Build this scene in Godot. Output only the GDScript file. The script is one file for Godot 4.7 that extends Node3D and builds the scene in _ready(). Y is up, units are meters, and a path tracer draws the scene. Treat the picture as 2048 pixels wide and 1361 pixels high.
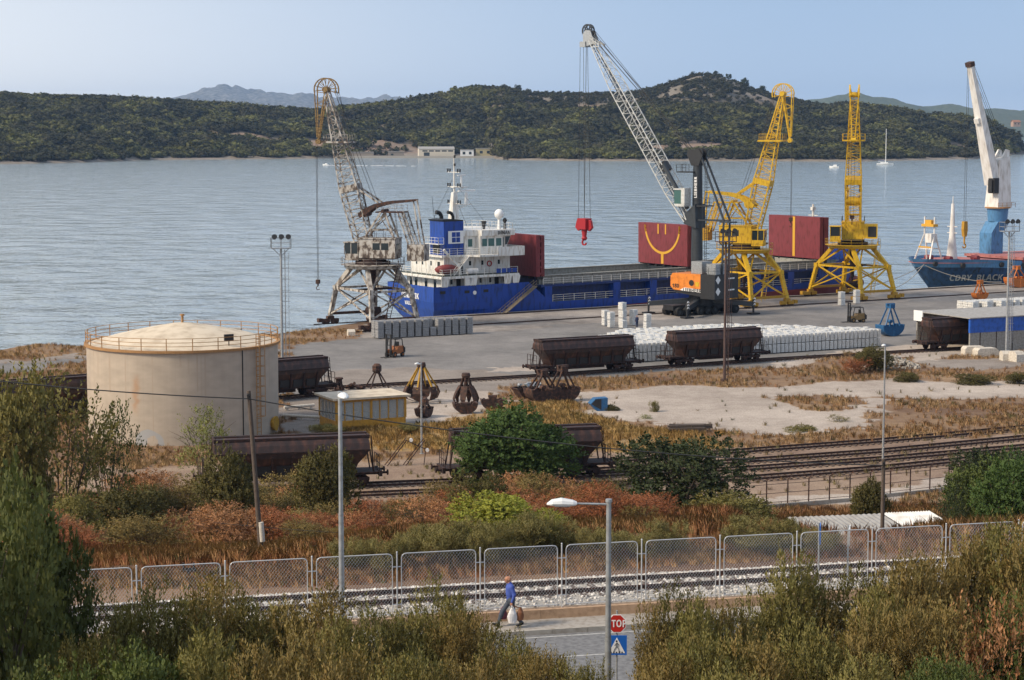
extends Node3D
# A cargo quay on a channel, seen from a hillside road above it. Metres; the sea is at y = 0, the quay at y = 2, the coast road at y = 14.

const QUAY_TURN := 0.5693          # the quay, its ships and cranes run this way
const YARD := 2.0
const ROAD_TURN := 0.245           # the coast road, its railway and fence
const ROAD_AT := Vector3(0, 0, -67.3)
const GX := -115.0                 # the ground map: its left and near edge, metres per pixel, size
const GD := 25.0
const GSTEP := 0.3
const GW := 900
const GH := 1340

var M := {}
var names := {}
var zone := PackedByteArray()
var noise := FastNoiseLite.new()

# ---------- mesh collector ----------
class B:
	var v := PackedVector3Array()
	var n := PackedVector3Array()
	var c := PackedColorArray()
	var col := Color(1, 1, 1)
	var colored := false
	func tint(k: Color) -> B:
		col = k
		colored = true
		return self
	func tri(a: Vector3, b: Vector3, d: Vector3) -> void:
		var nn := (b - a).cross(d - a).normalized()
		v.append(a); v.append(d); v.append(b)
		n.append(nn); n.append(nn); n.append(nn)
		if colored:
			c.append(col); c.append(col); c.append(col)
	func tri_n(a: Vector3, b: Vector3, d: Vector3, na: Vector3, nb: Vector3, nd: Vector3) -> void:
		v.append(a); v.append(d); v.append(b)
		n.append(na); n.append(nd); n.append(nb)
		if colored:
			c.append(col); c.append(col); c.append(col)
	func quad(a: Vector3, b: Vector3, d: Vector3, e: Vector3) -> void:
		tri(a, b, d)
		tri(a, d, e)
	func hexa(p: Array) -> void:   # p: four corners below, four above, each ring anticlockwise seen from above
		quad(p[3], p[2], p[1], p[0])
		quad(p[4], p[5], p[6], p[7])
		for i in 4:
			var j := (i + 1) % 4
			quad(p[i], p[j], p[j + 4], p[i + 4])
	func box(at: Vector3, size: Vector3, turn := Basis()) -> void:
		var h := size / 2.0
		var p := []
		for y in [-1, 1]:
			for s in [[-1, 1], [1, 1], [1, -1], [-1, -1]]:
				p.append(at + turn * Vector3(s[0] * h.x, y * h.y, s[1] * h.z))
		hexa(p)
	func span(lo: Vector3, hi: Vector3) -> void:
		box((lo + hi) / 2.0, hi - lo)
	func bar(a: Vector3, b: Vector3, w: float, h := 0.0) -> void:   # square or flat bar between two points
		var d := (b - a)
		var l := d.length()
		if l < 1e-4:
			return
		var z := d / l
		var up := Vector3.UP if absf(z.y) < 0.95 else Vector3.RIGHT
		var x := up.cross(z).normalized()
		var y := z.cross(x)
		box((a + b) / 2.0, Vector3(w, h if h > 0.0 else w, l), Basis(x, y, z))
	func tube(a: Vector3, b: Vector3, r0: float, r1 := -1.0, k := 8, caps := true) -> void:
		if r1 < 0.0:
			r1 = r0
		var z := (b - a).normalized()
		var up := Vector3.UP if absf(z.y) < 0.95 else Vector3.RIGHT
		var x := up.cross(z).normalized()
		var y := z.cross(x)
		for i in k:
			var t0 := TAU * i / k
			var t1 := TAU * (i + 1) / k
			var n0 := x * cos(t0) + y * sin(t0)
			var n1 := x * cos(t1) + y * sin(t1)
			tri_n(a + n0 * r0, a + n1 * r0, b + n1 * r1, n0, n1, n1)
			tri_n(a + n0 * r0, b + n1 * r1, b + n0 * r1, n0, n1, n0)
			if caps:
				tri(b, b + n0 * r1, b + n1 * r1)
				tri(a, a + n1 * r0, a + n0 * r0)
	func path(pts: Array, r: float, k := 5) -> void:
		for i in pts.size() - 1:
			tube(pts[i], pts[i + 1], r, r, k, i == 0 or i == pts.size() - 2)
	func lathe(at: Vector3, prof: Array, k := 24, smooth := true) -> void:   # prof: [radius, height] from below
		for j in prof.size() - 1:
			var r0: float = prof[j][0]
			var r1: float = prof[j + 1][0]
			var y0: float = prof[j][1]
			var y1: float = prof[j + 1][1]
			var slope := Vector2(y1 - y0, r0 - r1).normalized()
			for i in k:
				var t0 := TAU * i / k
				var t1 := TAU * (i + 1) / k
				var d0 := Vector3(cos(t0), 0, -sin(t0))
				var d1 := Vector3(cos(t1), 0, -sin(t1))
				var a := at + d0 * r0 + Vector3(0, y0, 0)
				var b := at + d1 * r0 + Vector3(0, y0, 0)
				var d := at + d1 * r1 + Vector3(0, y1, 0)
				var e := at + d0 * r1 + Vector3(0, y1, 0)
				var n0 := d0 * slope.x + Vector3.UP * slope.y
				var n1 := d1 * slope.x + Vector3.UP * slope.y
				if not smooth:
					n0 = (n0 + n1).normalized()
					n1 = n0
				if r0 > 1e-4:
					tri_n(a, b, d, n0, n1, n1)
				if r1 > 1e-4:
					tri_n(a, d, e, n0, n1, n0)
	func ring(at: Vector3, r: float, w: float, h: float, k := 32, from := 0.0, to := TAU, axis := Basis()) -> void:   # band of rectangular section round the y axis
		for i in k:
			var p := []
			var t0 := from + (to - from) * i / k
			var t1 := from + (to - from) * (i + 1) / k
			for y in [-h / 2.0, h / 2.0]:
				for s in [[r - w / 2.0, t0], [r + w / 2.0, t0], [r + w / 2.0, t1], [r - w / 2.0, t1]]:
					p.append(at + axis * Vector3(cos(s[1]) * s[0], y, -sin(s[1]) * s[0]))
			hexa(p)
	func ball(at: Vector3, r: Vector3, k := 12, m := 8) -> void:
		for j in m:
			var a0 := -PI / 2 + PI * j / m
			var a1 := -PI / 2 + PI * (j + 1) / m
			for i in k:
				var t0 := TAU * i / k
				var t1 := TAU * (i + 1) / k
				var d := []
				for q in [[t0, a0], [t1, a0], [t1, a1], [t0, a1]]:
					d.append(Vector3(cos(q[0]) * cos(q[1]), sin(q[1]), -sin(q[0]) * cos(q[1])))
				if j > 0:
					tri_n(at + d[0] * r, at + d[1] * r, at + d[2] * r, d[0], d[1], d[2])
				if j < m - 1:
					tri_n(at + d[0] * r, at + d[2] * r, at + d[3] * r, d[0], d[2], d[3])
	func prism(poly: Array, depth: Vector3, at := Vector3.ZERO, ax := Vector3.RIGHT, ay := Vector3.UP) -> void:   # poly of Vector2, pushed along depth
		var pts := PackedVector2Array(poly)
		if Geometry2D.is_polygon_clockwise(pts):
			pts.reverse()
		var idx := Geometry2D.triangulate_polygon(pts)
		var up := ax.cross(ay).dot(depth) > 0.0
		var f := func(p: Vector2) -> Vector3: return at + ax * p.x + ay * p.y
		for i in range(0, idx.size(), 3):
			var t := [pts[idx[i]], pts[idx[i + 1]], pts[idx[i + 2]]]
			if (t[1] - t[0]).cross(t[2] - t[0]) < 0.0:
				t = [t[0], t[2], t[1]]
			if up:
				tri(f.call(t[0]) + depth, f.call(t[1]) + depth, f.call(t[2]) + depth)
				tri(f.call(t[0]), f.call(t[2]), f.call(t[1]))
			else:
				tri(f.call(t[0]) + depth, f.call(t[2]) + depth, f.call(t[1]) + depth)
				tri(f.call(t[0]), f.call(t[1]), f.call(t[2]))
		for i in pts.size():
			var a: Vector3 = f.call(pts[i])
			var b: Vector3 = f.call(pts[(i + 1) % pts.size()])
			if up:
				quad(a, b, b + depth, a + depth)
			else:
				quad(b, a, a + depth, b + depth)
	func mesh() -> ArrayMesh:
		var a := []
		a.resize(Mesh.ARRAY_MAX)
		a[Mesh.ARRAY_VERTEX] = v
		a[Mesh.ARRAY_NORMAL] = n
		if colored:
			a[Mesh.ARRAY_COLOR] = c
		var m := ArrayMesh.new()
		m.add_surface_from_arrays(Mesh.PRIMITIVE_TRIANGLES, a)
		return m

# ---------- naming and placing ----------
func numbered(called: String) -> String:
	names[called] = names.get(called, -1) + 1
	return called if names[called] == 0 else "%s_%03d" % [called, names[called]]

func tag(o: Node, label: String, category: String, group := "", kind := "") -> Node:
	o.set_meta("label", label)
	if category:
		o.set_meta("category", category)
	if group:
		o.set_meta("group", group)
	if kind:
		o.set_meta("kind", kind)
	return o

func thing(called: String, label: String, category: String, at := Vector3.ZERO, turn := 0.0, group := "") -> Node3D:
	var o := Node3D.new()
	o.name = numbered(called)
	add_child(o)
	o.position = at
	o.rotation.y = turn
	tag(o, label, category, group)
	return o

func part(parent: Node, called: String, b, m: Material) -> MeshInstance3D:
	var o := MeshInstance3D.new()
	o.name = called if parent != self else numbered(called)
	o.mesh = b.mesh() if b is B else b
	o.material_override = m
	parent.add_child(o, true)
	return o

func structure(called: String, b, m: Material, label := "") -> MeshInstance3D:
	var o := part(self, called, b, m)
	o.set_meta("kind", "structure")
	if label:
		o.set_meta("label", label)
	return o

func dup(o: Node3D, at: Vector3, turn: float, label: String, size := Vector3.ONE) -> Node3D:
	var r: Node3D = o.duplicate()
	r.name = numbered(String(o.name).rstrip("0123456789").rstrip("_"))
	add_child(r)
	r.position = at
	r.rotation = Vector3(0, turn, 0)
	r.scale = size
	r.set_meta("label", label)
	return r

func copies(called: String, mesh: Mesh, m: Material, list: Array, colors: Array, label: String, parent: Node = self) -> MultiMeshInstance3D:
	var mm := MultiMesh.new()
	mm.transform_format = MultiMesh.TRANSFORM_3D
	mm.use_colors = colors.size() > 0
	mm.mesh = mesh
	mm.instance_count = list.size()
	for i in list.size():
		mm.set_instance_transform(i, list[i])
		if colors:
			mm.set_instance_color(i, colors[i])
	var o := MultiMeshInstance3D.new()
	o.name = numbered(called) if parent == self else called
	o.multimesh = mm
	o.material_override = m
	parent.add_child(o, true)
	o.set_meta("kind", "stuff")
	if label:
		o.set_meta("label", label)
	return o

# ---------- materials ----------
func lin(r: float, g: float, b: float) -> Color:
	return Color(r, g, b).linear_to_srgb()

func mat(r: float, g: float, b: float, rough := 0.7, metal := 0.0) -> StandardMaterial3D:
	var m := StandardMaterial3D.new()
	m.albedo_color = lin(r, g, b)
	m.roughness = rough
	m.metallic = metal
	return m

func ramp(stops: Array) -> Gradient:   # [offset, r, g, b] in linear values
	var g := Gradient.new()
	var o := PackedFloat32Array()
	var c := PackedColorArray()
	for s in stops:
		o.append(s[0])
		c.append(lin(s[1], s[2], s[3]))
	g.offsets = o
	g.colors = c
	return g

func fbm(size: int, freq: float, octaves := 5, seed_ := 1, stops: Array = [], stretch := 1.0) -> ImageTexture:
	var f := FastNoiseLite.new()
	f.seed = seed_
	f.frequency = freq
	f.fractal_octaves = octaves
	f.fractal_gain = 0.55
	var im := f.get_seamless_image(size, int(size * stretch))
	if stretch != 1.0:
		im.resize(size, size, Image.INTERPOLATE_BILINEAR)
	if stops:
		im.convert(Image.FORMAT_RGB8)
		var g := ramp(stops)
		var lut := PackedByteArray()
		for i in 256:
			var k := g.sample(i / 255.0)
			lut.append(int(k.r * 255)); lut.append(int(k.g * 255)); lut.append(int(k.b * 255))
		var d := im.get_data()
		for i in range(0, d.size(), 3):
			var k := d[i] * 3
			d[i] = lut[k]
			d[i + 1] = lut[k + 1]
			d[i + 2] = lut[k + 2]
		im = Image.create_from_data(size, size, false, Image.FORMAT_RGB8, d)
	return ImageTexture.create_from_image(im)

func worn(m: StandardMaterial3D, t: Texture2D, scale: float, up := 1.0) -> StandardMaterial3D:   # triplanar colour in the object's own axes
	m.albedo_texture = t
	m.uv1_triplanar = true
	m.uv1_scale = Vector3(scale, scale * up, scale)
	return m

func with_color(m: StandardMaterial3D) -> StandardMaterial3D:
	m.vertex_color_use_as_albedo = true
	return m

func make_materials() -> void:
	var grime := fbm(512, 0.012, 6, 3, [[0, 0.55, 0.5, 0.45], [0.35, 0.82, 0.8, 0.77], [0.6, 0.97, 0.97, 0.96], [1, 1, 1, 1]])
	var streak := fbm(512, 0.03, 5, 5, [[0, 0.45, 0.36, 0.28], [0.3, 0.75, 0.7, 0.64], [0.5, 0.95, 0.94, 0.92], [1, 1, 1, 1]])
	var rust := fbm(512, 0.012, 6, 8, [[0, 0.013, 0.009, 0.008], [0.4, 0.032, 0.019, 0.016], [0.6, 0.05, 0.026, 0.02], [0.75, 0.085, 0.04, 0.025], [1, 0.16, 0.075, 0.04]])
	var rust_chips := fbm(512, 0.02, 6, 9, [[0, 0.1, 0.045, 0.022], [0.3, 0.22, 0.13, 0.07], [0.4, 0.85, 0.83, 0.8], [0.7, 1, 1, 1], [1, 0.9, 0.88, 0.85]])
	var patina := fbm(512, 0.012, 6, 10, [[0, 0.045, 0.03, 0.022], [0.38, 0.1, 0.075, 0.06], [0.5, 0.3, 0.26, 0.22], [0.62, 0.44, 0.41, 0.37], [1, 0.55, 0.53, 0.5]])
	M.grime = grime
	M.streak = streak
	M.steel_white = worn(mat(0.62, 0.62, 0.6, 0.5), grime, 0.25)
	M.hull_blue = worn(mat(0.006, 0.052, 0.33, 0.42), streak, 0.08, 0.25)
	M.hull_dark = worn(mat(0.005, 0.028, 0.15, 0.5), streak, 0.1, 0.3)
	M.boot_red = worn(mat(0.2, 0.03, 0.03, 0.6), grime, 0.3)
	M.ship_white = worn(mat(0.74, 0.74, 0.72, 0.4), streak, 0.12, 0.2)
	M.deck_green = worn(mat(0.09, 0.11, 0.1, 0.8), grime, 0.3)
	M.deck_grey = worn(mat(0.33, 0.33, 0.3, 0.8), grime, 0.2)
	M.hatch = worn(mat(0.19, 0.028, 0.035, 0.55), streak, 0.1, 0.3)
	M.hatch_yellow = mat(0.62, 0.33, 0.025, 0.6)
	M.glass = mat(0.02, 0.03, 0.035, 0.08)
	M.black = worn(mat(0.018, 0.018, 0.02, 0.6), grime, 0.5)
	M.crane_grey = worn(mat(1, 1, 1, 0.65), patina, 0.16, 0.6)
	M.crane_rust = worn(mat(1.3, 1.2, 1.1, 0.85), rust, 0.35)
	M.crane_yellow = worn(mat(0.66, 0.41, 0.012, 0.5), streak, 0.14, 0.4)
	M.yellow_dirty = worn(mat(0.45, 0.25, 0.02, 0.7), grime, 0.4)
	M.wagon = worn(mat(1.0, 0.85, 0.8, 0.5), rust, 0.22, 0.5)
	M.wagon_dark = worn(mat(0.65, 0.5, 0.48, 0.8), rust, 0.35)
	M.rail_rust = worn(mat(1.3, 1.15, 1.1, 0.75), rust, 0.6)
	M.rail_top = mat(0.28, 0.23, 0.2, 0.35, 0.7)
	M.sleeper = worn(mat(0.12, 0.09, 0.075, 0.9), grime, 0.8)
	M.zinc = worn(mat(0.42, 0.44, 0.46, 0.45, 0.5), grime, 0.5)
	M.lamp_white = mat(0.72, 0.73, 0.72, 0.3)
	M.concrete = worn(mat(0.4, 0.37, 0.33, 0.9), grime, 0.3)
	M.kerb = worn(mat(0.5, 0.33, 0.21, 0.9), grime, 0.5)
	M.aluminium = worn(mat(0.78, 0.78, 0.77, 0.55, 0.1), grime, 0.8)
	M.cable = mat(0.03, 0.03, 0.03, 0.7)
	M.wood = worn(mat(0.11, 0.085, 0.07, 0.9), streak, 0.9, 0.2)
	M.mhc_orange = worn(mat(0.78, 0.25, 0.035, 0.35), grime, 0.12)
	M.mhc_grey = worn(mat(0.035, 0.042, 0.05, 0.45), grime, 0.3)
	M.mhc_dark = worn(mat(0.02, 0.021, 0.024, 0.5), grime, 0.3)
	M.boom_white = worn(mat(0.6, 0.61, 0.6, 0.5), grime, 0.3)
	M.tyre = mat(0.014, 0.014, 0.014, 0.85)
	M.hook_red = mat(0.36, 0.012, 0.02, 0.5)
	M.white_paint = mat(0.78, 0.78, 0.77, 0.5)
	M.sign_white = mat(0.8, 0.8, 0.8, 0.4)
	M.sign_red = mat(0.5, 0.022, 0.015, 0.4)
	M.sign_blue = mat(0.01, 0.12, 0.5, 0.4)
	M.grab_blue = worn(mat(0.018, 0.11, 0.27, 0.5), grime, 0.5)
	M.grab_orange = worn(mat(0.52, 0.15, 0.02, 0.6), grime, 0.5)
	M.tank = mat(1, 1, 1, 0.6)
	M.rust_light = worn(mat(0.4, 0.22, 0.09, 0.85), grime, 0.6)
	M.ship2_blue = worn(mat(0.012, 0.06, 0.16, 0.5), rust_chips, 0.1, 0.5)
	M.ship2_light = worn(mat(0.075, 0.22, 0.43, 0.5), streak, 0.12, 0.3)
	M.ship2_deck = worn(mat(0.42, 0.16, 0.15, 0.8), grime, 0.15)
	M.ship2_white = worn(mat(0.74, 0.72, 0.7, 0.5), grime, 0.15, 0.3)
	M.roof_sheet = worn(mat(0.36, 0.35, 0.34, 0.8), grime, 0.2)
	M.beak_rust = worn(mat(0.27, 0.18, 0.075, 0.8), rust_chips, 0.3)
	M.ingot_grey = worn(mat(0.36, 0.36, 0.37, 0.65, 0.2), grime, 0.8)
	M.mast_brown = worn(mat(0.09, 0.055, 0.05, 0.7), grime, 0.5)
	M.fork_orange = worn(mat(0.36, 0.12, 0.03, 0.6), grime, 0.6)
	M.fork_yellow = worn(mat(0.2, 0.13, 0.05, 0.6), grime, 0.6)
	M.kiosk_yellow = worn(mat(0.55, 0.28, 0.03, 0.6), grime, 0.3)
	M.kiosk_inside = mat(0.3, 0.28, 0.24, 0.8)
	M.pane = mat(0.75, 0.8, 0.8, 0.06)
	M.pane.transparency = BaseMaterial3D.TRANSPARENCY_ALPHA
	M.pane.albedo_color.a = 0.3
	M.block_wall = worn(mat(0.3, 0.29, 0.27, 0.9), grime, 0.4)
	M.fascia_blue = worn(mat(0.02, 0.11, 0.5, 0.5), grime, 0.2)
	M.block_pale = worn(mat(0.62, 0.57, 0.5, 0.9), grime, 0.5)
	M.fence_zinc = mat(0.55, 0.56, 0.57, 0.45, 0.3)
	M.bag_white = mat(0.7, 0.68, 0.68, 0.45)
	M.bag_red = mat(0.16, 0.03, 0.05, 0.5)
	M.bag_brown = mat(0.2, 0.075, 0.03, 0.6)
	M.roof_white = worn(mat(0.7, 0.7, 0.7, 0.6), grime, 0.2)
	M.line_paint = worn(mat(0.5, 0.5, 0.49, 0.7), grime, 0.8)
	M.gangway = worn(mat(0.22, 0.18, 0.13, 0.7), grime, 0.5)

func _ready() -> void:
	# camera, sky, sun, exposure
	var cam := Camera3D.new()
	cam.name = "camera"
	cam.position = Vector3(0, 31, 0)
	cam.rotation_degrees.x = -6.0
	cam.fov = 19.31
	cam.near = 1.0
	cam.far = 30000.0
	add_child(cam)
	cam.current = true
	var sun := DirectionalLight3D.new()
	sun.name = "sun"
	sun.light_color = Color(1.0, 0.93, 0.83)
	sun.light_energy = 1.2
	sun.light_angular_distance = 12.0
	sun.shadow_enabled = true
	add_child(sun)
	sun.look_at_from_position(Vector3.ZERO, -sun_from(), Vector3.UP)
	var env := Environment.new()
	env.background_mode = Environment.BG_SKY
	env.sky = Sky.new()
	env.sky.sky_material = hazy_sky()
	env.tonemap_mode = Environment.TONE_MAPPER_LINEAR
	env.tonemap_exposure = 1.1
	env.fog_enabled = true
	env.fog_density = 0.000042
	env.fog_light_color = Color(0.66, 0.81, 1.0)
	env.sdfgi_enabled = true
	env.ssao_enabled = true
	env.ssil_enabled = true
	var we := WorldEnvironment.new()
	we.name = "environment"
	we.environment = env
	add_child(we)
	noise.seed = 7
	noise.frequency = 0.01
	noise.fractal_octaves = 4
	make_materials()
	# setting
	build_ground()
	build_sea()
	build_hills()
	build_mountains()
	build_road()
	build_tracks()
	# things
	build_quay_things()
	build_yard_things()
	build_street_things()
	build_plants()
	build_far_things()

func sun_from() -> Vector3:
	return Vector3(-0.78, 0.66, 0.3).normalized()

func hazy_sky() -> PanoramaSkyMaterial:
	# air scattered light: paler to the horizon, paler towards the sun
	var w := 512
	var h := 256
	var d := PackedFloat32Array()
	d.resize(w * h * 3)
	var s := sun_from()
	var top := Vector3(0.38, 0.46, 0.60)
	var low := Vector3(0.28, 0.46, 0.71)
	var pale := Vector3(0.95, 0.965, 0.97)
	for y in h:
		var el := PI / 2 - PI * (y + 0.5) / h
		var up := maxf(sin(el), 0.0)
		var k := exp(-up * 4.0)
		for x in w:
			var az := TAU * (x + 0.5) / w
			var dir := Vector3(sin(az) * cos(el), sin(el), -cos(az) * cos(el))
			var side := dir.dot(Vector3(s.x, 0, s.z).normalized())
			var c := top.lerp(low, k)
			var g := 0.85 * exp(-pow(dir.angle_to(s) / 0.75, 2.0)) + 0.95 * k * smoothstep(-0.52, 0.06, side) + exp(-up * 18.0) * 0.42
			c = c.lerp(pale, minf(g, 1.0))
			var i := (y * w + x) * 3
			d[i] = c.x
			d[i + 1] = c.y
			d[i + 2] = c.z
	var im := Image.create_from_data(w, h, false, Image.FORMAT_RGBF, d.to_byte_array())
	var m := PanoramaSkyMaterial.new()
	m.panorama = ImageTexture.create_from_image(im)
	return m

# ---------- ground ----------
func along(list: Array, x: float) -> float:   # straight lines through [x, value, x, value ...]
	if x <= list[0]:
		return list[1]
	for i in range(2, list.size(), 2):
		if x < list[i]:
			var t: float = (x - list[i - 2]) / (list[i] - list[i - 2])
			return lerpf(list[i - 1], list[i + 1], t)
	return list[-1]

const SHORE := [-140.0, 205.0, -67.4, 261.7, -57.6, 268.5, -33.2, 284.5, -22.0, 303.4, 180.0, 432.7]
const SLOPE := [-40.0, 19.5, -22.0, 15.2, -12.0, 13.95, -9.4, 13.9, 0.2, 13.9, 0.3, 14.45, 5.0, 14.5, 6.5, 14.3, 12.0, 13.9, 22.0, 12.3, 32.0, 10.7, 42.0, 8.6, 52.0, 6.2, 62.0, 3.9, 70.0, 2.5, 76.0, 2.0]

func shore(x: float) -> float:
	return along(SHORE, x)

func road_w(x: float, d: float) -> float:
	return -x * sin(ROAD_TURN) + (d - 67.3) * cos(ROAD_TURN)

func ground_y(x: float, d: float) -> float:
	var w := road_w(x, d)
	var y := along(SLOPE, w)
	if w > 6.0 and w < 74.0:
		y += noise.get_noise_2d(x * 4.0, d * 4.0) * 0.9 * minf(1.0, (w - 6.0) / 10.0) * minf(1.0, (74.0 - w) / 12.0)
	y -= 2.6 * smoothstep(11.0, 16.0, x) * smoothstep(13.0, 20.0, w) * (1.0 - smoothstep(40.0, 62.0, w))   # hollow where the shack stands
	y = maxf(y, 2.0)
	if w > 150.0:   # the unpaved bank on the left
		y += maxf(0.0, noise.get_noise_2d(x * 5.0, d * 5.0)) * 1.2 * smoothstep(-26.0, -34.0, x)
	return y

func on_ground(x: float, d: float) -> Vector3:
	return Vector3(x, ground_y(x, d), -d)

func road(u: float, w: float, y: float) -> Vector3:
	return ROAD_AT + Vector3(cos(ROAD_TURN), 0, -sin(ROAD_TURN)) * u + Vector3(-sin(ROAD_TURN), 0, -cos(ROAD_TURN)) * w + Vector3(0, y, 0)

func fill_zone(k: int, p: Array) -> void:   # p: x, depth, x, depth ...
	var q := PackedVector2Array()
	var lo := 1e9
	var hi := -1e9
	for i in range(0, p.size(), 2):
		var pt := Vector2((p[i] - GX) / GSTEP, (p[i + 1] - GD) / GSTEP)
		q.append(pt)
		lo = minf(lo, pt.y)
		hi = maxf(hi, pt.y)
	for y in range(maxi(0, int(lo)), mini(GH - 1, int(hi) + 1) + 1):
		var xs := []
		for i in q.size():
			var a := q[i]
			var b := q[(i + 1) % q.size()]
			if (a.y <= y) != (b.y <= y):
				xs.append(a.x + (y - a.y) / (b.y - a.y) * (b.x - a.x))
		xs.sort()
		for i in range(0, xs.size() - 1, 2):
			for x in range(maxi(0, int(xs[i])), mini(GW - 1, int(xs[i + 1])) + 1):
				zone[y * GW + x] = k

func zone_at(x: float, d: float) -> int:
	var i := clampi(int((x - GX) / GSTEP), 0, GW - 1)
	var j := clampi(int((d - GD) / GSTEP), 0, GH - 1)
	return zone[j * GW + i]

enum { SLOPE_GRASS, APRON, PALE, DRY, GOLD, GRAVEL, SAND, QUAY, VERGE }

func make_zones() -> void:
	zone.resize(GW * GH)
	zone.fill(DRY)
	for j in GH:
		for i in GW:
			var w := road_w(GX + i * GSTEP, GD + j * GSTEP)
			if w < 0.3:
				zone[j * GW + i] = VERGE
			elif w < 74.0:
				zone[j * GW + i] = SLOPE_GRASS
	fill_zone(APRON, [-30.61, 262.3, -26.04, 269.7, -22.49, 276.19, -19.15, 288.7, -17.33, 308.04, 17.89, 330.14, 81.04, 377.74, 165.54, 448.04, 102.48, 276.19, 61.37, 263.5, 49.11, 265.33, 44.2, 259.92, 33.11, 245.43, 18.28, 237.28, 0.92, 229.19, -6.82, 218.24, -11.98, 212.15, -21.23, 208.27, -25.06, 214.14])
	fill_zone(QUAY, [-23.16, 284.41, -18.36, 313.93, 18.1, 333.97, 81.57, 380.23, 165.54, 448.04, 149.44, 404.18, 92.16, 358.93, 66.55, 341.9, 38.03, 318.27, 16.45, 303.17, -1.74, 288.7, -18.24, 274.87])
	fill_zone(SAND, [-21.88, 238.77, -13.75, 243.86, -3.87, 240.27, 2.11, 232.93, -1.3, 214.14, -6.51, 208.27, -10.08, 195.73, -18.06, 186.12, -21.48, 183.11, -24.6, 210.19, -21.82, 214.14])
	fill_zone(PALE, [-1.47, 243.86, 3.47, 246.49, 1.56, 238.77, -2.03, 237.28])
	fill_zone(PALE, [-12.1, 214.14, -8.55, 220.35, -1.32, 218.24, -0.72, 204.53, -4.69, 197.43, -10.61, 196.41])
	fill_zone(PALE, [5.26, 217.41, 15.57, 223.8, 30.35, 224.68, 43.18, 232.93, 50.78, 230.12, 90.61, 243.86, 79.7, 214.14, 47.13, 213.34, 36.71, 215.35, 25.61, 213.34, 8.33, 211.75])
	fill_zone(PALE, [8.87, 211.75, 16.77, 217.41, 25.61, 213.34, 30.23, 211.75, 35.07, 205.64, 39.74, 214.14, 41.67, 212.94, 36.76, 203.43, 33.3, 195.06, 29.69, 190.81, 25.5, 188.28, 19.95, 189.85, 15.12, 195.73, 9.48, 201.99])
	fill_zone(PALE, [44.8, 263.5, 54.66, 269.7, 72.97, 269.7, 70.99, 262.3, 56.51, 256.42, 53.11, 246.49, 48.77, 256.42])
	fill_zone(PALE, [30.26, 242.31, 38.55, 248.63, 46.26, 260.51, 49.11, 265.33, 44.8, 263.5, 33.83, 250.81])
	fill_zone(SAND, [52.13, 250.81, 65.48, 254.15, 66.76, 246.49, 56.63, 240.27, 51.32, 243.86])
	fill_zone(DRY, [28.29, 215.35, 33.89, 218.24, 39.1, 214.14, 33.22, 206.38, 29.74, 208.27])
	fill_zone(GOLD, [-11.07, 195.73, -4.73, 199.16, -1.27, 209.42, 5.7, 213.34, 8.88, 199.86, 14.92, 193.08, 19.72, 187.65, 18.89, 179.63, 9.36, 179.63, -10.13, 178.78, -18.85, 184.6, -20.98, 178.78, -27.28, 181.65])
	fill_zone(GRAVEL, [-32.25, 154.38, -35.6, 170.7, -9.97, 176.01, 10.22, 178.78, 18.44, 179.63, 31.39, 183.71, 80.91, 203.43, 65.65, 164.5, 35.73, 160.98, 18.38, 152.29])
	fill_zone(PALE, [18.68, 154.8, 20.75, 158.72, 27.57, 160.98, 39.13, 166.93, 44.3, 168.92, 43.28, 164.98, 26.64, 155.44, 20.01, 152.91])
	fill_zone(APRON, [-65.58, 240.27, -62.86, 243.86, -54.34, 255.28, -53.17, 249.71, -60.94, 236.3, -63.22, 231.52])
	fill_zone(SAND, [-66.55, 243.86, -63.8, 247.55, -55.07, 258.74, -54.46, 255.85, -63, 244.38])

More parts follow.
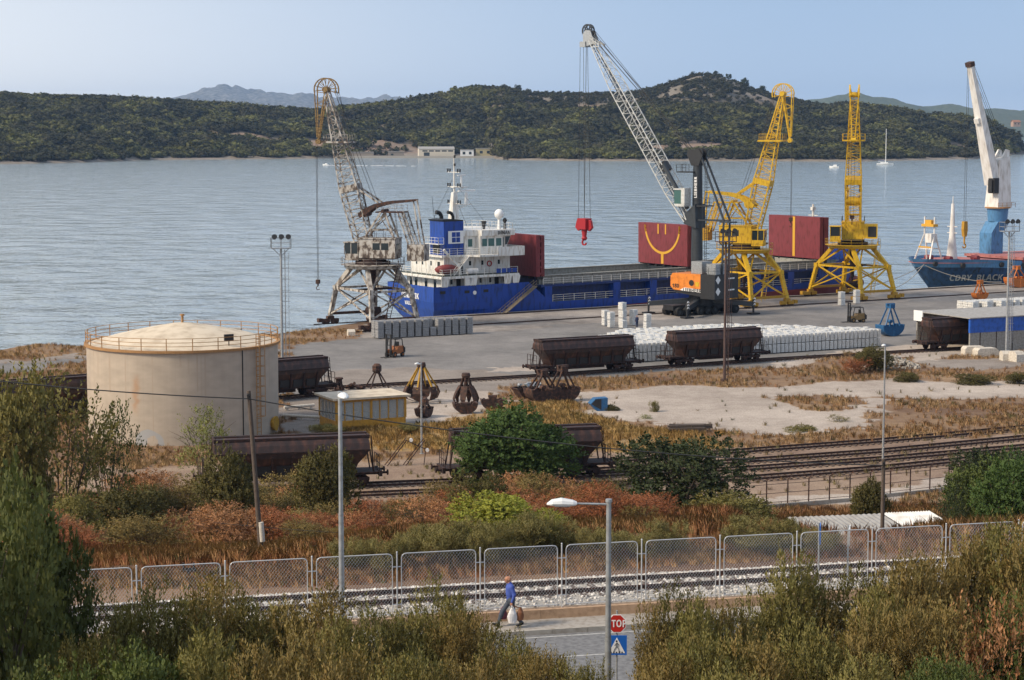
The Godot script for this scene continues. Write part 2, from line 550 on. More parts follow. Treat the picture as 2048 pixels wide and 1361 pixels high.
func build_ground() -> void:
	make_zones()
	# colour map of the ground: what lies where, with ragged edges and patches
	var f := FastNoiseLite.new()
	f.seed = 21
	f.frequency = 0.035
	f.fractal_octaves = 5
	var na := f.get_image(GW, GH).get_data()
	f.seed = 22
	f.frequency = 0.012
	var nb := f.get_image(GW, GH).get_data()
	f.seed = 23
	f.frequency = 0.2
	f.fractal_octaves = 3
	var nc := f.get_image(GW, GH).get_data()
	var two := [   # darker and lighter tone of each
		[Vector3(0.105, 0.05, 0.028), Vector3(0.27, 0.16, 0.085)],
		[Vector3(0.15, 0.142, 0.137), Vector3(0.28, 0.262, 0.25)],
		[Vector3(0.33, 0.27, 0.225), Vector3(0.56, 0.48, 0.41)],
		[Vector3(0.155, 0.085, 0.046), Vector3(0.34, 0.22, 0.12)],
		[Vector3(0.26, 0.16, 0.07), Vector3(0.46, 0.32, 0.15)],
		[Vector3(0.2, 0.125, 0.085), Vector3(0.38, 0.275, 0.195)],
		[Vector3(0.2, 0.165, 0.14), Vector3(0.36, 0.31, 0.27)],
		[Vector3(0.16, 0.14, 0.125), Vector3(0.45, 0.4, 0.36)],
		[Vector3(0.12, 0.085, 0.05), Vector3(0.25, 0.18, 0.11)]]
	var px := PackedByteArray()
	px.resize(GW * GH * 3)
	var moved := PackedByteArray()
	moved.resize(GW * GH)
	var curve := PackedByteArray()
	for i in 4096:
		curve.append(int(255.0 * Color(i / 4095.0, 0, 0).linear_to_srgb().r))
	for j in GH:
		for i in GW:
			var at := j * GW + i
			var sx := clampi(i + (na[at] - 128) / 9, 0, GW - 1)
			var sy := clampi(j + (nb[at] - 128) / 9 + (nc[at] - 128) / 40, 0, GH - 1)
			var k := zone[sy * GW + sx]
			moved[at] = k
			var t := clampf((na[at] * 0.45 + nb[at] * 0.35 + nc[at] * 0.3) / 255.0 * 1.9 - 0.55, 0.0, 1.0)
			var col: Vector3 = two[k][0].lerp(two[k][1], t)
			px[at * 3] = curve[int(col.x * 4095)]
			px[at * 3 + 1] = curve[int(col.y * 4095)]
			px[at * 3 + 2] = curve[int(col.z * 4095)]
	zone = moved
	var m := StandardMaterial3D.new()
	m.roughness = 0.95
	m.albedo_texture = ImageTexture.create_from_image(Image.create_from_data(GW, GH, false, Image.FORMAT_RGB8, px))
	m.detail_enabled = true
	m.detail_uv_layer = BaseMaterial3D.DETAIL_UV_2
	m.detail_blend_mode = BaseMaterial3D.BLEND_MODE_MUL
	m.detail_albedo = fbm(512, 0.05, 5, 31, [[0, 0.5, 0.48, 0.46], [0.5, 0.9, 0.9, 0.9], [1, 1, 1, 1]])
	# the sheet
	var cols := 150
	var rows := 230
	var v := PackedVector3Array()
	var u := PackedVector2Array()
	var u2 := PackedVector2Array()
	var idx := PackedInt32Array()
	for r in rows + 1:
		for c in cols + 1:
			var x := -115.0 + 260.0 * c / cols
			var t := pow(float(r) / rows, 1.35)
			var d := lerpf(26.0, shore(x), t)
			v.append(Vector3(x, ground_y(x, d), -d))
			u.append(Vector2((x - GX) / (GSTEP * GW), (d - GD) / (GSTEP * GH)))
			u2.append(Vector2(x, d) / 6.0)
			if r < rows and c < cols:
				var a := r * (cols + 1) + c
				idx.append_array([a, a + cols + 1, a + 1, a + 1, a + cols + 1, a + cols + 2])
	var st := SurfaceTool.new()
	st.begin(Mesh.PRIMITIVE_TRIANGLES)
	for i in v.size():
		st.set_uv(u[i])
		st.set_uv2(u2[i])
		st.add_vertex(v[i])
	for i in idx:
		st.add_index(i)
	st.generate_normals()
	structure("ground", st.commit(), m, "dusty port yard, dry grass slope and paved quay apron")
	# the sea wall of the quay
	var b := B.new()
	for c in 40:
		var x0 := -22.0 + 5.0 * c
		var x1 := x0 + 5.0
		b.quad(Vector3(x1, -2, -shore(x1) - 0.02), Vector3(x0, -2, -shore(x0) - 0.02), Vector3(x0, 2.01, -shore(x0) - 0.02), Vector3(x1, 2.01, -shore(x1) - 0.02))
	structure("quay_wall", b, M.concrete)
	b = B.new()
	var cope := Vector3(cos(QUAY_TURN), 0, -sin(QUAY_TURN))
	var in_ := Vector3(sin(QUAY_TURN), 0, cos(QUAY_TURN))
	for k in 40:
		var p := Vector3(-20.5, 2.09, -304.1) + cope * (k * 5.0) + in_ * 0.35
		b.box(p + cope * 2.48, Vector3(4.95, 0.22, 0.7), Basis(Vector3.UP, QUAY_TURN))
	structure("quay_edge", b, M.concrete)

# ---------- sea ----------
func build_sea() -> void:
	var v := PackedVector3Array()
	var idx := PackedInt32Array()
	var rows := 420
	var cols := 340
	var f := FastNoiseLite.new()
	f.seed = 40
	f.frequency = 0.02
	f.fractal_octaves = 4
	for r in rows + 1:
		var d := 180.0 + 2600.0 * pow(float(r) / rows, 1.7)
		for c in cols + 1:
			var x := (float(c) / cols - 0.5) * 1900.0
			x = x * (0.35 + 0.65 * absf(float(c) / cols - 0.5) * 2.0)
			v.append(Vector3(x, f.get_noise_2d(x * 2.2, d * 5.0) * 0.16, -d))
			if r < rows and c < cols:
				var a := r * (cols + 1) + c
				idx.append_array([a, a + cols + 1, a + 1, a + 1, a + cols + 1, a + cols + 2])
	var st := SurfaceTool.new()
	st.begin(Mesh.PRIMITIVE_TRIANGLES)
	for p in v:
		st.add_vertex(p)
	for i in idx:
		st.add_index(i)
	st.generate_normals()
	# wind ripples, longer across the wind than along it
	f.frequency = 0.009
	f.fractal_octaves = 7
	f.fractal_gain = 0.56
	f.seed = 41
	var im := f.get_seamless_image(2048, 2048)
	var m := mat(0.27, 0.315, 0.32, 0.1)  # base colour lightened to stand in for reflected pale sky
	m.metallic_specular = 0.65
	m.heightmap_enabled = true
	m.heightmap_texture = ImageTexture.create_from_image(im)
	m.heightmap_scale = 170.0
	m.uv1_triplanar = true
	m.uv1_world_triplanar = true
	m.uv1_scale = Vector3(1, 1, 1) / 420.0
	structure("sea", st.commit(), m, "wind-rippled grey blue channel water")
	var far := B.new()
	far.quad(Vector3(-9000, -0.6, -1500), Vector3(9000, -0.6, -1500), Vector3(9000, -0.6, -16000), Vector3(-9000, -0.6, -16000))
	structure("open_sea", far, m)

# ---------- the far shore ----------
const FAR_SHORE := [-545.04, 1787.75, -469.4, 1840.42, -409.54, 1925.52, -376.13, 2086.25, -209.99, 2196.22, -183.62, 2276.2, -31.76, 2362.22, -6.23, 2086.25, 88.48, 2018.84, 239.31, 2018.84, 334.47, 1986.75, 497.66, 2158.3, 596.52, 2454.98, 687.08, 2664.2, 813.09, 2664.2]
var RIDGE := []

func far_shore(x: float) -> float:
	return along(FAR_SHORE, x)

func hill_y(x: float, d: float) -> float:
	var s := far_shore(x)
	var t := (d - s) / (2650.0 - s)
	if t < -0.06:
		return -3.0
	var top := along(RIDGE, x * 2650.0 / maxf(d, 1500.0))
	var y := 0.0
	if t < 0.0:
		y = t * 50.0
	elif t <= 1.0:
		y = 1.2 + (top - 1.2) * (0.30 * t + 0.70 * smoothstep(0.0, 1.05, t)) + minf(1.0, t * 8.0) * 1.5
	else:
		y = top - (t - 1.0) * 90.0
	return y + noise.get_noise_2d(x * 0.6, d * 0.6) * 16.0 * clampf(t * 3.0, 0.0, 1.0) * clampf((1.0 - t) * 4.0, 0.0, 1.0)

func bare(x: float, d: float) -> float:   # 0 wooded .. 1 open ground
	var k := 0.0
	for p in OPEN:
		var q: Vector3 = p[0]
		k = maxf(k, 1.0 - Vector2((x - q.x) / p[1], (d + q.z) / p[2]).length_squared())
	return clampf(k * 2.0, 0.0, 1.0)

const OPEN := [[Vector3(-223, 0, -2350), 24.0, 75.0], [Vector3(-150, 0, -2355), 70.0, 42.0], [Vector3(-120, 0, -2350), 40.0, 30.0], [Vector3(190, 0, -2140), 48.0, 55.0], [Vector3(146, 0, -2115), 26.0, 30.0], [Vector3(-345, 0, -2335), 26.0, 22.0], [Vector3(-306, 0, -2344), 26.0, 20.0], [Vector3(-268, 0, -2335), 22.0, 22.0], [Vector3(127, 0, -2248), 26.0, 12.0],
	[Vector3(201, 0, -2512), 9.0, 45.0], [Vector3(235, 0, -2590), 30.0, 40.0], [Vector3(282, 0, -2610), 16.0, 30.0], [Vector3(300, 0, -2500), 26.0, 18.0], [Vector3(376, 0, -2130), 22.0, 28.0], [Vector3(528, 0, -2330), 26.0, 24.0], [Vector3(100, 0, -2520), 30.0, 16.0], [Vector3(20, 0, -2560), 40.0, 14.0], [Vector3(-30, 0, -2600), 30.0, 14.0], [Vector3(420, 0, -2640), 26.0, 30.0]]

func build_hills() -> void:
	for p in [Vector3(-804.91, 79.4, -2650), Vector3(-673.6, 71.56, -2650), Vector3(-542.16, 65.68, -2650), Vector3(-390.93, 59.14, -2650), Vector3(-305.46, 51.95, -2650), Vector3(-252.82, 49.33, -2650), Vector3(-213.29, 53.26, -2650), Vector3(-173.75, 59.14, -2650), Vector3(-114.47, 68.29, -2650), Vector3(-61.81, 80.7, -2650), Vector3(-15.78, 83.31, -2650), Vector3(49.98, 76.13, -2650), Vector3(115.76, 75.48, -2650), Vector3(155.21, 77.44, -2650), Vector3(201.16, 87.88, -2650), Vector3(247.04, 101.57, -2650), Vector3(279.93, 98.31, -2650), Vector3(312.97, 83.31, -2650), Vector3(345.99, 72.87, -2650), Vector3(378.99, 65.68, -2650), Vector3(412.02, 57.18, -2650), Vector3(438.32, 59.14, -2650), Vector3(484.47, 54.57, -2650), Vector3(543.93, 44.75, -2650), Vector3(576.9, 42.79, -2650), Vector3(616.41, 42.79, -2650), Vector3(649.78, 25.76, -2650), Vector3(674.93, 21.82, -2650), Vector3(808.3, 14.61, -2650)]:
		RIDGE.append(p.x)
		RIDGE.append(p.y)
	var b := B.new()
	b.tint(Color.WHITE)
	var step := 11.0
	var pts := []
	var cl := []
	var nx := 165
	var nd := 112
	for j in nd + 1:
		for i in nx + 1:
			var x := -880.0 + step * i
			var d := 1780.0 + step * j
			var y := hill_y(x, d)
			pts.append(Vector3(x, y, -d))
			var g := noise.get_noise_2d(x * 3.0, d * 3.0) * 0.5 + 0.5
			var rock := smoothstep(55.0, 75.0, y)
			var c := Color(0.085, 0.075, 0.045).lerp(Color(0.17, 0.14, 0.1), g)
			c = c.lerp(Color(0.21, 0.185, 0.155), rock * g)
			c = c.lerp(Color(0.3, 0.19, 0.125).lerp(Color(0.24, 0.2, 0.17), g).lerp(Color(0.23, 0.2, 0.165), rock), bare(x, d))
			if y < 3.2:
				c = Color(0.3, 0.26, 0.22).lerp(Color(0.17, 0.14, 0.11), g)
			cl.append(c)
	for j in nd:
		for i in nx:
			var a := j * (nx + 1) + i
			for t in [[a, a + 1, a + nx + 2], [a, a + nx + 2, a + nx + 1]]:
				for k in [t[0], t[2], t[1]]:
					b.v.append(pts[k])
					b.c.append(cl[k])
	var ar := []
	ar.resize(Mesh.ARRAY_MAX)
	ar[Mesh.ARRAY_VERTEX] = b.v
	ar[Mesh.ARRAY_COLOR] = b.c
	var st := SurfaceTool.new()
	var am := ArrayMesh.new()
	am.add_surface_from_arrays(Mesh.PRIMITIVE_TRIANGLES, ar)
	st.create_from(am, 0)
	st.index()
	st.generate_normals()
	var m := with_color(mat(1, 1, 1, 0.95))
	worn(m, M.grime, 0.02)
	structure("far_hills", st.commit(), m, "low wooded hills along the far shore")
	forest()

func crown_mesh(seed_: int, faces: int, size: float, flat := 1.0) -> ArrayMesh:   # a tree of unit height: clumps of leaf faces round an uneven crown
	var r := RandomNumberGenerator.new()
	r.seed = seed_
	var b := B.new()
	b.tint(Color.WHITE)
	var lumps := []
	for k in 7:
		lumps.append([Vector3(r.randf_range(-0.28, 0.28), r.randf_range(0.38, 0.82), r.randf_range(-0.28, 0.28)), r.randf_range(0.16, 0.27)])
	lumps.append([Vector3(0, 0.55, 0), 0.3])
	for i in faces:
		var l: Array = lumps[r.randi() % lumps.size()]
		var o := Vector3(r.randfn(), r.randfn(), r.randfn()).normalized()
		var p: Vector3 = l[0] + o * l[1] * r.randf_range(0.75, 1.05) * Vector3(1, flat, 1)
		var t := o.cross(Vector3(r.randfn(), r.randfn(), r.randfn())).normalized()
		var w := o.cross(t)
		var tilt := (o + Vector3(r.randfn(), r.randfn(), r.randfn()) * 0.35).normalized()
		t = (t - tilt * t.dot(tilt)).normalized()
		w = tilt.cross(t)
		var s := size * r.randf_range(0.6, 1.3)
		b.tint(Color.WHITE * r.randf_range(0.7, 1.25))
		var n := (o * 0.7 + Vector3.UP * 0.3).normalized()
		b.tri_n(p + t * s, p + w * s - t * s * 0.5, p - w * s - t * s * 0.5, n, n, n)
	b.tint(Color(0.5, 0.35, 0.25))
	b.tube(Vector3.ZERO, Vector3(0, 0.55, 0), 0.03, 0.015, 5, false)
	return b.mesh()

func leaf_mat(r: float, g: float, b: float, rough := 0.75) -> StandardMaterial3D:
	var m := with_color(mat(r, g, b, rough))
	m.metallic_specular = 0.35
	m.backlight_enabled = true
	m.backlight = lin(0.5, 0.5, 0.3)
	return m

func forest() -> void:
	var r := RandomNumberGenerator.new()
	r.seed = 51
	var meshes := []
	for k in 4:
		meshes.append(crown_mesh(60 + k, 90, 0.115))
	var lists := [[], [], [], []]
	var tints := [[], [], [], []]
	var tries := 0
	while tries < 36000:
		tries += 1
		var d := r.randf_range(1800.0, 2680.0)
		var x := r.randf_range(-0.36, 0.36) * d
		var y := hill_y(x, d)
		if y < 1.6:
			continue
		var g := noise.get_noise_2d(x * 1.1 + 300.0, d * 1.6)
		var open := bare(x, d)
		if r.randf() < open * 0.93:
			continue
		var a := x / d
		var scrub := smoothstep(-0.03, 0.02, a) * smoothstep(42.0, 68.0, y) * (1.0 - smoothstep(0.14, 0.17, a))
		if r.randf() < scrub * 0.12:
			continue
		var h := r.randf_range(8.0, 14.0)
		h = lerpf(h, r.randf_range(3.5, 8.0), scrub)
		if y < 9.0:
			h *= 0.75
		var k := r.randi() % 4
		var light := smoothstep(-0.02, 0.22, g + r.randf_range(-0.07, 0.07)) * (1.0 - scrub)
		var c := Color(0.05, 0.054, 0.024).lerp(Color(0.16, 0.165, 0.05), light)
		c = c.lerp(Color(0.08, 0.066, 0.036), r.randf() * 0.5)
		c = c * r.randf_range(0.7, 1.3)
		var t := Transform3D(Basis(Vector3.UP, r.randf() * TAU).scaled(Vector3(h * r.randf_range(1.15, 1.7), h, h * r.randf_range(1.15, 1.7))), Vector3(x, y - h * 0.22, -d))
		lists[k].append(t)
		tints[k].append(c)
	for k in 4:
		copies("far_forest", meshes[k], leaf_mat(1, 1, 1), lists[k], tints[k], "mixed pine wood covering the far shore hills")

func range_mesh(line: Array, depth: float, back: float, seed_: int) -> ArrayMesh:   # line: x, top height ...
	var st := SurfaceTool.new()
	st.begin(Mesh.PRIMITIVE_TRIANGLES)
	var f := FastNoiseLite.new()
	f.seed = seed_
	f.frequency = 0.0035
	f.fractal_octaves = 5
	var nx := 220
	var nd := 26
	for j in nd + 1:
		for i in nx + 1:
			var x := lerpf(line[0], line[line.size() - 2], float(i) / nx)
			var t := float(j) / nd
			var top := along(line, x)
			var y := top * (smoothstep(0.0, 1.0, t * 1.25) if t < 0.8 else 1.0 - (t - 0.8) * 1.6) - 15.0 * (1.0 - t)
			var d := depth + (t - 0.8) * back
			y += f.get_noise_2d(x, d) * top * 0.18 * (1.0 - absf(t - 0.8))
			st.add_vertex(Vector3(x, y, -d))
	for j in nd:
		for i in nx:
			var a := j * (nx + 1) + i
			for k in [a, a + nx + 1, a + 1, a + 1, a + nx + 1, a + nx + 2]:
				st.add_index(k)
	st.generate_normals()
	return st.commit()

func build_mountains() -> void:
	var rock := fbm(512, 0.03, 6, 71, [[0, 0.06, 0.07, 0.06], [0.45, 0.1, 0.105, 0.1], [0.6, 0.22, 0.22, 0.22], [1, 0.3, 0.3, 0.3]])
	var scrub := fbm(512, 0.02, 6, 72, [[0, 0.03, 0.045, 0.025], [0.6, 0.07, 0.09, 0.045], [1, 0.15, 0.14, 0.1]])
	var left := []
	for p in [Vector3(-4934.58, 123.67, -15000), Vector3(-3591.92, 160.7, -15000), Vector3(-3328.94, 253.19, -15000), Vector3(-3048.87, 290.16, -15000), Vector3(-2807.33, 267.98, -15000), Vector3(-2584.54, 234.7, -15000), Vector3(-2397.53, 282.77, -15000), Vector3(-2229.25, 330.8, -15000), Vector3(-2061.67, 338.19, -15000), Vector3(-1875.94, 312.33, -15000), Vector3(-1578.29, 301.24, -15000), Vector3(-1355.19, 275.38, -15000), Vector3(-1131.99, 253.19, -15000), Vector3(-945.66, 275.38, -15000), Vector3(-685.04, 275.38, -15000), Vector3(-238.44, 179.21, -15000), Vector3(283.29, 105.14, -15000)]:
		left.append(p.x)
		left.append(p.y)
	structure("far_mountain", range_mesh(left, 15000.0, 5200.0, 3), worn(mat(1, 1, 1, 1), rock, 0.0014), "hazy blue mountain ridge behind the wooded shore")
	var right := []
	for p in [Vector3(747.39, 80.42, -8000), Vector3(1104.3, 141.61, -8000), Vector3(1223.15, 161.33, -8000), Vector3(1322.23, 173.16, -8000), Vector3(1461.5, 157.39, -8000), Vector3(1601.17, 125.83, -8000), Vector3(1720.27, 129.78, -8000), Vector3(1839.84, 113.99, -8000), Vector3(2034.82, 104.12, -8000), Vector3(2535.71, 100.17, -8000)]:
		right.append(p.x)
		right.append(p.y)
	structure("far_ridge", range_mesh(right, 8000.0, 2500.0, 5), worn(mat(1, 1, 1, 1), scrub, 0.004), "hazy green blue ridge behind the wooded hill")

# ---------- shared bits ----------
func rails(b: B, pts: Array, h := 1.0, step := 1.5, r := 0.03, mids := 1) -> void:   # a railing along pts
	for i in pts.size() - 1:
		var a: Vector3 = pts[i]
		var e: Vector3 = pts[i + 1]
		for k in mids + 1:
			var up := Vector3(0, h * (k + 1) / (mids + 1), 0)
			b.bar(a + up, e + up, r * 1.6)
		var n := maxi(1, roundi(a.distance_to(e) / step))
		for k in n + 1:
			var p := a.lerp(e, float(k) / n)
			b.bar(p, p + Vector3(0, h, 0), r * 2.0)

func ladder(b: B, a: Vector3, e: Vector3, across: Vector3, step := 0.4, r := 0.03) -> void:
	b.bar(a - across / 2, e - across / 2, r * 2)
	b.bar(a + across / 2, e + across / 2, r * 2)
	var n := int(a.distance_to(e) / step)
	for k in range(1, n):
		var p := a.lerp(e, float(k) / n)
		b.bar(p - across / 2, p + across / 2, r * 1.6)

func lattice(b: B, a: Vector3, e: Vector3, w0: float, h0: float, w1: float, h1: float, n: int, chord: float, lace: float, side := Vector3.BACK) -> void:   # four chords and their lacing
	var z := (e - a).normalized()
	var up := side.cross(z).normalized()
	var ring_at := func(t: float) -> Array:
		var p := a.lerp(e, t)
		var w := lerpf(w0, w1, t) / 2.0
		var h := lerpf(h0, h1, t) / 2.0
		return [p + side * w + up * h, p - side * w + up * h, p - side * w - up * h, p + side * w - up * h]
	var lo: Array = ring_at.call(0.0)
	var hi: Array = ring_at.call(1.0)
	for k in 4:
		b.bar(lo[k], hi[k], chord)
	for i in n:
		var r0: Array = ring_at.call(float(i) / n)
		var r1: Array = ring_at.call(float(i + 1) / n)
		for k in 4:
			var j := (k + 1) % 4
			if i % 2 == 0:
				b.bar(r0[k], r1[j], lace)
			else:
				b.bar(r0[j], r1[k], lace)
			b.bar(r1[k], r1[j], lace)

func lettering(parent: Node, called: String, text: String, size: float, m: Material, at: Vector3, turn: Basis, bold := true) -> MeshInstance3D:
	var t := TextMesh.new()
	var f := SystemFont.new()
	f.font_names = PackedStringArray(["Droid Sans"])
	f.font_weight = 700 if bold else 400
	t.font = f
	t.text = text
	t.font_size = 64
	t.pixel_size = size / 64.0
	t.depth = 0.03
	var o := part(parent, called, t, m)
	o.transform = Transform3D(turn, at)
	return o

# ---------- slewing portal crane ----------
func portal_crane(called: String, label: String, at: Vector3, heading: float, k: Dictionary) -> void:
	var o := thing(called, label, "crane", at, QUAY_TURN, "portal cranes on the quay")
	var steel: Material = k.steel
	var low: Material = k.low
	var hb := 3.8
	var hg := 6.5
	var feet := []
	for s in [[-1, -1], [1, -1], [1, 1], [-1, 1]]:
		feet.append([Vector3(s[0] * hb, 1.3, s[1] * hg), Vector3(s[0] * (hb - 0.5), 5.6, s[1] * (hg - 1.1)), Vector3(s[0] * 2.3, 8.8, s[1] * 2.5)])
	for i in 4:
		var b := B.new()
		b.bar(feet[i][0], feet[i][1], 0.5, 0.62)
		b.bar(feet[i][1], feet[i][2], 0.62, 0.62)
		b.box(feet[i][1], Vector3(0.8, 0.7, 0.8))
		for q in 4:
			var p: Vector3 = feet[i][0].lerp(feet[i][1], 0.2 + q * 0.22)
			b.box(p, Vector3(0.7, 0.07, 0.8))
		part(o, "leg", b, steel)
		b = B.new()
		var f: Vector3 = feet[i][0]
		b.box(f + Vector3(0, -0.25, 0), Vector3(1.1, 0.5, 0.6))
		for q in [-0.75, 0.75]:
			b.box(f + Vector3(q, -0.68, 0), Vector3(1.2, 0.55, 0.55))
		b.box(f + Vector3(signf(f.x) * 1.75, -0.6, 0), Vector3(0.6, 0.6, 0.7))
		var bo := part(o, "bogie", b, low)
		for q in [-1.05, -0.45, 0.45, 1.05]:
			b = B.new()
			b.tube(f + Vector3(q, -0.98, -0.12), f + Vector3(q, -0.98, 0.12), 0.3, 0.3, 12)
			part(bo, "wheel", b, M.crane_rust)
	for i in 4:
		var j := (i + 1) % 4
		var b := B.new()
		b.bar(feet[i][1], feet[j][1], 0.32)
		part(o, "tie_beam", b, steel)
		b = B.new()
		b.bar(feet[i][0] + Vector3(0, 0.3, 0), feet[j][1], 0.2)
		b.bar(feet[j][0] + Vector3(0, 0.3, 0), feet[i][1], 0.2)
		b.bar(feet[i][1], (feet[i][2] + feet[j][2]) / 2 + Vector3(0, -0.1, 0), 0.24)
		b.bar(feet[j][1], (feet[i][2] + feet[j][2]) / 2 + Vector3(0, -0.1, 0), 0.24)
		part(o, "cross_brace", b, steel)
		if i % 2 == 0:
			b = B.new()
			b.bar(feet[i][0] + Vector3(0, 0.35, 0), feet[j][0] + Vector3(0, 0.35, 0), 0.28, 0.4)
			part(o, "sill_beam", b, low)
	# ring platform
	var b := B.new()
	b.lathe(Vector3.ZERO, [[0.5, 8.7], [4.0, 8.7], [4.2, 8.85], [4.2, 9.3], [0.5, 9.3]], 28, false)
	var ringp := part(o, "ring_platform", b, steel)
	b = B.new()
	var round_ := []
	for i in 17:
		round_.append(Vector3(cos(TAU * i / 16) * 4.7, 9.3, -sin(TAU * i / 16) * 4.7))
	rails(b, round_, 1.0, 1.8, 0.025)
	b.ring(Vector3(0, 9.27, 0), 4.45, 0.6, 0.05, 24)
	part(ringp, "railing", b, steel)
	b = B.new()
	b.lathe(Vector3.ZERO, [[2.6, 9.3], [2.6, 9.75], [2.0, 9.8], [2.0, 10.15], [0.2, 10.15]], 24, false)
	part(o, "slewing_ring", b, M.wagon_dark)
	b = B.new()
	ladder(b, Vector3(-1.2, 1.2, 6.3), Vector3(2.6, 9.2, 3.6), Vector3(0.3, 0.0, 0.75), 0.45, 0.04)
	rails(b, [Vector3(-1.5, 1.0, 6.4), Vector3(2.3, 9.1, 3.7)], 0.9, 1.2, 0.025)
	part(o, "stair", b, low if k.grey else steel)
	b = B.new()
	b.tube(Vector3(0, 3.6, 0), Vector3(0, 8.7, 0), 0.35, 0.5, 10)
	b.tube(Vector3(0, 2.2, 0), Vector3(0, 3.6, 0), 0.16, 0.16, 8)
	b.tube(Vector3(-1.1, 2.4, 0), Vector3(1.1, 2.4, 0), 0.55, 0.55, 12)
	b.bar(feet[0][1].lerp(feet[3][1], 0.5), feet[1][1].lerp(feet[2][1], 0.5), 0.3)
	part(o, "cable_drum", b, M.wagon_dark)
	# slewing part: the jib points along its own +x
	var top := []
	b = B.new()
	b.span(Vector3(-3.9, 10.3, -1.9), Vector3(1.6, 13.1, 1.9))
	b.span(Vector3(-4.0, 13.1, -2.0), Vector3(1.7, 13.25, 2.0))
	var house := part(o, "machine_house", b, k.house)
	top.append(house)
	for s in [-1.0, 1.0]:
		for x in [-2.9, -1.6]:
			b = B.new()
			b.span(Vector3(x, 11.5, s * 1.9 - 0.02), Vector3(x + 1.1, 12.5, s * 1.9 + 0.02))
			part(house, "window", b, M.glass)
	b = B.new()
	b.span(Vector3(-3.93, 11.5, -1.2), Vector3(-3.89, 12.4, 1.2))
	part(house, "window", b, M.glass)
	b = B.new()
	b.span(Vector3(-3.7, 10.1, -1.7), Vector3(3.6, 10.3, 1.7))
	for s in [-1.0, 1.0]:
		rails(b, [Vector3(-3.8, 13.25, s * 1.9), Vector3(1.6, 13.25, s * 1.9)], 0.9, 1.4, 0.022)
	top.append(part(o, "turntable", b, k.deck))
	# driver's cab in front, beside the jib
	b = B.new()
	var cz: float = k.cab_side
	b.span(Vector3(1.7, 9.9, cz - 0.9), Vector3(3.7, 10.9, cz + 0.9))
	b.span(Vector3(1.6, 12.5, cz - 1.0), Vector3(4.0, 12.65, cz + 1.0))
	for q in [[1.75, -0.85], [1.75, 0.85], [3.8, -0.85], [3.8, 0.85], [2.8, -0.87], [2.8, 0.87]]:
		b.bar(Vector3(q[0], 10.8, cz + q[1]), Vector3(q[0], 12.55, cz + q[1]), 0.1)
	var cab := part(o, "driver_cab", b, k.cab)
	top.append(cab)
	b = B.new()
	b.hexa([Vector3(1.8, 10.9, cz + 0.84), Vector3(3.65, 10.9, cz + 0.84), Vector3(3.65, 10.9, cz - 0.84), Vector3(1.8, 10.9, cz - 0.84), Vector3(1.8, 12.5, cz + 0.84), Vector3(3.85, 12.5, cz + 0.84), Vector3(3.85, 12.5, cz - 0.84), Vector3(1.8, 12.5, cz - 0.84)])
	part(cab, "cab_glazing", b, M.glass)
	if k.get("side_box", false):
		b = B.new()
		b.span(Vector3(-1.0, 10.4, -4.2), Vector3(1.6, 12.9, -1.92))
		var sb := part(o, "winch_house", b, steel)
		top.append(sb)
		b = B.new()
		b.span(Vector3(1.58, 10.7, -4.0), Vector3(1.64, 12.5, -2.6))
		part(sb, "doorway", b, M.black)
	# tower for the counterweight rocker
	b = B.new()
	for s in [-1.25, 1.25]:
		b.bar(Vector3(0.9, 13.2, s), Vector3(-1.6, 17.0, s), 0.26)
		b.bar(Vector3(-3.6, 13.2, s), Vector3(-2.2, 17.0, s), 0.26)
		b.bar(Vector3(0.2, 14.4, s), Vector3(-3.2, 14.4, s), 0.14)
		b.bar(Vector3(0.2, 14.4, s), Vector3(-2.4, 16.6, s), 0.12)
		b.bar(Vector3(-3.4, 13.5, s), Vector3(-1.4, 16.4, s), 0.12)
	for q in [[-1.6, 17.0], [-2.2, 17.0], [0.2, 14.4], [-3.2, 14.4]]:
		b.bar(Vector3(q[0], q[1], -1.25), Vector3(q[0], q[1], 1.25), 0.18)
	ladder(b, Vector3(-3.9, 13.2, 0), Vector3(-3.4, 17.0, 0), Vector3(0, 0, 0.5), 0.4, 0.025)
	top.append(part(o, "rocker_tower", b, steel))
	b = B.new()
	for s in [-1.25, 1.25]:
		var pr := [Vector2(1.6, 16.1), Vector2(1.9, 16.7), Vector2(1.2, 17.4), Vector2(-0.6, 18.2), Vector2(-2.5, 18.6), Vector2(-6.6, 18.9), Vector2(-6.6, 18.6), Vector2(-2.6, 18.15), Vector2(-0.6, 17.6), Vector2(0.6, 16.7)]
		b.prism(pr, Vector3(0, 0, 0.22), Vector3(0, 0, s - 0.11))
	b.tube(Vector3(0.9, 16.8, -1.3), Vector3(0.9, 16.8, 1.3), 0.75 if not k.grey else 0.5, -1.0, 12)
	b.tube(Vector3(-1.9, 17.2, -1.4), Vector3(-1.9, 17.2, 1.4), 0.25, -1.0, 10)
	b.span(Vector3(-5.0, 16.9, -1.3), Vector3(-0.8, 17.1, 1.3))
	top.append(part(o, "rocker_arm", b, steel if not k.grey else k.deck))
	b = B.new()
	for s in [-1.3, 1.3]:
		rails(b, [Vector3(-5.0, 17.1, s), Vector3(-1.0, 17.1, s)], 0.95, 1.0, 0.022)
	top.append(part(o, "rocker_railing", b, steel))
	b = B.new()
	if k.grey:
		b.span(Vector3(-8.2, 9.9, -1.5), Vector3(-5.6, 12.3, 1.5))
	else:
		b.span(Vector3(-8.0, 10.6, -1.4), Vector3(-6.0, 13.0, 1.4))
	top.append(part(o, "counterweight", b, k.weight))
	b = B.new()
	for s in [-1.1, 1.1]:
		lattice(b, Vector3(-6.2, 12.2, s), Vector3(-4.6, 17.0, s), 0.3, 0.9, 0.3, 0.9, 7, 0.12, 0.06)
		b.bar(Vector3(-7.6, 12.2, s), Vector3(-6.5, 18.8, s), 0.2)
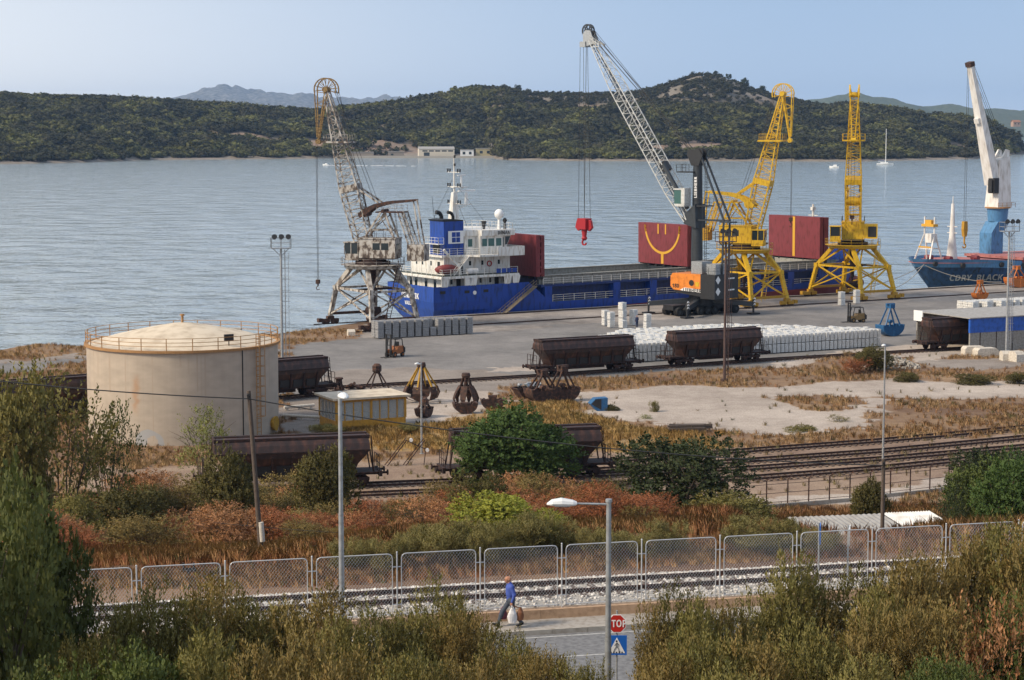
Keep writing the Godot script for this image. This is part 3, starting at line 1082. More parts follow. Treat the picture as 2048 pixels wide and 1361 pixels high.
	top.append(part(o, "counterweight_hanger", b, steel))
	# jib
	var hx: float = k.head_x
	var hy := 34.9
	var foot := Vector3(1.3, 12.3, 0)
	var head := Vector3(hx, hy, 0)
	var mid := foot.lerp(head, 0.36)
	b = B.new()
	lattice(b, foot, mid, 2.5, 2.1, 2.7, 2.7, 8, 0.2, 0.085)
	lattice(b, mid, head, 2.7, 2.7, 1.3, 0.5, 15, 0.17, 0.075)
	var jib := part(o, "jib", b, k.jib)
	top.append(jib)
	b = B.new()
	var ax := (head - foot).normalized()
	var nrm := Vector3.BACK.cross(ax)
	b.box(mid, Vector3(0.9, 2.9, 2.9), Basis(ax, nrm, Vector3.BACK))
	part(jib, "knee_frame", b, k.jib)
	b = B.new()
	ladder(b, foot + nrm * 0.9 + Vector3(0, 1, 0.9), head + nrm * 0.3 + Vector3(0, -1, 0.5), Vector3(0, 0, 0.45), 0.45, 0.022)
	part(jib, "ladder", b, k.jib)
	b = B.new()
	var pf := foot.lerp(head, 0.66)
	for s in [-1.5, 1.5]:
		b.box(pf + Vector3(0, 0, s), Vector3(3.8, 0.25, 0.8))
		rails(b, [pf + Vector3(-1.8, 0.1, s * 1.25), pf + Vector3(1.8, 0.1, s * 1.25)], 1.05, 1.2, 0.028)
	for s in [-1.8, 1.8]:
		b.box(pf + Vector3(s, 0, 0), Vector3(0.6, 0.2, 3.6))
		rails(b, [pf + Vector3(s, 0.1, -1.85), pf + Vector3(s, 0.1, 1.85)], 1.05, 1.2, 0.028)
	part(jib, "jib_platform", b, k.jib)
	# tie from the jib's knee back to the rocker
	b = B.new()
	for s in [-1.15, 1.15]:
		b.bar(mid + nrm * 1.0 + Vector3(0, 0, s), Vector3(-1.2, 18.4, s * 0.9), 0.26)
	top.append(part(o, "tie_rod", b, steel))
	# beak: half wheel and the arm that hangs from it
	b = B.new()
	var tip := head + Vector3(1.3, -7.6, 0)
	for s in [-0.75, 0.75]:
		var z := Vector3(0, 0, s)
		b.ring(head + z, 1.65, 0.16, 0.22, 18, -0.15, PI + 0.35, Basis(Vector3.RIGHT, PI / 2))
		for q in 9:
			var t := -0.1 + (PI + 0.4) * q / 8.0
			b.bar(head + z * 0.5, head + z + Vector3(cos(t), sin(t), 0) * 1.6, 0.07)
	b.tube(head - Vector3(0, 0, 0.9), head + Vector3(0, 0, 0.9), 0.42, -1.0, 12)
	part(jib, "sheave_arch", b, k.beak)
	b = B.new()
	for s in [-0.7, 0.7]:
		var z := Vector3(0, 0, s)
		b.bar(head + z, tip + z * 0.35, 0.2)
		b.bar(head + z + Vector3(1.62, -0.2, 0), tip + z * 0.35 + Vector3(0.15, 0.6, 0), 0.15)
		for q in 7:
			var t := (q + 0.5) / 7.5
			b.bar((head + z).lerp(tip + z * 0.35, t), (head + z + Vector3(1.62, -0.2, 0)).lerp(tip + z * 0.35 + Vector3(0.15, 0.6, 0), t + (0.08 if q % 2 else -0.05)), 0.07)
	for q in 8:
		var t := q / 7.5
		b.bar((head + Vector3(0, 0, 0.7)).lerp(tip + Vector3(0, 0, 0.25), t), (head - Vector3(0, 0, 0.7)).lerp(tip - Vector3(0, 0, 0.25), t), 0.08)
	b.tube(tip - Vector3(0, 0, 0.4), tip + Vector3(0, 0, 0.4), 0.4, -1.0, 10)
	part(jib, "fly_jib", b, k.beak)
	# ropes and hook
	b = B.new()
	var drop: float = k.hook_y
	for s in [-0.28, 0.28]:
		b.bar(tip + Vector3(0.3, 0, s), Vector3(tip.x + 0.3, drop + 0.6, s * 0.9), 0.05)
		b.bar(head + Vector3(-1.6, 0.2, s * 2.4), Vector3(1.3, 17.4, s * 3.5), 0.05)
		b.bar(head + Vector3(-1.3, 0.0, s * 2.0), Vector3(-0.6, 18.4, s * 3.5), 0.05)
	b.bar(Vector3(hx - 1.9, 25.0, -0.8), Vector3(hx - 4.6, 24.6, -0.8), 0.06)
	top.append(part(o, "hoist_rope", b, M.cable))
	b = B.new()
	b.box(Vector3(tip.x + 0.3, drop + 0.35, 0), Vector3(0.5, 0.6, 0.75))
	b.tube(Vector3(tip.x + 0.3, drop + 0.1, 0), Vector3(tip.x + 0.3, drop - 0.3, 0), 0.14, 0.1)
	b.ring(Vector3(tip.x + 0.3, drop - 0.6, 0), 0.26, 0.1, 0.12, 10, -PI * 0.9, PI * 0.5, Basis(Vector3.RIGHT, PI / 2))
	top.append(part(o, "hook", b, M.crane_rust))
	for t in top:
		t.rotation.y = heading - QUAY_TURN

# ---------- mobile harbour crane ----------
func mobile_crane() -> void:
	var o := thing("mobile_harbour_crane", "orange and black mobile harbour crane with long white lattice boom", "crane", Vector3(29.95, 2, -315.65), QUAY_TURN)
	var turn := deg_to_rad(137.0) - QUAY_TURN
	# undercarriage
	var b := B.new()
	b.span(Vector3(-6.5, 0.9, -1.3), Vector3(6.5, 1.7, 1.3))
	b.lathe(Vector3.ZERO, [[1.9, 1.7], [1.9, 3.0], [0.3, 3.0]], 20, false)
	part(o, "chassis", b, M.mhc_dark)
	for s in [[-1, -1], [1, -1], [1, 1], [-1, 1]]:
		b = B.new()
		var e := Vector3(s[0] * 6.6, 1.5, s[1] * 5.0)
		b.hexa([Vector3(s[0] * 1.2 - 0.5, 1.5, s[1] * 1.0 + 0.3), Vector3(s[0] * 1.2 + 0.5, 1.5, s[1] * 1.0 + 0.3), Vector3(s[0] * 1.2 + 0.5, 1.5, s[1] * 1.0 - 0.3), Vector3(s[0] * 1.2 - 0.5, 1.5, s[1] * 1.0 - 0.3),
			Vector3(s[0] * 1.2 - 0.5, 2.6, s[1] * 1.0 + 0.3), Vector3(s[0] * 1.2 + 0.5, 2.6, s[1] * 1.0 + 0.3), Vector3(s[0] * 1.2 + 0.5, 2.6, s[1] * 1.0 - 0.3), Vector3(s[0] * 1.2 - 0.5, 2.6, s[1] * 1.0 - 0.3)])
		b.bar(Vector3(s[0] * 1.2, 2.2, s[1] * 1.0), e + Vector3(0, 0.1, 0), 0.6, 0.75)
		var arm := part(o, "outrigger", b, M.mhc_grey)
		b = B.new()
		b.tube(e + Vector3(0, 0.9, 0), e + Vector3(0, -1.2, 0), 0.2, 0.16, 10)
		b.box(e + Vector3(0, -1.35, 0), Vector3(1.7, 0.22, 1.3))
		part(arm, "support_pad", b, M.mhc_dark)
		b = B.new()
		for q in 3:
			for m in [-1.0, 1.0]:
				b.hexa(slab(e + Vector3(0, 0.1 + q * 0.45, 0.27), Vector3(0.2 * m, -0.14, 0), Vector3(0, 0.2, 0), 0.1))
		part(arm, "chevron", b, M.white_paint)
	for x in [-5.6, -4.2, -1.4, 0.0, 1.4, 4.2, 5.6]:
		for s in [-1.0, 1.0]:
			b = B.new()
			for q in [0.0, 0.5]:
				b.lathe(Vector3.ZERO, [[0.25, q], [0.62, q], [0.7, q + 0.1], [0.7, q + 0.32], [0.62, q + 0.42], [0.25, q + 0.42]], 18)
			var w := part(o, "wheel", b, M.tyre)
			w.transform = Transform3D(Basis(Vector3.RIGHT, PI / 2), Vector3(x, 0.7, s * 1.5 - 0.46))
			b = B.new()
			b.lathe(Vector3.ZERO, [[0.05, -0.02], [0.28, 0.03], [0.28, 0.9], [0.05, 0.95]], 12)
			part(w, "hub", b, M.mhc_grey)
	# slewing housing
	var top := []
	b = B.new()
	b.prism([Vector2(-2.2, 3.6), Vector2(3.2, 3.9), Vector2(3.8, 4.4), Vector2(3.8, 6.0), Vector2(3.4, 6.5), Vector2(-2.2, 6.5)], Vector3(0, 0, 6.0), Vector3(0, 0, -3.0))
	top.append(part(o, "machine_housing", b, M.mhc_orange))
	b = B.new()
	b.span(Vector3(-5.0, 2.7, -3.05), Vector3(-2.2, 6.55, 3.05))
	b.prism([Vector2(-2.2, 3.0), Vector2(2.6, 3.4), Vector2(3.3, 3.86), Vector2(-2.2, 3.58)], Vector3(0, 0, 5.8), Vector3(0, 0, -2.9))
	var cw := part(o, "counterweight", b, M.mhc_dark)
	top.append(cw)
	# marks: white diamonds, grab rails, name
	b = B.new()
	for y in [3.9, 5.7]:
		b.prism([Vector2(-0.6, 0), Vector2(0, -0.65), Vector2(0.6, 0), Vector2(0, 0.65)], Vector3(-0.03, 0, 0), Vector3(-5.0, y, -2.2), Vector3(0, 0, 1), Vector3.UP)
		b.box(Vector3(-5.05, y + 0.15, 1.2), Vector3(0.06, 0.22, 1.5))
	part(cw, "white_mark", b, M.white_paint)
	b = B.new()
	b.prism([Vector2(-2.2, 3.62), Vector2(-2.2, 4.15), Vector2(1.0, 4.3), Vector2(1.9, 3.9), Vector2(1.4, 3.8)], Vector3(0, 0, -0.02), Vector3(0, 0, -3.0))
	var plate := part(top[0], "white_band", b, M.white_paint)
	var face := Basis(Vector3(-1, 0, 0), Vector3.UP, Vector3(0, 0, -1))
	lettering(top[0], "lettering", "LIEBHERR", 0.78, M.black, Vector3(-0.55, 3.92, -3.04), face)
	lettering(top[0], "lettering", "180", 0.85, M.black, Vector3(2.75, 4.5, -3.02), face)
	b = B.new()
	b.tube(Vector3(-0.4, 5.1, -2.9), Vector3(-0.4, 5.1, -3.03), 0.48, -1.0, 18)
	part(top[0], "air_vent", b, M.black)
	b = B.new()
	b.span(Vector3(-1.9, 4.6, -3.03), Vector3(-1.2, 5.3, -2.98))
	part(top[0], "warning_plate", b, M.crane_yellow)
	for q in [[-1.9, 0.6, 1.9], [-4.6, -2.6, 1.6]]:
		b = B.new()
		b.span(Vector3(q[0], 6.55, -2.3), Vector3(q[0] + 2.1, 6.55 + q[2], 0.3) if q[0] > -3.0 else Vector3(q[1] - 0.3, 6.55 + q[2], 0.9))
		for i in 6:
			b.span(Vector3(q[0] + 0.1, 6.8 + i * 0.26, -2.34), Vector3(q[0] + 1.9, 6.9 + i * 0.26, -2.29))
		top.append(part(o, "cooling_unit", b, M.zinc))
	b = B.new()
	rails(b, [Vector3(-4.9, 6.6, 2.8), Vector3(-4.9, 6.6, -2.9), Vector3(-2.4, 6.6, -2.9)], 1.0, 1.4, 0.025)
	top.append(part(o, "roof_railing", b, M.mhc_grey))
	# tower
	b = B.new()
	b.tube(Vector3(0.9, 6.0, 0), Vector3(0.9, 24.0, 0), 0.95, 0.72, 14)
	b.prism([Vector2(0.2, 13.6), Vector2(2.5, 14.2), Vector2(2.9, 15.1), Vector2(2.3, 15.9), Vector2(0.4, 17.4)], Vector3(0, 0, 2.6), Vector3(0, 0, -1.3))
	var tower := part(o, "tower", b, M.mhc_grey)
	top.append(tower)
	lettering(tower, "lettering", "LIEBHERR", 0.72, M.white_paint, Vector3(0.55, 20.0, -0.95), Basis(Vector3(0, 1, 0), Vector3(1, 0, 0), Vector3(0, 0, -1)))
	b = B.new()
	for s in [-0.5, 0.5]:
		b.tube(Vector3(1.9, 25.2, s - 0.12), Vector3(1.9, 25.2, s + 0.12), 0.75, -1.0, 16)
		b.tube(Vector3(0.3, 25.4, s - 0.12), Vector3(0.3, 25.4, s + 0.12), 0.8, -1.0, 16)
		b.prism([Vector2(0.2, 23.4), Vector2(1.6, 23.4), Vector2(2.5, 25.2), Vector2(1.6, 25.9), Vector2(0.2, 26.1), Vector2(-0.6, 25.0)], Vector3(0, 0, 0.1), Vector3(0, 0, s - 0.28))
	part(tower, "head_sheave", b, M.mhc_dark)
	b = B.new()
	b.span(Vector3(0.9, 22.3, -1.6), Vector3(3.9, 22.5, 0.8))
	rails(b, [Vector3(1.4, 22.5, -1.6), Vector3(3.9, 22.5, -1.6), Vector3(3.9, 22.5, 0.8)], 1.1, 1.2, 0.03)
	b.span(Vector3(-1.6, 17.0, -1.2), Vector3(0.2, 17.2, 1.0))
	rails(b, [Vector3(-1.6, 17.2, 1.0), Vector3(-1.6, 17.2, -1.2), Vector3(0, 17.2, -1.2)], 1.1, 1.0, 0.03)
	ladder(b, Vector3(-0.3, 7.0, 0.6), Vector3(-0.3, 24.5, 0.6), Vector3(0, 0, 0.5), 0.4, 0.03)
	for i in 20:
		b.ring(Vector3(-0.6, 8.0 + i * 0.8, 0.6), 0.4, 0.05, 0.05, 6, PI * 0.5, PI * 1.5)
	part(tower, "platform", b, M.mhc_dark)
	b = B.new()
	b.span(Vector3(1.7, 17.2, -2.3), Vector3(2.4, 19.9, -0.7))
	b.prism([Vector2(1.8, 17.0), Vector2(3.6, 17.0), Vector2(3.9, 17.4), Vector2(1.8, 17.4)], Vector3(0, 0, 1.5), Vector3(0, 0, -2.25))
	b.span(Vector3(2.4, 19.6, -2.3), Vector3(4.0, 19.8, -0.7))
	var cab := part(o, "driver_cab", b, M.boom_white)
	top.append(cab)
	b = B.new()
	b.prism([Vector2(2.4, 17.4), Vector2(3.8, 17.4), Vector2(3.9, 19.6), Vector2(2.4, 19.6)], Vector3(0, 0, 1.4), Vector3(0, 0, -2.2))
	part(cab, "cab_glazing", b, M.glass_green)
	# boom
	var foot := Vector3(2.3, 14.7, 0)
	var head := Vector3(23.4, 44.4, 0)
	var t0 := foot.lerp(head, 0.16)
	var t1 := foot.lerp(head, 0.72)
	b = B.new()
	lattice(b, foot, t0, 2.6, 0.5, 2.1, 2.1, 3, 0.15, 0.06)
	lattice(b, t0, t1, 2.1, 2.1, 2.0, 2.0, 17, 0.13, 0.055)
	lattice(b, t1, head, 2.0, 2.0, 1.0, 0.6, 7, 0.12, 0.055)
	var boom := part(o, "boom", b, M.boom_white)
	top.append(boom)
	b = B.new()
	var ax := (head - foot).normalized()
	var nrm := Vector3.BACK.cross(ax)
	for s in [-0.5, 0.2, 0.5]:
		b.bar(foot - nrm * 0.3 + Vector3(0, 0, s), head - nrm * 0.2 + Vector3(0, 0, s), 0.1)
	b.box(foot.lerp(head, 0.27) + nrm * 0.8, Vector3(1.6, 0.9, 1.2), Basis(ax, nrm, Vector3.BACK))
	part(boom, "boom_hose", b, M.mhc_dark)
	b = B.new()
	b.bar(foot + ax * 1.0 + nrm * 0.9 + Vector3(0, 0.6, -0.9), foot + ax * 10.0 + nrm * 1.2 + Vector3(0, 0, -0.9), 0.5)
	part(boom, "luffing_cylinder", b, M.mhc_grey)
	b = B.new()
	for s in [-0.6, 0.6]:
		b.prism([Vector2(-1.5, -1.3), Vector2(0.2, -1.7), Vector2(1.0, -1.2), Vector2(1.1, 0.3), Vector2(0.5, 0.9), Vector2(-0.5, 0.8)], Vector3(0, 0, 0.12), head + Vector3(0, 0, s))
		b.bar(head + Vector3(-1.4, -1.0, s), head + Vector3(-2.6, -1.6, s), 0.3)
	b.box(head + Vector3(1.0, -1.4, 0), Vector3(1.2, 0.9, 1.6))
	part(boom, "boom_head", b, M.zinc)
	b = B.new()
	for s in [-0.3, 0.3]:
		b.ring(head + Vector3(0.4, 0.8, s), 1.0, 0.22, 0.16, 22, 0, TAU, Basis(Vector3.RIGHT, PI / 2))
		for i in 8:
			var t := TAU * i / 8.0
			b.bar(head + Vector3(0.4, 0.8, s), head + Vector3(0.4 + cos(t), 0.8 + sin(t), s), 0.1)
	part(boom, "head_sheave", b, M.mhc_grey)
	b = B.new()
	b.bar(head + Vector3(1.0, -1.0, 0.7), head + Vector3(1.3, 1.4, 0.7), 0.06)
	part(boom, "aerial", b, M.boom_white)
	b = B.new()
	rails(b, [head + Vector3(-2.6, -2.0, -0.9), head + Vector3(-0.6, -0.9, -0.9)], 0.9, 0.9, 0.03)
	b.box(head + Vector3(-1.9, -1.9, -0.6), Vector3(1.7, 0.1, 0.8))
	part(boom, "head_platform", b, M.boom_white)
	# ropes and stays
	b = B.new()
	for s in [-0.5, 0.5]:
		b.bar(Vector3(1.9, 25.7, s), head + Vector3(-1.7, -1.0, s), 0.09)
		b.bar(Vector3(1.9, 25.3, s * 0.6), head + Vector3(0.0, 1.5, s * 0.6), 0.05)
		for q in [1.0, 1.5]:
			b.bar(head + Vector3(q, -1.3, s * q), Vector3(24.5 + (q - 1.25) * 2.6, 14.2, s * 1.5), 0.05)
	b.bar(head + Vector3(0.8, -1.2, 0), Vector3(24.5, 14.4, 0), 0.045)
	top.append(part(o, "hoist_rope", b, M.cable))
	b = B.new()
	for s in [-0.8, 0.8]:
		b.bar(Vector3(-0.1, 25.0, s * 0.7), Vector3(-4.9, 15.0, s), 0.26)
		b.bar(Vector3(-4.9, 15.0, s), Vector3(-4.7, 6.4, s), 0.24)
		b.bar(Vector3(-4.9, 14.9, s), Vector3(0.6, 14.9, s), 0.2)
	b.span(Vector3(-6.2, 14.6, -1.0), Vector3(-4.2, 14.8, 1.0))
	top.append(part(o, "back_stay", b, M.mhc_grey))
	# bottom block
	b = B.new()
	b.span(Vector3(23.6, 12.6, -0.8), Vector3(25.4, 14.4, 0.8))
	for s in [-1.0, 1.0]:
		b.prism([Vector2(0.7, 14.3), Vector2(1.5, 14.0), Vector2(1.8, 12.9), Vector2(1.2, 12.3), Vector2(0.5, 12.6)], Vector3(0, 0, 0.5), Vector3(24.5, 0, -0.25), Vector3(s, 0, 0), Vector3.UP)
	b.tube(Vector3(24.5, 12.6, 0), Vector3(24.5, 11.4, 0), 0.55, 0.35, 12)
	b.ball(Vector3(24.5, 11.1, 0), Vector3(0.5, 0.4, 0.5))
	b.ring(Vector3(24.5, 10.4, 0), 0.42, 0.22, 0.24, 14, -PI * 0.95, PI * 0.55, Basis(Vector3.RIGHT, PI / 2))
	top.append(part(o, "hook_block", b, M.hook_red))
	for t in top:
		t.rotation.y = turn

func slab(at: Vector3, a: Vector3, u: Vector3, h: float) -> Array:   # small slanting plate
	var n := Vector3(0, 0, 0.02)
	return [at - n, at + a - n, at + a + n, at + n, at + u - n, at + a + u - n, at + a + u + n, at + u + n]

func build_quay_things() -> void:
	M.glass_green = mat(0.05, 0.12, 0.11, 0.08)
	portal_crane("portal_crane", "weathered grey portal crane with rusty jib standing at the end of the quay", Vector3(-20.55, YARD, -294.83), deg_to_rad(168), {
		"grey": true, "steel": M.crane_grey, "low": M.crane_rust, "house": M.crane_grey, "deck": M.crane_rust, "cab": M.crane_grey, "cab_side": -1.0, "weight": M.crane_grey, "jib": M.crane_grey, "beak": M.beak_rust, "head_x": 6.9, "hook_y": 6.2})
	var yel := {"grey": false, "steel": M.crane_yellow, "low": M.yellow_dirty, "house": M.crane_yellow, "deck": M.black, "cab": M.crane_yellow, "cab_side": 1.2, "weight": M.yellow_dirty, "jib": M.crane_yellow, "beak": M.crane_yellow, "head_x": 6.2, "hook_y": 14.0}
	portal_crane("portal_crane", "yellow portal crane right beside the orange mobile crane, its jib leaning right", Vector3(38.75, YARD, -332.78), deg_to_rad(-22), yel)
	yel.cab_side = 2.9
	yel.side_box = true
	yel.head_x = 6.6
	portal_crane("portal_crane", "yellow portal crane nearest the ship's bow, its jib seen end on", Vector3(58.96, YARD, -345.71), deg_to_rad(-101), yel)
	mobile_crane()
	blue_ship()
	second_ship()
	quay_stock()

# ---------- ships ----------
# A hull is lofted through stations; each station lists [height, half breadth], from the keel up. x runs from the stern.
func loft(b: B, stations: Array, lo: float, hi: float, flip := 1.0) -> void:   # the skin between two shares of the station's height list
	for i in stations.size() - 1:
		var s0: Array = stations[i]
		var s1: Array = stations[i + 1]
		for j in s0[1].size() - 1:
			for side in [-1.0, 1.0]:
				var p := [[s0, j], [s1, j], [s1, j + 1], [s0, j + 1]]
				var q := []
				for k in p:
					var st: Array = k[0]
					var e: Array = st[1][k[1]]
					q.append(Vector3(st[0] + (e[2] if e.size() > 2 else 0.0), e[0], e[1] * side))
				if (q[0].y + q[2].y) / 2.0 < lo or (q[0].y + q[2].y) / 2.0 >= hi:
					continue
				if side > 0.0:
					b.quad(q[0], q[1], q[2], q[3])
				else:
					b.quad(q[1], q[0], q[3], q[2])

func porthole(parent: Node, called: String, at: Vector3, size: Vector3, m: Material) -> void:
	var b := B.new()
	b.box(at, size)
	part(parent, called, b, m)

func blue_ship() -> void:
	var q := Vector3(cos(QUAY_TURN), 0, -sin(QUAY_TURN))
	var zz := Vector3(sin(QUAY_TURN), 0, cos(QUAY_TURN))
	var o := thing("cargo_ship", "blue coaster with white wheelhouse and raised maroon hatch covers, moored behind the cranes", "ship", Vector3(-22, 0, -303.4) + q * 12.2 - zz * 8.2, QUAY_TURN)
	o.rotation = Vector3(0, QUAY_TURN, deg_to_rad(0.45))
	var H := 7.5
	# main hull, up to the main deck; poop and forecastle rise above it
	var st := [
		[0.0, [[-0.5, 2.5, 2.6], [1.4, 5.2, 1.0], [3.0, 6.9, 0.3], [4.2, 7.3], [6.6, 7.4]]],
		[4.0, [[-1.5, 4.5], [1.3, 6.9], [2.8, 7.4], [4.1, 7.5], [6.6, 7.5]]],
		[10.0, [[-2.0, 7.0], [1.3, 7.5], [2.7, 7.5], [4.0, 7.5], [6.6, 7.5]]],
		[17.6, [[-2.0, 7.5], [1.5, 7.5], [2.6, 7.5], [3.6, 7.5], [6.6, 7.5]]],
		[19.6, [[-2.0, 7.5], [1.5, 7.5], [2.4, 7.5], [3.0, 7.5], [5.0, 7.5]]],
		[21.6, [[-2.0, 7.5], [1.6, 7.5], [2.2, 7.5], [2.8, 7.5], [3.2, 7.5]]],
		[30.0, [[-2.0, 7.5], [1.8, 7.5], [2.2, 7.5], [2.8, 7.5], [3.2, 7.5]]],
		[50.0, [[-2.0, 7.5], [2.2, 7.5], [2.5, 7.5], [2.9, 7.5], [3.3, 7.5]]],
		[70.0, [[-2.0, 7.5], [2.5, 7.5], [2.7, 7.5], [3.0, 7.5], [3.4, 7.5]]],
		[79.0, [[-2.0, 6.6], [2.6, 7.2], [2.9, 7.3], [3.3, 7.4], [3.9, 7.5]]],
		[82.0, [[-2.0, 5.7], [2.6, 6.5], [3.2, 6.7], [4.6, 7.0], [6.6, 7.3]]],
		[86.0, [[-2.0, 3.8], [2.6, 4.8], [3.4, 5.1], [5.0, 5.7], [7.8, 6.5]]],
		[90.0, [[-2.0, 1.7], [2.6, 2.4], [3.6, 2.8], [5.4, 3.5], [8.4, 4.6]]],
		[92.2, [[-2.0, 0.35], [2.6, 0.5], [3.8, 0.9], [5.6, 1.7], [8.6, 2.6]]],
		[93.0, [[-2.0, 0.02], [2.6, 0.02], [3.8, 0.02, 0.5], [5.6, 0.02, 1.4], [8.7, 0.02, 2.6]]]]
	var b := B.new()
	loft(b, st, 1.2, 99.0)
	var s0: Array = st[0][1]
	for j in s0.size() - 1:   # transom
		b.quad(Vector3(s0[j][2] if s0[j].size() > 2 else 0.0, s0[j][0], -s0[j][1]), Vector3(s0[j][2] if s0[j].size() > 2 else 0.0, s0[j][0], s0[j][1]), Vector3(s0[j + 1][2] if s0[j + 1].size() > 2 else 0.0, s0[j + 1][0], s0[j + 1][1]), Vector3(s0[j + 1][2] if s0[j + 1].size() > 2 else 0.0, s0[j + 1][0], -s0[j + 1][1]))
	var hull := part(o, "hull", b, M.hull_blue)
	b = B.new()
	loft(b, st, -9.0, 1.2)
	b.ball(Vector3(93.2, 2.2, 0), Vector3(3.2, 1.5, 1.3), 12, 8)
	part(hull, "boot_top", b, M.boot_red)
	b = B.new()   # decks
	b.quad(Vector3(0.3, 5.4, 7.2), Vector3(19, 5.4, 7.4), Vector3(19, 5.4, -7.4), Vector3(0.3, 5.4, -7.2))
	b.quad(Vector3(19, 3.0, 7.45), Vector3(80, 3.2, 7.45), Vector3(80, 3.2, -7.45), Vector3(19, 3.0, -7.45))
	b.prism([Vector2(80, -7.2), Vector2(86, -6.1), Vector2(90, -4.0), Vector2(93, -1.5), Vector2(94.6, 0), Vector2(93, 1.5), Vector2(90, 4.0), Vector2(86, 6.1), Vector2(80, 7.2)], Vector3(0, 0.1, 0), Vector3(0, 6.4, 0), Vector3.RIGHT, Vector3.BACK)
	b.span(Vector3(79.9, 3.2, -7.3), Vector3(80.1, 6.5, 7.3))
	part(o, "deck", b, M.deck_green)
	# cargo hold: side box, upper walkway on brackets, pale coaming
	b = B.new()
	for s in [-1.0, 1.0]:
		b.span(Vector3(20.5, 3.2, s * 6.0 - 0.15), Vector3(80, 5.9, s * 6.0 + 0.15))
		b.span(Vector3(20.0, 5.6, minf(s * 5.9, s * 7.5)), Vector3(80, 5.95, maxf(s * 5.9, s * 7.5)))
	b.span(Vector3(20.5, 3.2, -6), Vector3(20.8, 7.2, 6))
	var box := part(o, "hold_side", b, M.hull_dark)
	for x in [21.4, 35.0, 42.5, 50.0, 57.5, 65.0, 72.5, 79.5]:
		for s in [-1.0, 1.0]:
			b = B.new()
			b.span(Vector3(x - 0.7, 3.1, s * 6.8 - 0.72), Vector3(x + 0.7, 5.7, s * 6.8 + 0.71))
			part(box, "web_frame", b, M.hull_blue)
	b = B.new()
	for s in [-1.0, 1.0]:
		b.span(Vector3(20.5, 5.9, s * 5.9 - 0.15), Vector3(80, 7.3, s * 5.9 + 0.15))
		b.span(Vector3(20.5, 7.3, s * 6.0 - 0.4), Vector3(80, 7.42, s * 6.0 + 0.4))
		for k in 30:
			b.span(Vector3(21.0 + k * 2.0, 5.95, s * 6.15 - 0.12), Vector3(21.1 + k * 2.0, 7.3, s * 6.15 + 0.12))
	b.span(Vector3(79.7, 3.2, -5.9), Vector3(80.0, 7.3, 5.9))
	part(o, "hatch_coaming", b, M.deck_grey)
	b = B.new()
	b.quad(Vector3(20.6, 1.0, 5.8), Vector3(79.8, 1.0, 5.8), Vector3(79.8, 1.0, -5.8), Vector3(20.6, 1.0, -5.8))
	part(o, "hold_floor", b, M.deck_grey)
	b = B.new()
	for s in [-1.0, 1.0]:
		rails(b, [Vector3(20.5, 5.95, s * 7.4), Vector3(80, 5.95, s * 7.4)], 1.05, 1.9, 0.035, 2)
		rails(b, [Vector3(22.3, 3.2, s * 7.4), Vector3(79, 3.3, s * 7.4)], 1.05, 2.1, 0.035, 2)
	part(o, "deck_railing", b, M.ship_white)
	# raised hatch covers
	for h in [[19.4, 1.6, 7.3, 14.0, 0], [50.0, 2.0, 7.6, 14.6, 1], [79.5, 2.0, 7.6, 15.0, 2]]:
		b = B.new()
		b.span(Vector3(h[0], h[2], -7.0), Vector3(h[0] + 0.75, h[3], 7.0))
		b.span(Vector3(h[0] + 0.95, h[2], -7.0), Vector3(h[0] + h[1], h[3] - 0.05, 7.0))
		b.span(Vector3(h[0] + 0.7, h[2] + 0.4, -6.7), Vector3(h[0] + 1.0, h[3] - 0.5, 6.7))
		var c := part(o, "hatch_cover", b, M.hatch)
		b = B.new()
		for k in 7:
			b.span(Vector3(h[0] + 0.2, h[2] - 0.45, -6.8 + k * 2.2), Vector3(h[0] + h[1] - 0.2, h[2], -6.3 + k * 2.2))
		part(c, "hinge", b, M.black)
		b = B.new()
		var x: float = h[0] - 0.03
		if h[4] == 1:   # a bow drawn across the panel, with a stem and two ticks
			var prev := Vector3.ZERO
			for k in 25:
				var t := PI * k / 24.0
				var p := Vector3(x, 14.3 - 4.75 * sin(t), -4.9 * cos(t))
				if k:
					b.bar(prev, p, 0.05, 0.42)
					b.box((prev + p) / 2, Vector3(0.04, 0.3, 0.3))
				prev = p
			b.span(Vector3(x - 0.02, 7.7, -0.35), Vector3(x + 0.02, 9.6, 0.35))
			for z in [-1.2, 0.9]:
				b.span(Vector3(x - 0.02, 12.8, z - 0.16), Vector3(x + 0.02, 14.5, z + 0.16))
			part(c, "yellow_marking", b, M.hatch_yellow)
		elif h[4] == 2:
			b.span(Vector3(x - 0.02, 7.8, -0.32), Vector3(x + 0.02, 14.9, 0.32))
			part(c, "yellow_marking", b, M.hatch_yellow)
		else:
			for k in 6:
				b.span(Vector3(h[0] + 0.3, 7.6 + k * 1.05, 6.98), Vector3(h[0] + 1.4, 7.9 + k * 1.05, 7.06))
			part(c, "lug", b, M.hatch)
	# poop house, lower tier behind the bulwark
	b = B.new()
	b.span(Vector3(2.6, 5.4, -5.6), Vector3(15.6, 8.0, 5.6))
	var house := part(o, "deck_house", b, M.ship_white)
	for z in [-4.2, -2.6, 0.6, 3.4]:
		porthole(house, "door", Vector3(2.58, 6.5, z), Vector3(0.06, 1.9, 0.75), M.glass)
	for x in [4.3, 7.4, 9.7, 11.5, 14.2]:
		porthole(house, "window", Vector3(x, 7.1, 5.6), Vector3(0.4, 0.75, 0.06), M.glass)
	for x in [5.6, 12.7]:
		porthole(house, "door", Vector3(x, 6.6, 5.6), Vector3(0.8, 1.9, 0.06), M.black)
	# boat deck, with its white edge and the pillars under it
	b = B.new()
	b.span(Vector3(1.4, 8.0, -7.5), Vector3(15.8, 8.14, 7.5))
	b.span(Vector3(1.3, 7.75, -7.55), Vector3(15.85, 8.0, 7.55))
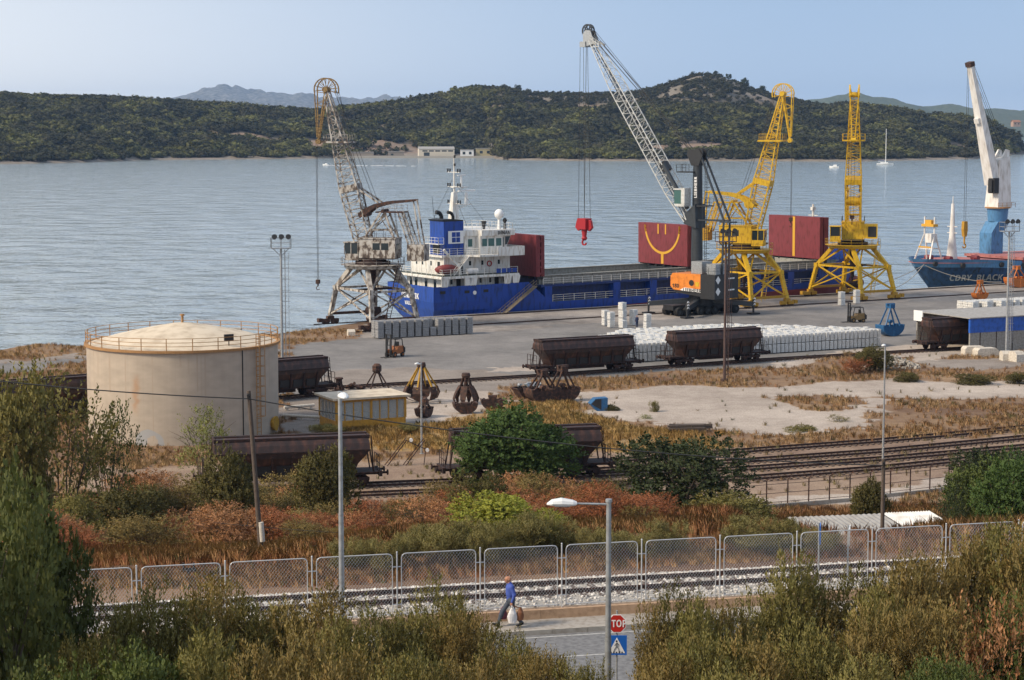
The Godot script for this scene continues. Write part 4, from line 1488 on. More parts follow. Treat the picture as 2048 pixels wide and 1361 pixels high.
	var bd := part(o, "boat_deck", b, M.ship_white)
	for x in [2.1, 6.3, 7.3, 13.7, 15.3]:
		for z in [7.4, -7.5]:
			b = B.new()
			b.prism([Vector2(x - 0.7, 6.5), Vector2(x + 0.4, 6.5), Vector2(x + 0.75, 7.8), Vector2(x - 0.75, 7.8)], Vector3(0, 0, 0.1), Vector3(0, 0, z))
			part(bd, "pillar", b, M.ship_white)
	b = B.new()
	b.span(Vector3(1.5, 8.14, -7.4), Vector3(15.7, 8.18, 7.4))
	part(bd, "deck_cover", b, M.deck_green)
	b = B.new()
	rails(b, [Vector3(15.6, 8.14, 7.35), Vector3(1.6, 8.14, 7.35), Vector3(1.6, 8.14, -7.35), Vector3(15.6, 8.14, -7.35)], 1.05, 1.6, 0.03, 2)
	part(bd, "railing", b, M.ship_white)
	b = B.new()
	for k in 4:
		b.span(Vector3(11.6 + k * 1.0, 8.3, 7.36), Vector3(12.4 + k * 1.0, 9.0, 7.42))
	part(bd, "blue_panel", b, M.hull_blue)
	# accommodation, upper tier
	b = B.new()
	b.span(Vector3(3.2, 8.14, -5.2), Vector3(15.5, 11.0, 5.2))
	var up := part(o, "accommodation", b, M.ship_white)
	for x in [8.0, 10.3, 13.4]:
		porthole(up, "window", Vector3(x, 9.9, 5.2), Vector3(0.4, 0.7, 0.06), M.glass)
	for z in [-3.4, -1.5, 1.2]:
		porthole(up, "window", Vector3(3.18, 9.9, z), Vector3(0.06, 0.7, 0.4), M.glass)
	porthole(up, "door", Vector3(3.18, 9.3, 3.6), Vector3(0.06, 1.9, 0.75), M.black)
	porthole(up, "door", Vector3(6.3, 9.2, 5.2), Vector3(0.75, 1.9, 0.06), M.black)
	b = B.new()
	b.ring(Vector3(11.6, 9.7, 5.27), 0.4, 0.16, 0.12, 14, 0, TAU, Basis(Vector3.RIGHT, PI / 2))
	part(up, "lifebuoy", b, M.hook_red)
	# bridge deck
	b = B.new()
	b.prism([Vector2(2.6, -5.6), Vector2(6.8, -5.6), Vector2(8.2, -7.9), Vector2(16.6, -7.9), Vector2(16.6, 7.9), Vector2(8.2, 7.9), Vector2(6.8, 5.6), Vector2(2.6, 5.6)], Vector3(0, 0.3, 0), Vector3(0, 11.0, 0), Vector3.RIGHT, Vector3.BACK)
	var brd := part(o, "bridge_deck", b, M.ship_white)
	b = B.new()
	b.span(Vector3(11.6, 11.3, 7.72), Vector3(16.6, 12.45, 7.85))
	b.span(Vector3(11.6, 11.3, -7.85), Vector3(16.6, 12.45, -7.72))
	b.span(Vector3(16.5, 11.3, -7.85), Vector3(16.65, 12.45, 7.85))
	part(brd, "wing_bulwark", b, M.ship_white)
	b = B.new()
	rails(b, [Vector3(11.6, 11.3, 7.75), Vector3(8.3, 11.3, 7.75), Vector3(6.9, 11.3, 5.5), Vector3(2.7, 11.3, 5.5), Vector3(2.7, 11.3, -5.5), Vector3(6.9, 11.3, -5.5)], 1.05, 1.3, 0.03, 2)
	part(brd, "railing", b, M.ship_white)
	b = B.new()
	ladder(b, Vector3(4.0, 8.2, 6.4), Vector3(7.2, 11.3, 6.2), Vector3(0, 0, 0.9), 0.3, 0.06)
	rails(b, [Vector3(4.0, 8.2, 6.9), Vector3(7.2, 11.3, 6.7)], 0.9, 1.0, 0.03)
	part(bd, "stair", b, M.ship_white)
	# wheelhouse: raked front, windows all round, broad roof
	b = B.new()
	b.prism([Vector2(7.2, 11.3), Vector2(15.2, 11.3), Vector2(15.2, 12.4), Vector2(16.1, 14.3), Vector2(7.2, 14.3)], Vector3(0, 0, 9.6), Vector3(0, 0, -4.8))
	b.prism([Vector2(6.6, -4.9), Vector2(9.5, -5.2), Vector2(9.5, -6.4), Vector2(15.6, -6.6), Vector2(16.5, -5.2), Vector2(16.5, 5.2), Vector2(15.6, 6.6), Vector2(9.5, 6.4), Vector2(9.5, 5.2), Vector2(6.6, 4.9)], Vector3(0, 0.9, 0), Vector3(0, 14.2, 0), Vector3.RIGHT, Vector3.BACK)
	b.span(Vector3(9.4, 11.3, 4.7), Vector3(13.6, 14.25, 6.1))
	b.span(Vector3(9.4, 11.3, -6.1), Vector3(13.6, 14.25, -4.7))
	var wh := part(o, "wheelhouse", b, M.ship_white)
	for x in [[9.7, 0.9], [10.95, 1.1], [12.35, 1.0]]:
		porthole(wh, "window", Vector3(x[0] + 0.5, 13.15, 6.1), Vector3(x[1], 1.2, 0.06), M.glass_green)
	porthole(wh, "door", Vector3(14.2, 12.7, 4.8), Vector3(0.8, 2.1, 0.06), M.glass)
	porthole(wh, "window", Vector3(8.3, 13.1, 4.8), Vector3(0.8, 1.2, 0.06), M.glass_green)
	for z in [-3.9, -2.2, -0.6, 1.0, 2.6, 4.1]:
		b = B.new()
		b.bar(Vector3(15.55, 12.95, z), Vector3(16.0, 14.0, z), 1.2, 0.06)
		part(wh, "window", b, M.glass)
	for z in [[4.83, 1.0]]:
		b = B.new()
		b.prism([Vector2(14.9, 12.6), Vector2(15.2, 12.6), Vector2(15.85, 13.9), Vector2(14.9, 13.9)], Vector3(0, 0, 0.04), Vector3(0, 0, 4.79))
		part(wh, "window", b, M.glass)
	lettering(wh, "name_board", "DINAMIK", 0.75, M.black, Vector3(14.0, 14.62, 6.58), Basis(Vector3.UP, 0.03))
	b = B.new()
	rails(b, [Vector3(16.2, 15.1, 5.0), Vector3(15.4, 15.1, 6.3), Vector3(9.6, 15.1, 6.1), Vector3(9.6, 15.1, -6.1), Vector3(15.4, 15.1, -6.3), Vector3(16.2, 15.1, -5.0), Vector3(16.2, 15.1, 5.0)], 0.95, 1.3, 0.025)
	part(wh, "roof_railing", b, M.ship_white)
	b = B.new()
	b.lathe(Vector3(13.9, 15.1, 4.6), [[0.3, 0.0], [0.22, 1.5], [0.3, 1.6]], 10)
	b.ball(Vector3(13.9, 17.5, 4.6), Vector3(0.75, 0.8, 0.75), 14, 10)
	part(wh, "radome", b, M.white_paint)
	b = B.new()
	b.tube(Vector3(14.6, 15.1, 5.2), Vector3(14.6, 16.3, 5.2), 0.25, 0.2)
	b.ball(Vector3(14.6, 16.5, 5.2), Vector3(0.35, 0.4, 0.35), 10, 6)
	b.tube(Vector3(12.0, 15.1, 3.0), Vector3(12.0, 16.4, 3.0), 0.2, 0.45)
	part(wh, "searchlight", b, M.black)
	# mast
	b = B.new()
	b.hexa([Vector3(7.2, 14.0, 0.9), Vector3(8.9, 14.0, 0.9), Vector3(8.9, 14.0, -0.9), Vector3(7.2, 14.0, -0.9), Vector3(8.0, 21.0, 0.35), Vector3(8.7, 21.0, 0.35), Vector3(8.7, 21.0, -0.35), Vector3(8.0, 21.0, -0.35)])
	b.tube(Vector3(8.35, 20.8, 0), Vector3(8.35, 26.4, 0), 0.2, 0.1, 8)
	for y in [[19.0, 3.6], [21.8, 2.6]]:
		b.box(Vector3(8.4 + y[1] / 3.0, y[0], 0), Vector3(y[1], 0.14, 0.9))
		b.bar(Vector3(8.4, y[0] - 1.0, 0), Vector3(8.4 + y[1] * 0.7, y[0], 0), 0.1)
	for y in [19.2, 21.9, 24.2]:
		b.bar(Vector3(8.3, y, -2.0), Vector3(8.3, y, 2.0), 0.1)
	var mast := part(o, "mast", b, M.ship_white)
	b = B.new()
	b.tube(Vector3(10.6, 19.0, 0), Vector3(10.6, 20.9, 0), 0.3, 0.25)
	b.box(Vector3(10.6, 21.2, 0), Vector3(3.9, 0.25, 0.4), Basis(Vector3.UP, 0.3))
	part(mast, "radar_scanner", b, M.white_paint)
	b = B.new()
	b.tube(Vector3(9.7, 21.9, 0), Vector3(9.7, 23.6, 0), 0.18, 0.15)
	b.box(Vector3(9.7, 23.7, 0), Vector3(1.9, 0.2, 0.3), Basis(Vector3.UP, 0.3))
	part(mast, "radar_scanner", b, M.white_paint)
	b = B.new()
	for y in [19.5, 22.2, 24.5]:
		for z in [-1.9, -1.2, 1.2, 1.9]:
			b.tube(Vector3(8.3, y - 0.3, z), Vector3(8.3, y + 0.25, z), 0.13, 0.13, 6)
	for y in [25.2, 26.5]:
		b.tube(Vector3(8.35, y, 0.2), Vector3(8.35, y + 0.4, 0.2), 0.16, 0.16, 6)
	part(mast, "navigation_lamp", b, M.black)
	b = B.new()
	b.bar(Vector3(8.3, 22.0, 1.0), Vector3(12.8, 15.2, 3.5), 0.04)
	b.bar(Vector3(8.3, 22.0, -1.0), Vector3(12.8, 15.2, -3.5), 0.04)
	b.bar(Vector3(8.0, 23.0, 0), Vector3(4.5, 17.0, 0), 0.04)
	b.bar(Vector3(4.0, 17.0, 1.0), Vector3(3.6, 20.5, 1.0), 0.05)
	part(mast, "stay_wire", b, M.cable)
	# funnel
	b = B.new()
	b.span(Vector3(3.4, 11.3, 0.6), Vector3(7.0, 16.6, 4.9))
	var fun := part(o, "funnel", b, M.hull_blue)
	b = B.new()
	b.span(Vector3(4.2, 13.1, 4.88), Vector3(7.03, 15.1, 4.95))
	var band := part(fun, "white_band", b, M.white_paint)
	b = B.new()
	for x in [4.85, 5.65]:
		for y in [13.3, 14.15]:
			b.span(Vector3(x, y, 4.93), Vector3(x + 0.7, y + 0.75, 4.98))
	part(fun, "emblem", b, M.hull_blue)
	b = B.new()
	b.prism([Vector2(3.0, 16.9), Vector2(3.4, 16.6), Vector2(7.0, 16.6), Vector2(7.0, 16.8), Vector2(4.5, 17.0)], Vector3(0, 0, 4.3), Vector3(0, 0, 0.6))
	for e in [[4.7, 2.0, 0.33], [6.0, 3.4, 0.26]]:
		b.path([Vector3(e[0], 16.6, e[1]), Vector3(e[0], 17.4, e[1]), Vector3(e[0] - 0.35, 17.9, e[1]), Vector3(e[0] - 1.0, 18.0, e[1])], e[2], 8)
	part(fun, "exhaust_pipe", b, M.black)
	b = B.new()
	b.span(Vector3(2.4, 13.0, 0.6), Vector3(3.6, 13.1, 4.9))
	rails(b, [Vector3(3.4, 13.1, 4.9), Vector3(2.4, 13.1, 4.9), Vector3(2.4, 13.1, 0.6)], 1.0, 1.0, 0.03)
	part(fun, "platform", b, M.ship_white)
	porthole(fun, "louvre", Vector3(3.38, 12.2, 2.6), Vector3(0.06, 1.3, 2.0), M.black)
	# rescue boat, its davit, raft drums, flag
	b = B.new()
	b.ball(Vector3(3.2, 9.2, 6.0), Vector3(2.2, 0.75, 0.85), 14, 8)
	b.span(Vector3(1.6, 9.2, 5.5), Vector3(4.8, 9.45, 6.5))
	part(o, "rescue_boat", b, M.boot_red)
	b = B.new()
	b.bar(Vector3(5.6, 8.2, 6.2), Vector3(5.2, 10.0, 6.2), 0.4)
	b.bar(Vector3(5.2, 9.6, 6.2), Vector3(2.6, 12.3, 6.2), 0.32)
	b.bar(Vector3(2.6, 12.2, 6.2), Vector3(2.6, 9.9, 6.2), 0.05)
	part(o, "davit", b, M.ship_white)
	for x in [6.9, 8.0]:
		b = B.new()
		b.tube(Vector3(x - 0.5, 8.75, 6.6), Vector3(x + 0.5, 8.75, 6.6), 0.45, 0.45, 12)
		part(o, "life_raft", b, M.white_paint)
	b = B.new()
	b.bar(Vector3(0.6, 6.6, 0), Vector3(-0.4, 13.2, 0), 0.07)
	var pole := part(o, "flag_staff", b, M.ship_white)
	b = B.new()
	b.prism([Vector2(-0.35, 12.8), Vector2(0.35, 11.9), Vector2(0.9, 11.2), Vector2(0.75, 10.9), Vector2(0.0, 11.0)], Vector3(0, 0, 0.06))
	part(pole, "flag", b, M.sign_red)
	# gangway
	b = B.new()
	b.bar(Vector3(18.6, 5.9, 7.9), Vector3(10.2, 2.0 - 0.9, 9.6), 0.9, 0.12)
	for s in [-0.45, 0.45]:
		rails(b, [Vector3(18.6, 5.9, 7.9 + s), Vector3(10.2, 1.2, 9.6 + s)], 0.95, 1.2, 0.03)
	part(o, "gangway", b, M.gangway)
	# name on the transom, ports in the hull
	var aft := Basis(Vector3(0, 0, 1), Vector3.UP, Vector3(-1, 0, 0))
	lettering(hull, "name_lettering", "DINAMIK", 1.25, M.white_paint, Vector3(-0.05, 4.85, 0.0), aft)
	lettering(hull, "name_lettering", "VALLETTA", 0.8, M.white_paint, Vector3(0.05, 3.6, 0.0), aft)
	for p in [[6.0, 5.6], [9.5, 5.6], [1.6, 5.7]]:
		porthole(hull, "fairlead", Vector3(p[0], p[1], 7.47), Vector3(0.9, 0.45, 0.12), M.black)
	b = B.new()
	b.tube(Vector3(7.4, 5.4, 7.4), Vector3(7.4, 5.4, 7.58), 0.32, -1.0, 12)
	part(hull, "hull_mark", b, M.white_paint)
	# foremast
	b = B.new()
	b.tube(Vector3(84, 6.4, 0), Vector3(84, 17.0, 0), 0.35, 0.2)
	b.bar(Vector3(84, 15.0, -1.3), Vector3(84, 15.0, 1.3), 0.12)
	b.box(Vector3(84, 16.2, 0), Vector3(0.8, 0.6, 0.6))
	part(o, "foremast", b, M.ship_white)
	b = B.new()
	rails(b, [Vector3(82, 6.5, 7.0), Vector3(86, 7.6, 6.2), Vector3(90, 8.2, 4.3)], 1.0, 1.4, 0.03)
	b.span(Vector3(83, 6.5, 2.0), Vector3(84.4, 7.5, 3.4))
	part(o, "windlass", b, M.deck_green)

func second_ship() -> void:
	var q := Vector3(cos(QUAY_TURN), 0, -sin(QUAY_TURN))
	var zz := Vector3(sin(QUAY_TURN), 0, cos(QUAY_TURN))
	var o := thing("bulk_carrier", "weathered blue bulk carrier with red deck and white deck crane, bow towards the coaster", "ship", Vector3(-22, 0, -303.4) + q * 122.0 - zz * 9.7, QUAY_TURN)
	# x runs aft from the stem; the ship goes on past the frame
	var st := [
		[0.0, [[-2.0, 0.02, 5.5], [1.0, 0.02, 4.6], [3.4, 0.02, 2.6], [5.2, 0.02, 1.0], [6.8, 0.02, 0.0]]],
		[1.5, [[-2.0, 0.3, 4.6], [1.0, 0.5, 3.6], [3.4, 1.2, 1.8], [5.2, 1.9, 0.8], [6.8, 2.5, 0.0]]],
		[5.0, [[-2.0, 1.4, 3.2], [1.0, 2.4, 2.4], [3.4, 3.8, 1.0], [5.2, 4.7, 0.4], [6.8, 5.4, 0.0]]],
		[10.0, [[-2.0, 3.8, 2.0], [1.0, 5.2, 1.4], [3.4, 6.6, 0.6], [5.2, 7.3, 0.2], [6.7, 7.8, 0.0]]],
		[17.0, [[-2.0, 7.2], [1.0, 7.9], [3.4, 8.6], [4.9, 8.9], [6.4, 9.0]]],
		[20.0, [[-2.0, 8.2], [1.0, 8.6], [3.3, 8.9], [4.5, 9.0], [6.2, 9.0]]],
		[21.5, [[-2.0, 8.4], [1.0, 8.8], [2.6, 8.9], [3.4, 9.0], [3.8, 9.0]]],
		[34.0, [[-2.0, 9.0], [1.0, 9.0], [2.6, 9.0], [3.4, 9.0], [3.7, 9.0]]],
		[70.0, [[-2.0, 9.0], [1.0, 9.0], [2.6, 9.0], [3.4, 9.0], [3.7, 9.0]]]]
	var b := B.new()
	loft(b, st, -9.0, 4.35)
	var hull := part(o, "hull", b, M.ship2_blue)
	b = B.new()
	loft(b, st, 4.35, 99.0)
	part(hull, "upper_strake", b, M.ship2_light)
	lettering(hull, "name_lettering", "CDRY  BLACK", 1.75, M.zinc, Vector3(10.2, 3.2, 6.78), Basis(Vector3.UP, -0.385) * Basis(Vector3.RIGHT, 0.45))
	for p in [[2.6, 5.9, 3.75], [7.0, 5.6, 6.55], [15.0, 5.6, 8.72], [17.0, 5.6, 8.98], [20.4, 5.4, 9.03]]:
		b = B.new()
		b.tube(Vector3(p[0], p[1], p[2] - 0.3), Vector3(p[0], p[1], p[2] + 0.12), 0.5, -1.0, 12)
		part(hull, "fairlead", b, M.black)
	b = B.new()
	b.prism([Vector2(0.3, 0), Vector2(1.5, -2.4), Vector2(5, -5.2), Vector2(10, -7.6), Vector2(17, -8.8), Vector2(20, -8.8), Vector2(20, 8.8), Vector2(17, 8.8), Vector2(10, 7.6), Vector2(5, 5.2), Vector2(1.5, 2.4)], Vector3(0, 0.1, 0), Vector3(0, 6.0, 0), Vector3.RIGHT, Vector3.BACK)
	b.span(Vector3(20, 3.5, -8.9), Vector3(20.2, 6.1, 8.9))
	b.span(Vector3(20, 3.5, -8.9), Vector3(70, 3.62, 8.9))
	part(o, "deck", b, M.ship2_deck)
	b = B.new()
	b.span(Vector3(22, 3.6, -7.4), Vector3(70, 6.2, 7.4))
	part(o, "hatch_coaming", b, M.hatch)
	b = B.new()
	b.span(Vector3(21.6, 6.2, -7.7), Vector3(70, 6.7, 7.7))
	part(o, "hatch_cover", b, M.ship2_deck)
	b = B.new()
	rails(b, [Vector3(21.5, 3.7, 8.8), Vector3(60, 3.7, 8.8)], 1.05, 2.0, 0.04, 2)
	part(o, "deck_railing", b, M.ship2_white)
	# bow frame
	b = B.new()
	for s in [-1.3, 1.3]:
		b.bar(Vector3(2.6, 6.1, s * 1.6), Vector3(4.4, 11.2, s), 0.24)
		b.bar(Vector3(6.0, 6.1, s * 1.6), Vector3(4.8, 11.2, s), 0.24)
		b.bar(Vector3(4.5, 11.0, s), Vector3(4.5, 14.6, s), 0.22)
	b.bar(Vector3(3.4, 8.6, -1.6), Vector3(3.4, 8.6, 1.6), 0.18)
	b.bar(Vector3(5.5, 8.6, -1.6), Vector3(5.5, 8.6, 1.6), 0.18)
	b.box(Vector3(4.4, 10.6, 0.6), Vector3(1.6, 1.7, 1.6))
	var bf := part(o, "bow_gantry", b, M.ship2_white)
	b = B.new()
	b.box(Vector3(4.5, 13.0, 0), Vector3(1.2, 0.5, 3.2))
	b.box(Vector3(4.5, 13.6, 0), Vector3(0.8, 0.8, 1.6))
	b.bar(Vector3(3.4, 8.9, -1.6), Vector3(3.4, 8.9, 1.6), 0.25)
	part(bf, "gantry_platform", b, M.hatch_yellow)
	b = B.new()
	b.lathe(Vector3(10.5, 6.0, 0), [[1.15, 0], [0.6, 4.6], [0.42, 8.0], [0.3, 11.0]], 14)
	for y in [11.4, 12.6]:
		b.bar(Vector3(10.5, y, -1.3), Vector3(10.5, y, 1.3), 0.15)
	b.tube(Vector3(10.5, 16.8, 0), Vector3(10.5, 18.4, 0), 0.12, 0.06)
	part(o, "foremast", b, M.ship2_white)
	b = B.new()
	b.lathe(Vector3(10.5, 6.05, 0), [[1.5, 0], [1.5, 0.35], [1.0, 0.4]], 12)
	for p in [[7.0, 2.6], [7.0, -2.6], [13.2, 3.5]]:
		b.tube(Vector3(p[0], 6.7, p[1] - 0.8), Vector3(p[0], 6.7, p[1] + 0.8), 0.5, -1.0, 12)
		b.box(Vector3(p[0], 6.4, p[1]), Vector3(1.4, 0.6, 0.8))
	part(o, "windlass", b, M.hatch)
	# deck crane: square pedestal, white housing, box jib
	b = B.new()
	b.span(Vector3(24.6, 6.0, -6.6), Vector3(27.8, 10.8, -3.4))
	b.hexa([Vector3(24.6, 10.8, -3.4), Vector3(27.8, 10.8, -3.4), Vector3(27.8, 10.8, -6.6), Vector3(24.6, 10.8, -6.6), Vector3(26.2, 13.0, -3.2), Vector3(29.4, 13.0, -3.2), Vector3(29.4, 13.0, -6.6), Vector3(26.2, 13.0, -6.6)])
	b.lathe(Vector3(27.8, 0, -5.0), [[1.9, 13.0], [2.1, 15.6], [1.0, 15.6]], 20)
	var cr := part(o, "deck_crane", b, M.ship2_light)
	b = B.new()
	b.lathe(Vector3(27.8, 0, -5.0), [[2.5, 15.6], [2.5, 15.85], [1.5, 15.9]], 20, false)
	rails(b, [Vector3(25.4, 15.8, -2.6), Vector3(30.2, 15.8, -2.6), Vector3(30.2, 15.8, -7.4)], 0.9, 1.2, 0.03)
	part(cr, "crane_platform", b, M.rust_light)
	b = B.new()
	b.hexa([Vector3(26.0, 15.8, -3.2), Vector3(29.6, 15.8, -3.2), Vector3(29.6, 15.8, -6.8), Vector3(26.0, 15.8, -6.8), Vector3(26.6, 25.2, -3.6), Vector3(29.4, 25.8, -3.6), Vector3(29.4, 25.8, -6.4), Vector3(26.6, 25.2, -6.4)])
	b.prism([Vector2(27.4, 25.4), Vector2(29.4, 25.8), Vector2(29.5, 27.0), Vector2(28.6, 27.2)], Vector3(0, 0, 0.4), Vector3(0, 0, -4.2))
	b.prism([Vector2(27.4, 25.4), Vector2(29.4, 25.8), Vector2(29.5, 27.0), Vector2(28.6, 27.2)], Vector3(0, 0, 0.4), Vector3(0, 0, -6.2))
	part(cr, "crane_housing", b, M.ship2_white)
	b = B.new()
	b.span(Vector3(24.9, 18.6, -4.9), Vector3(26.2, 21.6, -3.3))
	b.span(Vector3(24.5, 18.9, -4.6), Vector3(25.0, 21.2, -3.6))
	part(cr, "crane_cab", b, M.black)
	b = B.new()
	var jf := Vector3(26.3, 20.4, -5.0)
	var jt := Vector3(19.3, 43.4, -5.0)
	var ax := (jt - jf).normalized()
	var nx := Vector3.BACK.cross(ax)
	var c := []
	for e in [[jf, 1.05, 1.3], [jt, 0.4, 0.6]]:
		for s in [[1, 1], [-1, 1], [-1, -1], [1, -1]]:
			c.append(e[0] + nx * s[0] * e[1] + Vector3(0, 0, s[1] * e[2]))
	b.hexa(c)
	b.box(jf.lerp(jt, 0.55) - nx * -0.9, Vector3(1.0, 0.7, 1.2), Basis(ax, nx, Vector3.BACK))
	var jib := part(cr, "crane_jib", b, M.ship2_white)
	b = B.new()
	b.box(jt + ax * 0.3, Vector3(0.9, 1.15, 1.5), Basis(ax, nx, Vector3.BACK))
	part(cr, "jib_head", b, M.crane_rust)
	b = B.new()
	for s in [-0.5, 0.5]:
		b.bar(Vector3(29.2, 26.8, -5 + s), jt + Vector3(0.4, 0.3, s), 0.06)
		b.bar(Vector3(28.8, 26.2, -5 + s * 1.6), jt + Vector3(0.4, -0.4, s * 0.6), 0.05)
		b.bar(Vector3(29.4, 26.8, -5 + s), Vector3(26.4, 29.6, -5 + s), 0.05)
		b.bar(jt + Vector3(-0.5, -0.3, s * 0.4), Vector3(jt.x - 0.5, 12.8, -5 + s * 0.5), 0.05)
	part(cr, "hoist_rope", b, M.cable)
	b = B.new()
	b.prism([Vector2(-0.3, 0), Vector2(0.3, 0), Vector2(0.55, 1.4), Vector2(0.45, 3.0), Vector2(-0.45, 3.0), Vector2(-0.55, 1.4)], Vector3(0, 0, 0.7), Vector3(jt.x - 0.5, 10.2, -5.35))
	b.tube(Vector3(jt.x - 0.5, 10.2, -5), Vector3(jt.x - 0.5, 8.8, -5), 0.2, 0.15)
	b.ring(Vector3(jt.x - 0.5, 8.4, -5), 0.4, 0.2, 0.2, 12, -PI * 0.95, PI * 0.55, Basis(Vector3.RIGHT, PI / 2))
	part(cr, "hook_block", b, M.yellow_dirty)
	# mooring lines to the quay
	for l in [[Vector3(1.2, 5.7, 2.0), Vector3(-15.0, 2.4, 10.3)], [Vector3(1.4, 5.7, 2.0), Vector3(-27.0, 2.4, 10.3)], [Vector3(1.4, 5.6, 2.2), Vector3(13.0, 2.5, 10.6)]]:
		b = B.new()
		var pts := []
		for k in 13:
			var t := k / 12.0
			pts.append(l[0].lerp(l[1], t) - Vector3(0, 4.0 * t * (1.0 - t) * 0.9, 0))
		b.path(pts, 0.07, 5)
		part(o, "mooring_line", b, M.concrete)

# ---------- stock on the quay ----------
func bundle_mesh(layers: int, seed_: int, wide := 1.0) -> ArrayMesh:   # ingots stacked crosswise, each a bar with sloping sides
	var b := B.new()
	var r := RandomNumberGenerator.new()
	r.seed = seed_
	for l in layers:
		for i in 4:
			var y := 0.1 + l * 0.155
			var c := -0.36 + i * 0.24
			var w := 0.095
			var e := r.randf_range(-0.03, 0.03)
			var p := []
			for k in [[y, w + 0.015], [y + 0.13, w - 0.01]]:
				if l % 2 == 0:
					for s in [[-0.5, c + k[1]], [0.5, c + k[1]], [0.5, c - k[1]], [-0.5, c - k[1]]]:
						p.append(Vector3(s[0] + e, k[0], s[1]))
				else:
					for s in [[c - k[1], 0.5], [c + k[1], 0.5], [c + k[1], -0.5], [c - k[1], -0.5]]:
						p.append(Vector3(s[0], k[0], s[1] + e))
			for k in 8:
				p[k].x *= wide
			b.hexa(p)
	return b.mesh()

func quay_stock() -> void:
	var r := RandomNumberGenerator.new()
	r.seed = 91
	var meshes := [bundle_mesh(7, 1, 0.5), bundle_mesh(7, 2, 0.5), bundle_mesh(7, 3, 0.49)]
	var broad := [bundle_mesh(7, 1, 0.85), bundle_mesh(7, 2, 0.85), bundle_mesh(7, 3, 0.85)]
	# the great block of bundles: rows follow the siding; the front rows singly, the rest together
	var ax := Vector3(cos(0.5), 0, -sin(0.5))
	var az := Vector3(sin(0.5), 0, cos(0.5))
	var corner := Vector3(49.43, 2, -267.81)
	var mass := []
	var done := 0
	for i in 74:
		var deep := int(along([0, 3, 8, 8, 20, 15, 46, 15, 58, 9, 74, 5], i))
		for row in deep:
			for lev in 2:
				if lev == 1 and row > 0 and r.randf() < 0.05:
					continue
				var p := corner - ax * (i * 0.665 + 0.3) - az * (row * 1.12) + Vector3(r.randf_range(-0.03, 0.03), 0.02 + lev * (1.2 + (r.randf_range(-0.12, 0.1) if row > 0 else 0.0)), r.randf_range(-0.08, 0.08))
				var turn := 0.5 + r.randf_range(-0.03, 0.03) * (1.0 if row == 0 else 3.0)
				var single := (row == 0 and (i < 36 or (i > 50 and i < 58))) or (lev == 1 and (row + i) % 4 == 0 and i < 64)
				if single and done < 290:
					done += 1
					var o := part(self, "ingot_bundle", meshes[r.randi() % 3], M.aluminium)
					o.transform = Transform3D(Basis(Vector3.UP, turn), p)
					var spot := "in the upper layer" if lev else "in the lower layer"
					tag(o, "narrow ingot bundle %s of the large silver block's front row" % spot if row == 0 else "aluminium ingot bundle on top of the large silver block behind the rusty wagons", "ingots", "ingot bundles of the large block")
				else:
					mass.append(Transform3D(Basis(Vector3.UP, turn), p))
	copies("ingot_stack", meshes[0], M.aluminium, mass, [], "silver aluminium ingot bundles filling the large block on the apron")
	# the wall of bundles beside the grey crane, and the loose piles
	var from := Vector3(-18.97, 2, -277.53)
	var to := Vector3(-5.86, 2, -284.41)
	var dir := (to - from).normalized()
	var turn := atan2(-dir.z, dir.x)
	var back := Vector3(sin(turn), 0, cos(turn)) * -1.0
	for i in 13:
		for row in 2:
			for lev in 2:
				if i == 7 and lev == 1 and row == 0:
					continue
				var o := part(self, "ingot_bundle", broad[(i + row + lev) % 3], M.ingot_grey)
				o.transform = Transform3D(Basis(Vector3.UP, turn + r.randf_range(-0.02, 0.02)), from + dir * (0.5 + i * 1.16) + back * (row * 1.25) + Vector3(0, lev * 1.2 + 0.02, 0))
				o.scale = Vector3.ONE * 1.06
				tag(o, "grey ingot bundle in the long double wall below the grey portal crane", "ingots", "ingot wall below the grey crane")
	var k := 0
	for p in [[Vector3(13.91, 2, -296.14), 2, "left of the four loose ingot piles by the coaster's side"], [Vector3(14.58, 2, -293.12), 2, "loose ingot pile standing second from the left beside the coaster"], [Vector3(16.44, 2, -296.14), 3, "tallest loose ingot pile on the open apron beside the coaster"], [Vector3(18.12, 2, -296.91), 2, "loose ingot pile with a worker in blue standing at it"], [Vector3(16.31, 2, -292.37), 1, "single low ingot bundle in front of the tallest loose pile"], [Vector3(19.76, 2, -290.16), 2, "thin loose ingot pile between worker and mobile crane"],
		[Vector3(54.59, 2, -330.14), 2, "low ingot pile under the yellow crane nearest the bow, left one"], [Vector3(57.73, 2, -333.97), 2, "low ingot pile under the yellow crane nearest the bow, right one"]]:
		var o := thing("ingot_pile", p[2], "ingots", p[0], 0.5 + r.randf_range(-0.2, 0.2), "loose ingot piles on the apron")
		for lev in p[1]:
			var m := part(o, "bundle", broad[k % 3], M.aluminium)
			m.position = Vector3(r.randf_range(-0.05, 0.05), lev * 1.17 + 0.02, 0)
			m.rotation.y = r.randf_range(-0.1, 0.1)
			k += 1
	# stock before the second ship
	from = Vector3(74.27, 2, -320.93)
	for i in 14:
		for row in 3:
			if i < 4 and row == 0 and i % 2 == 1:
				continue
			var o := part(self, "ingot_bundle", broad[i % 3], M.aluminium)
			o.transform = Transform3D(Basis(Vector3.UP, 0.5), from + ax * (i * 1.5) - az * (row * 1.3) + Vector3(0, 0.02, 0))
			o.scale = Vector3.ONE * 1.25
			tag(o, "ingot bundle in the rows before the bulk carrier, beyond the blue-topped shed", "ingots", "ingot rows beyond the shed")

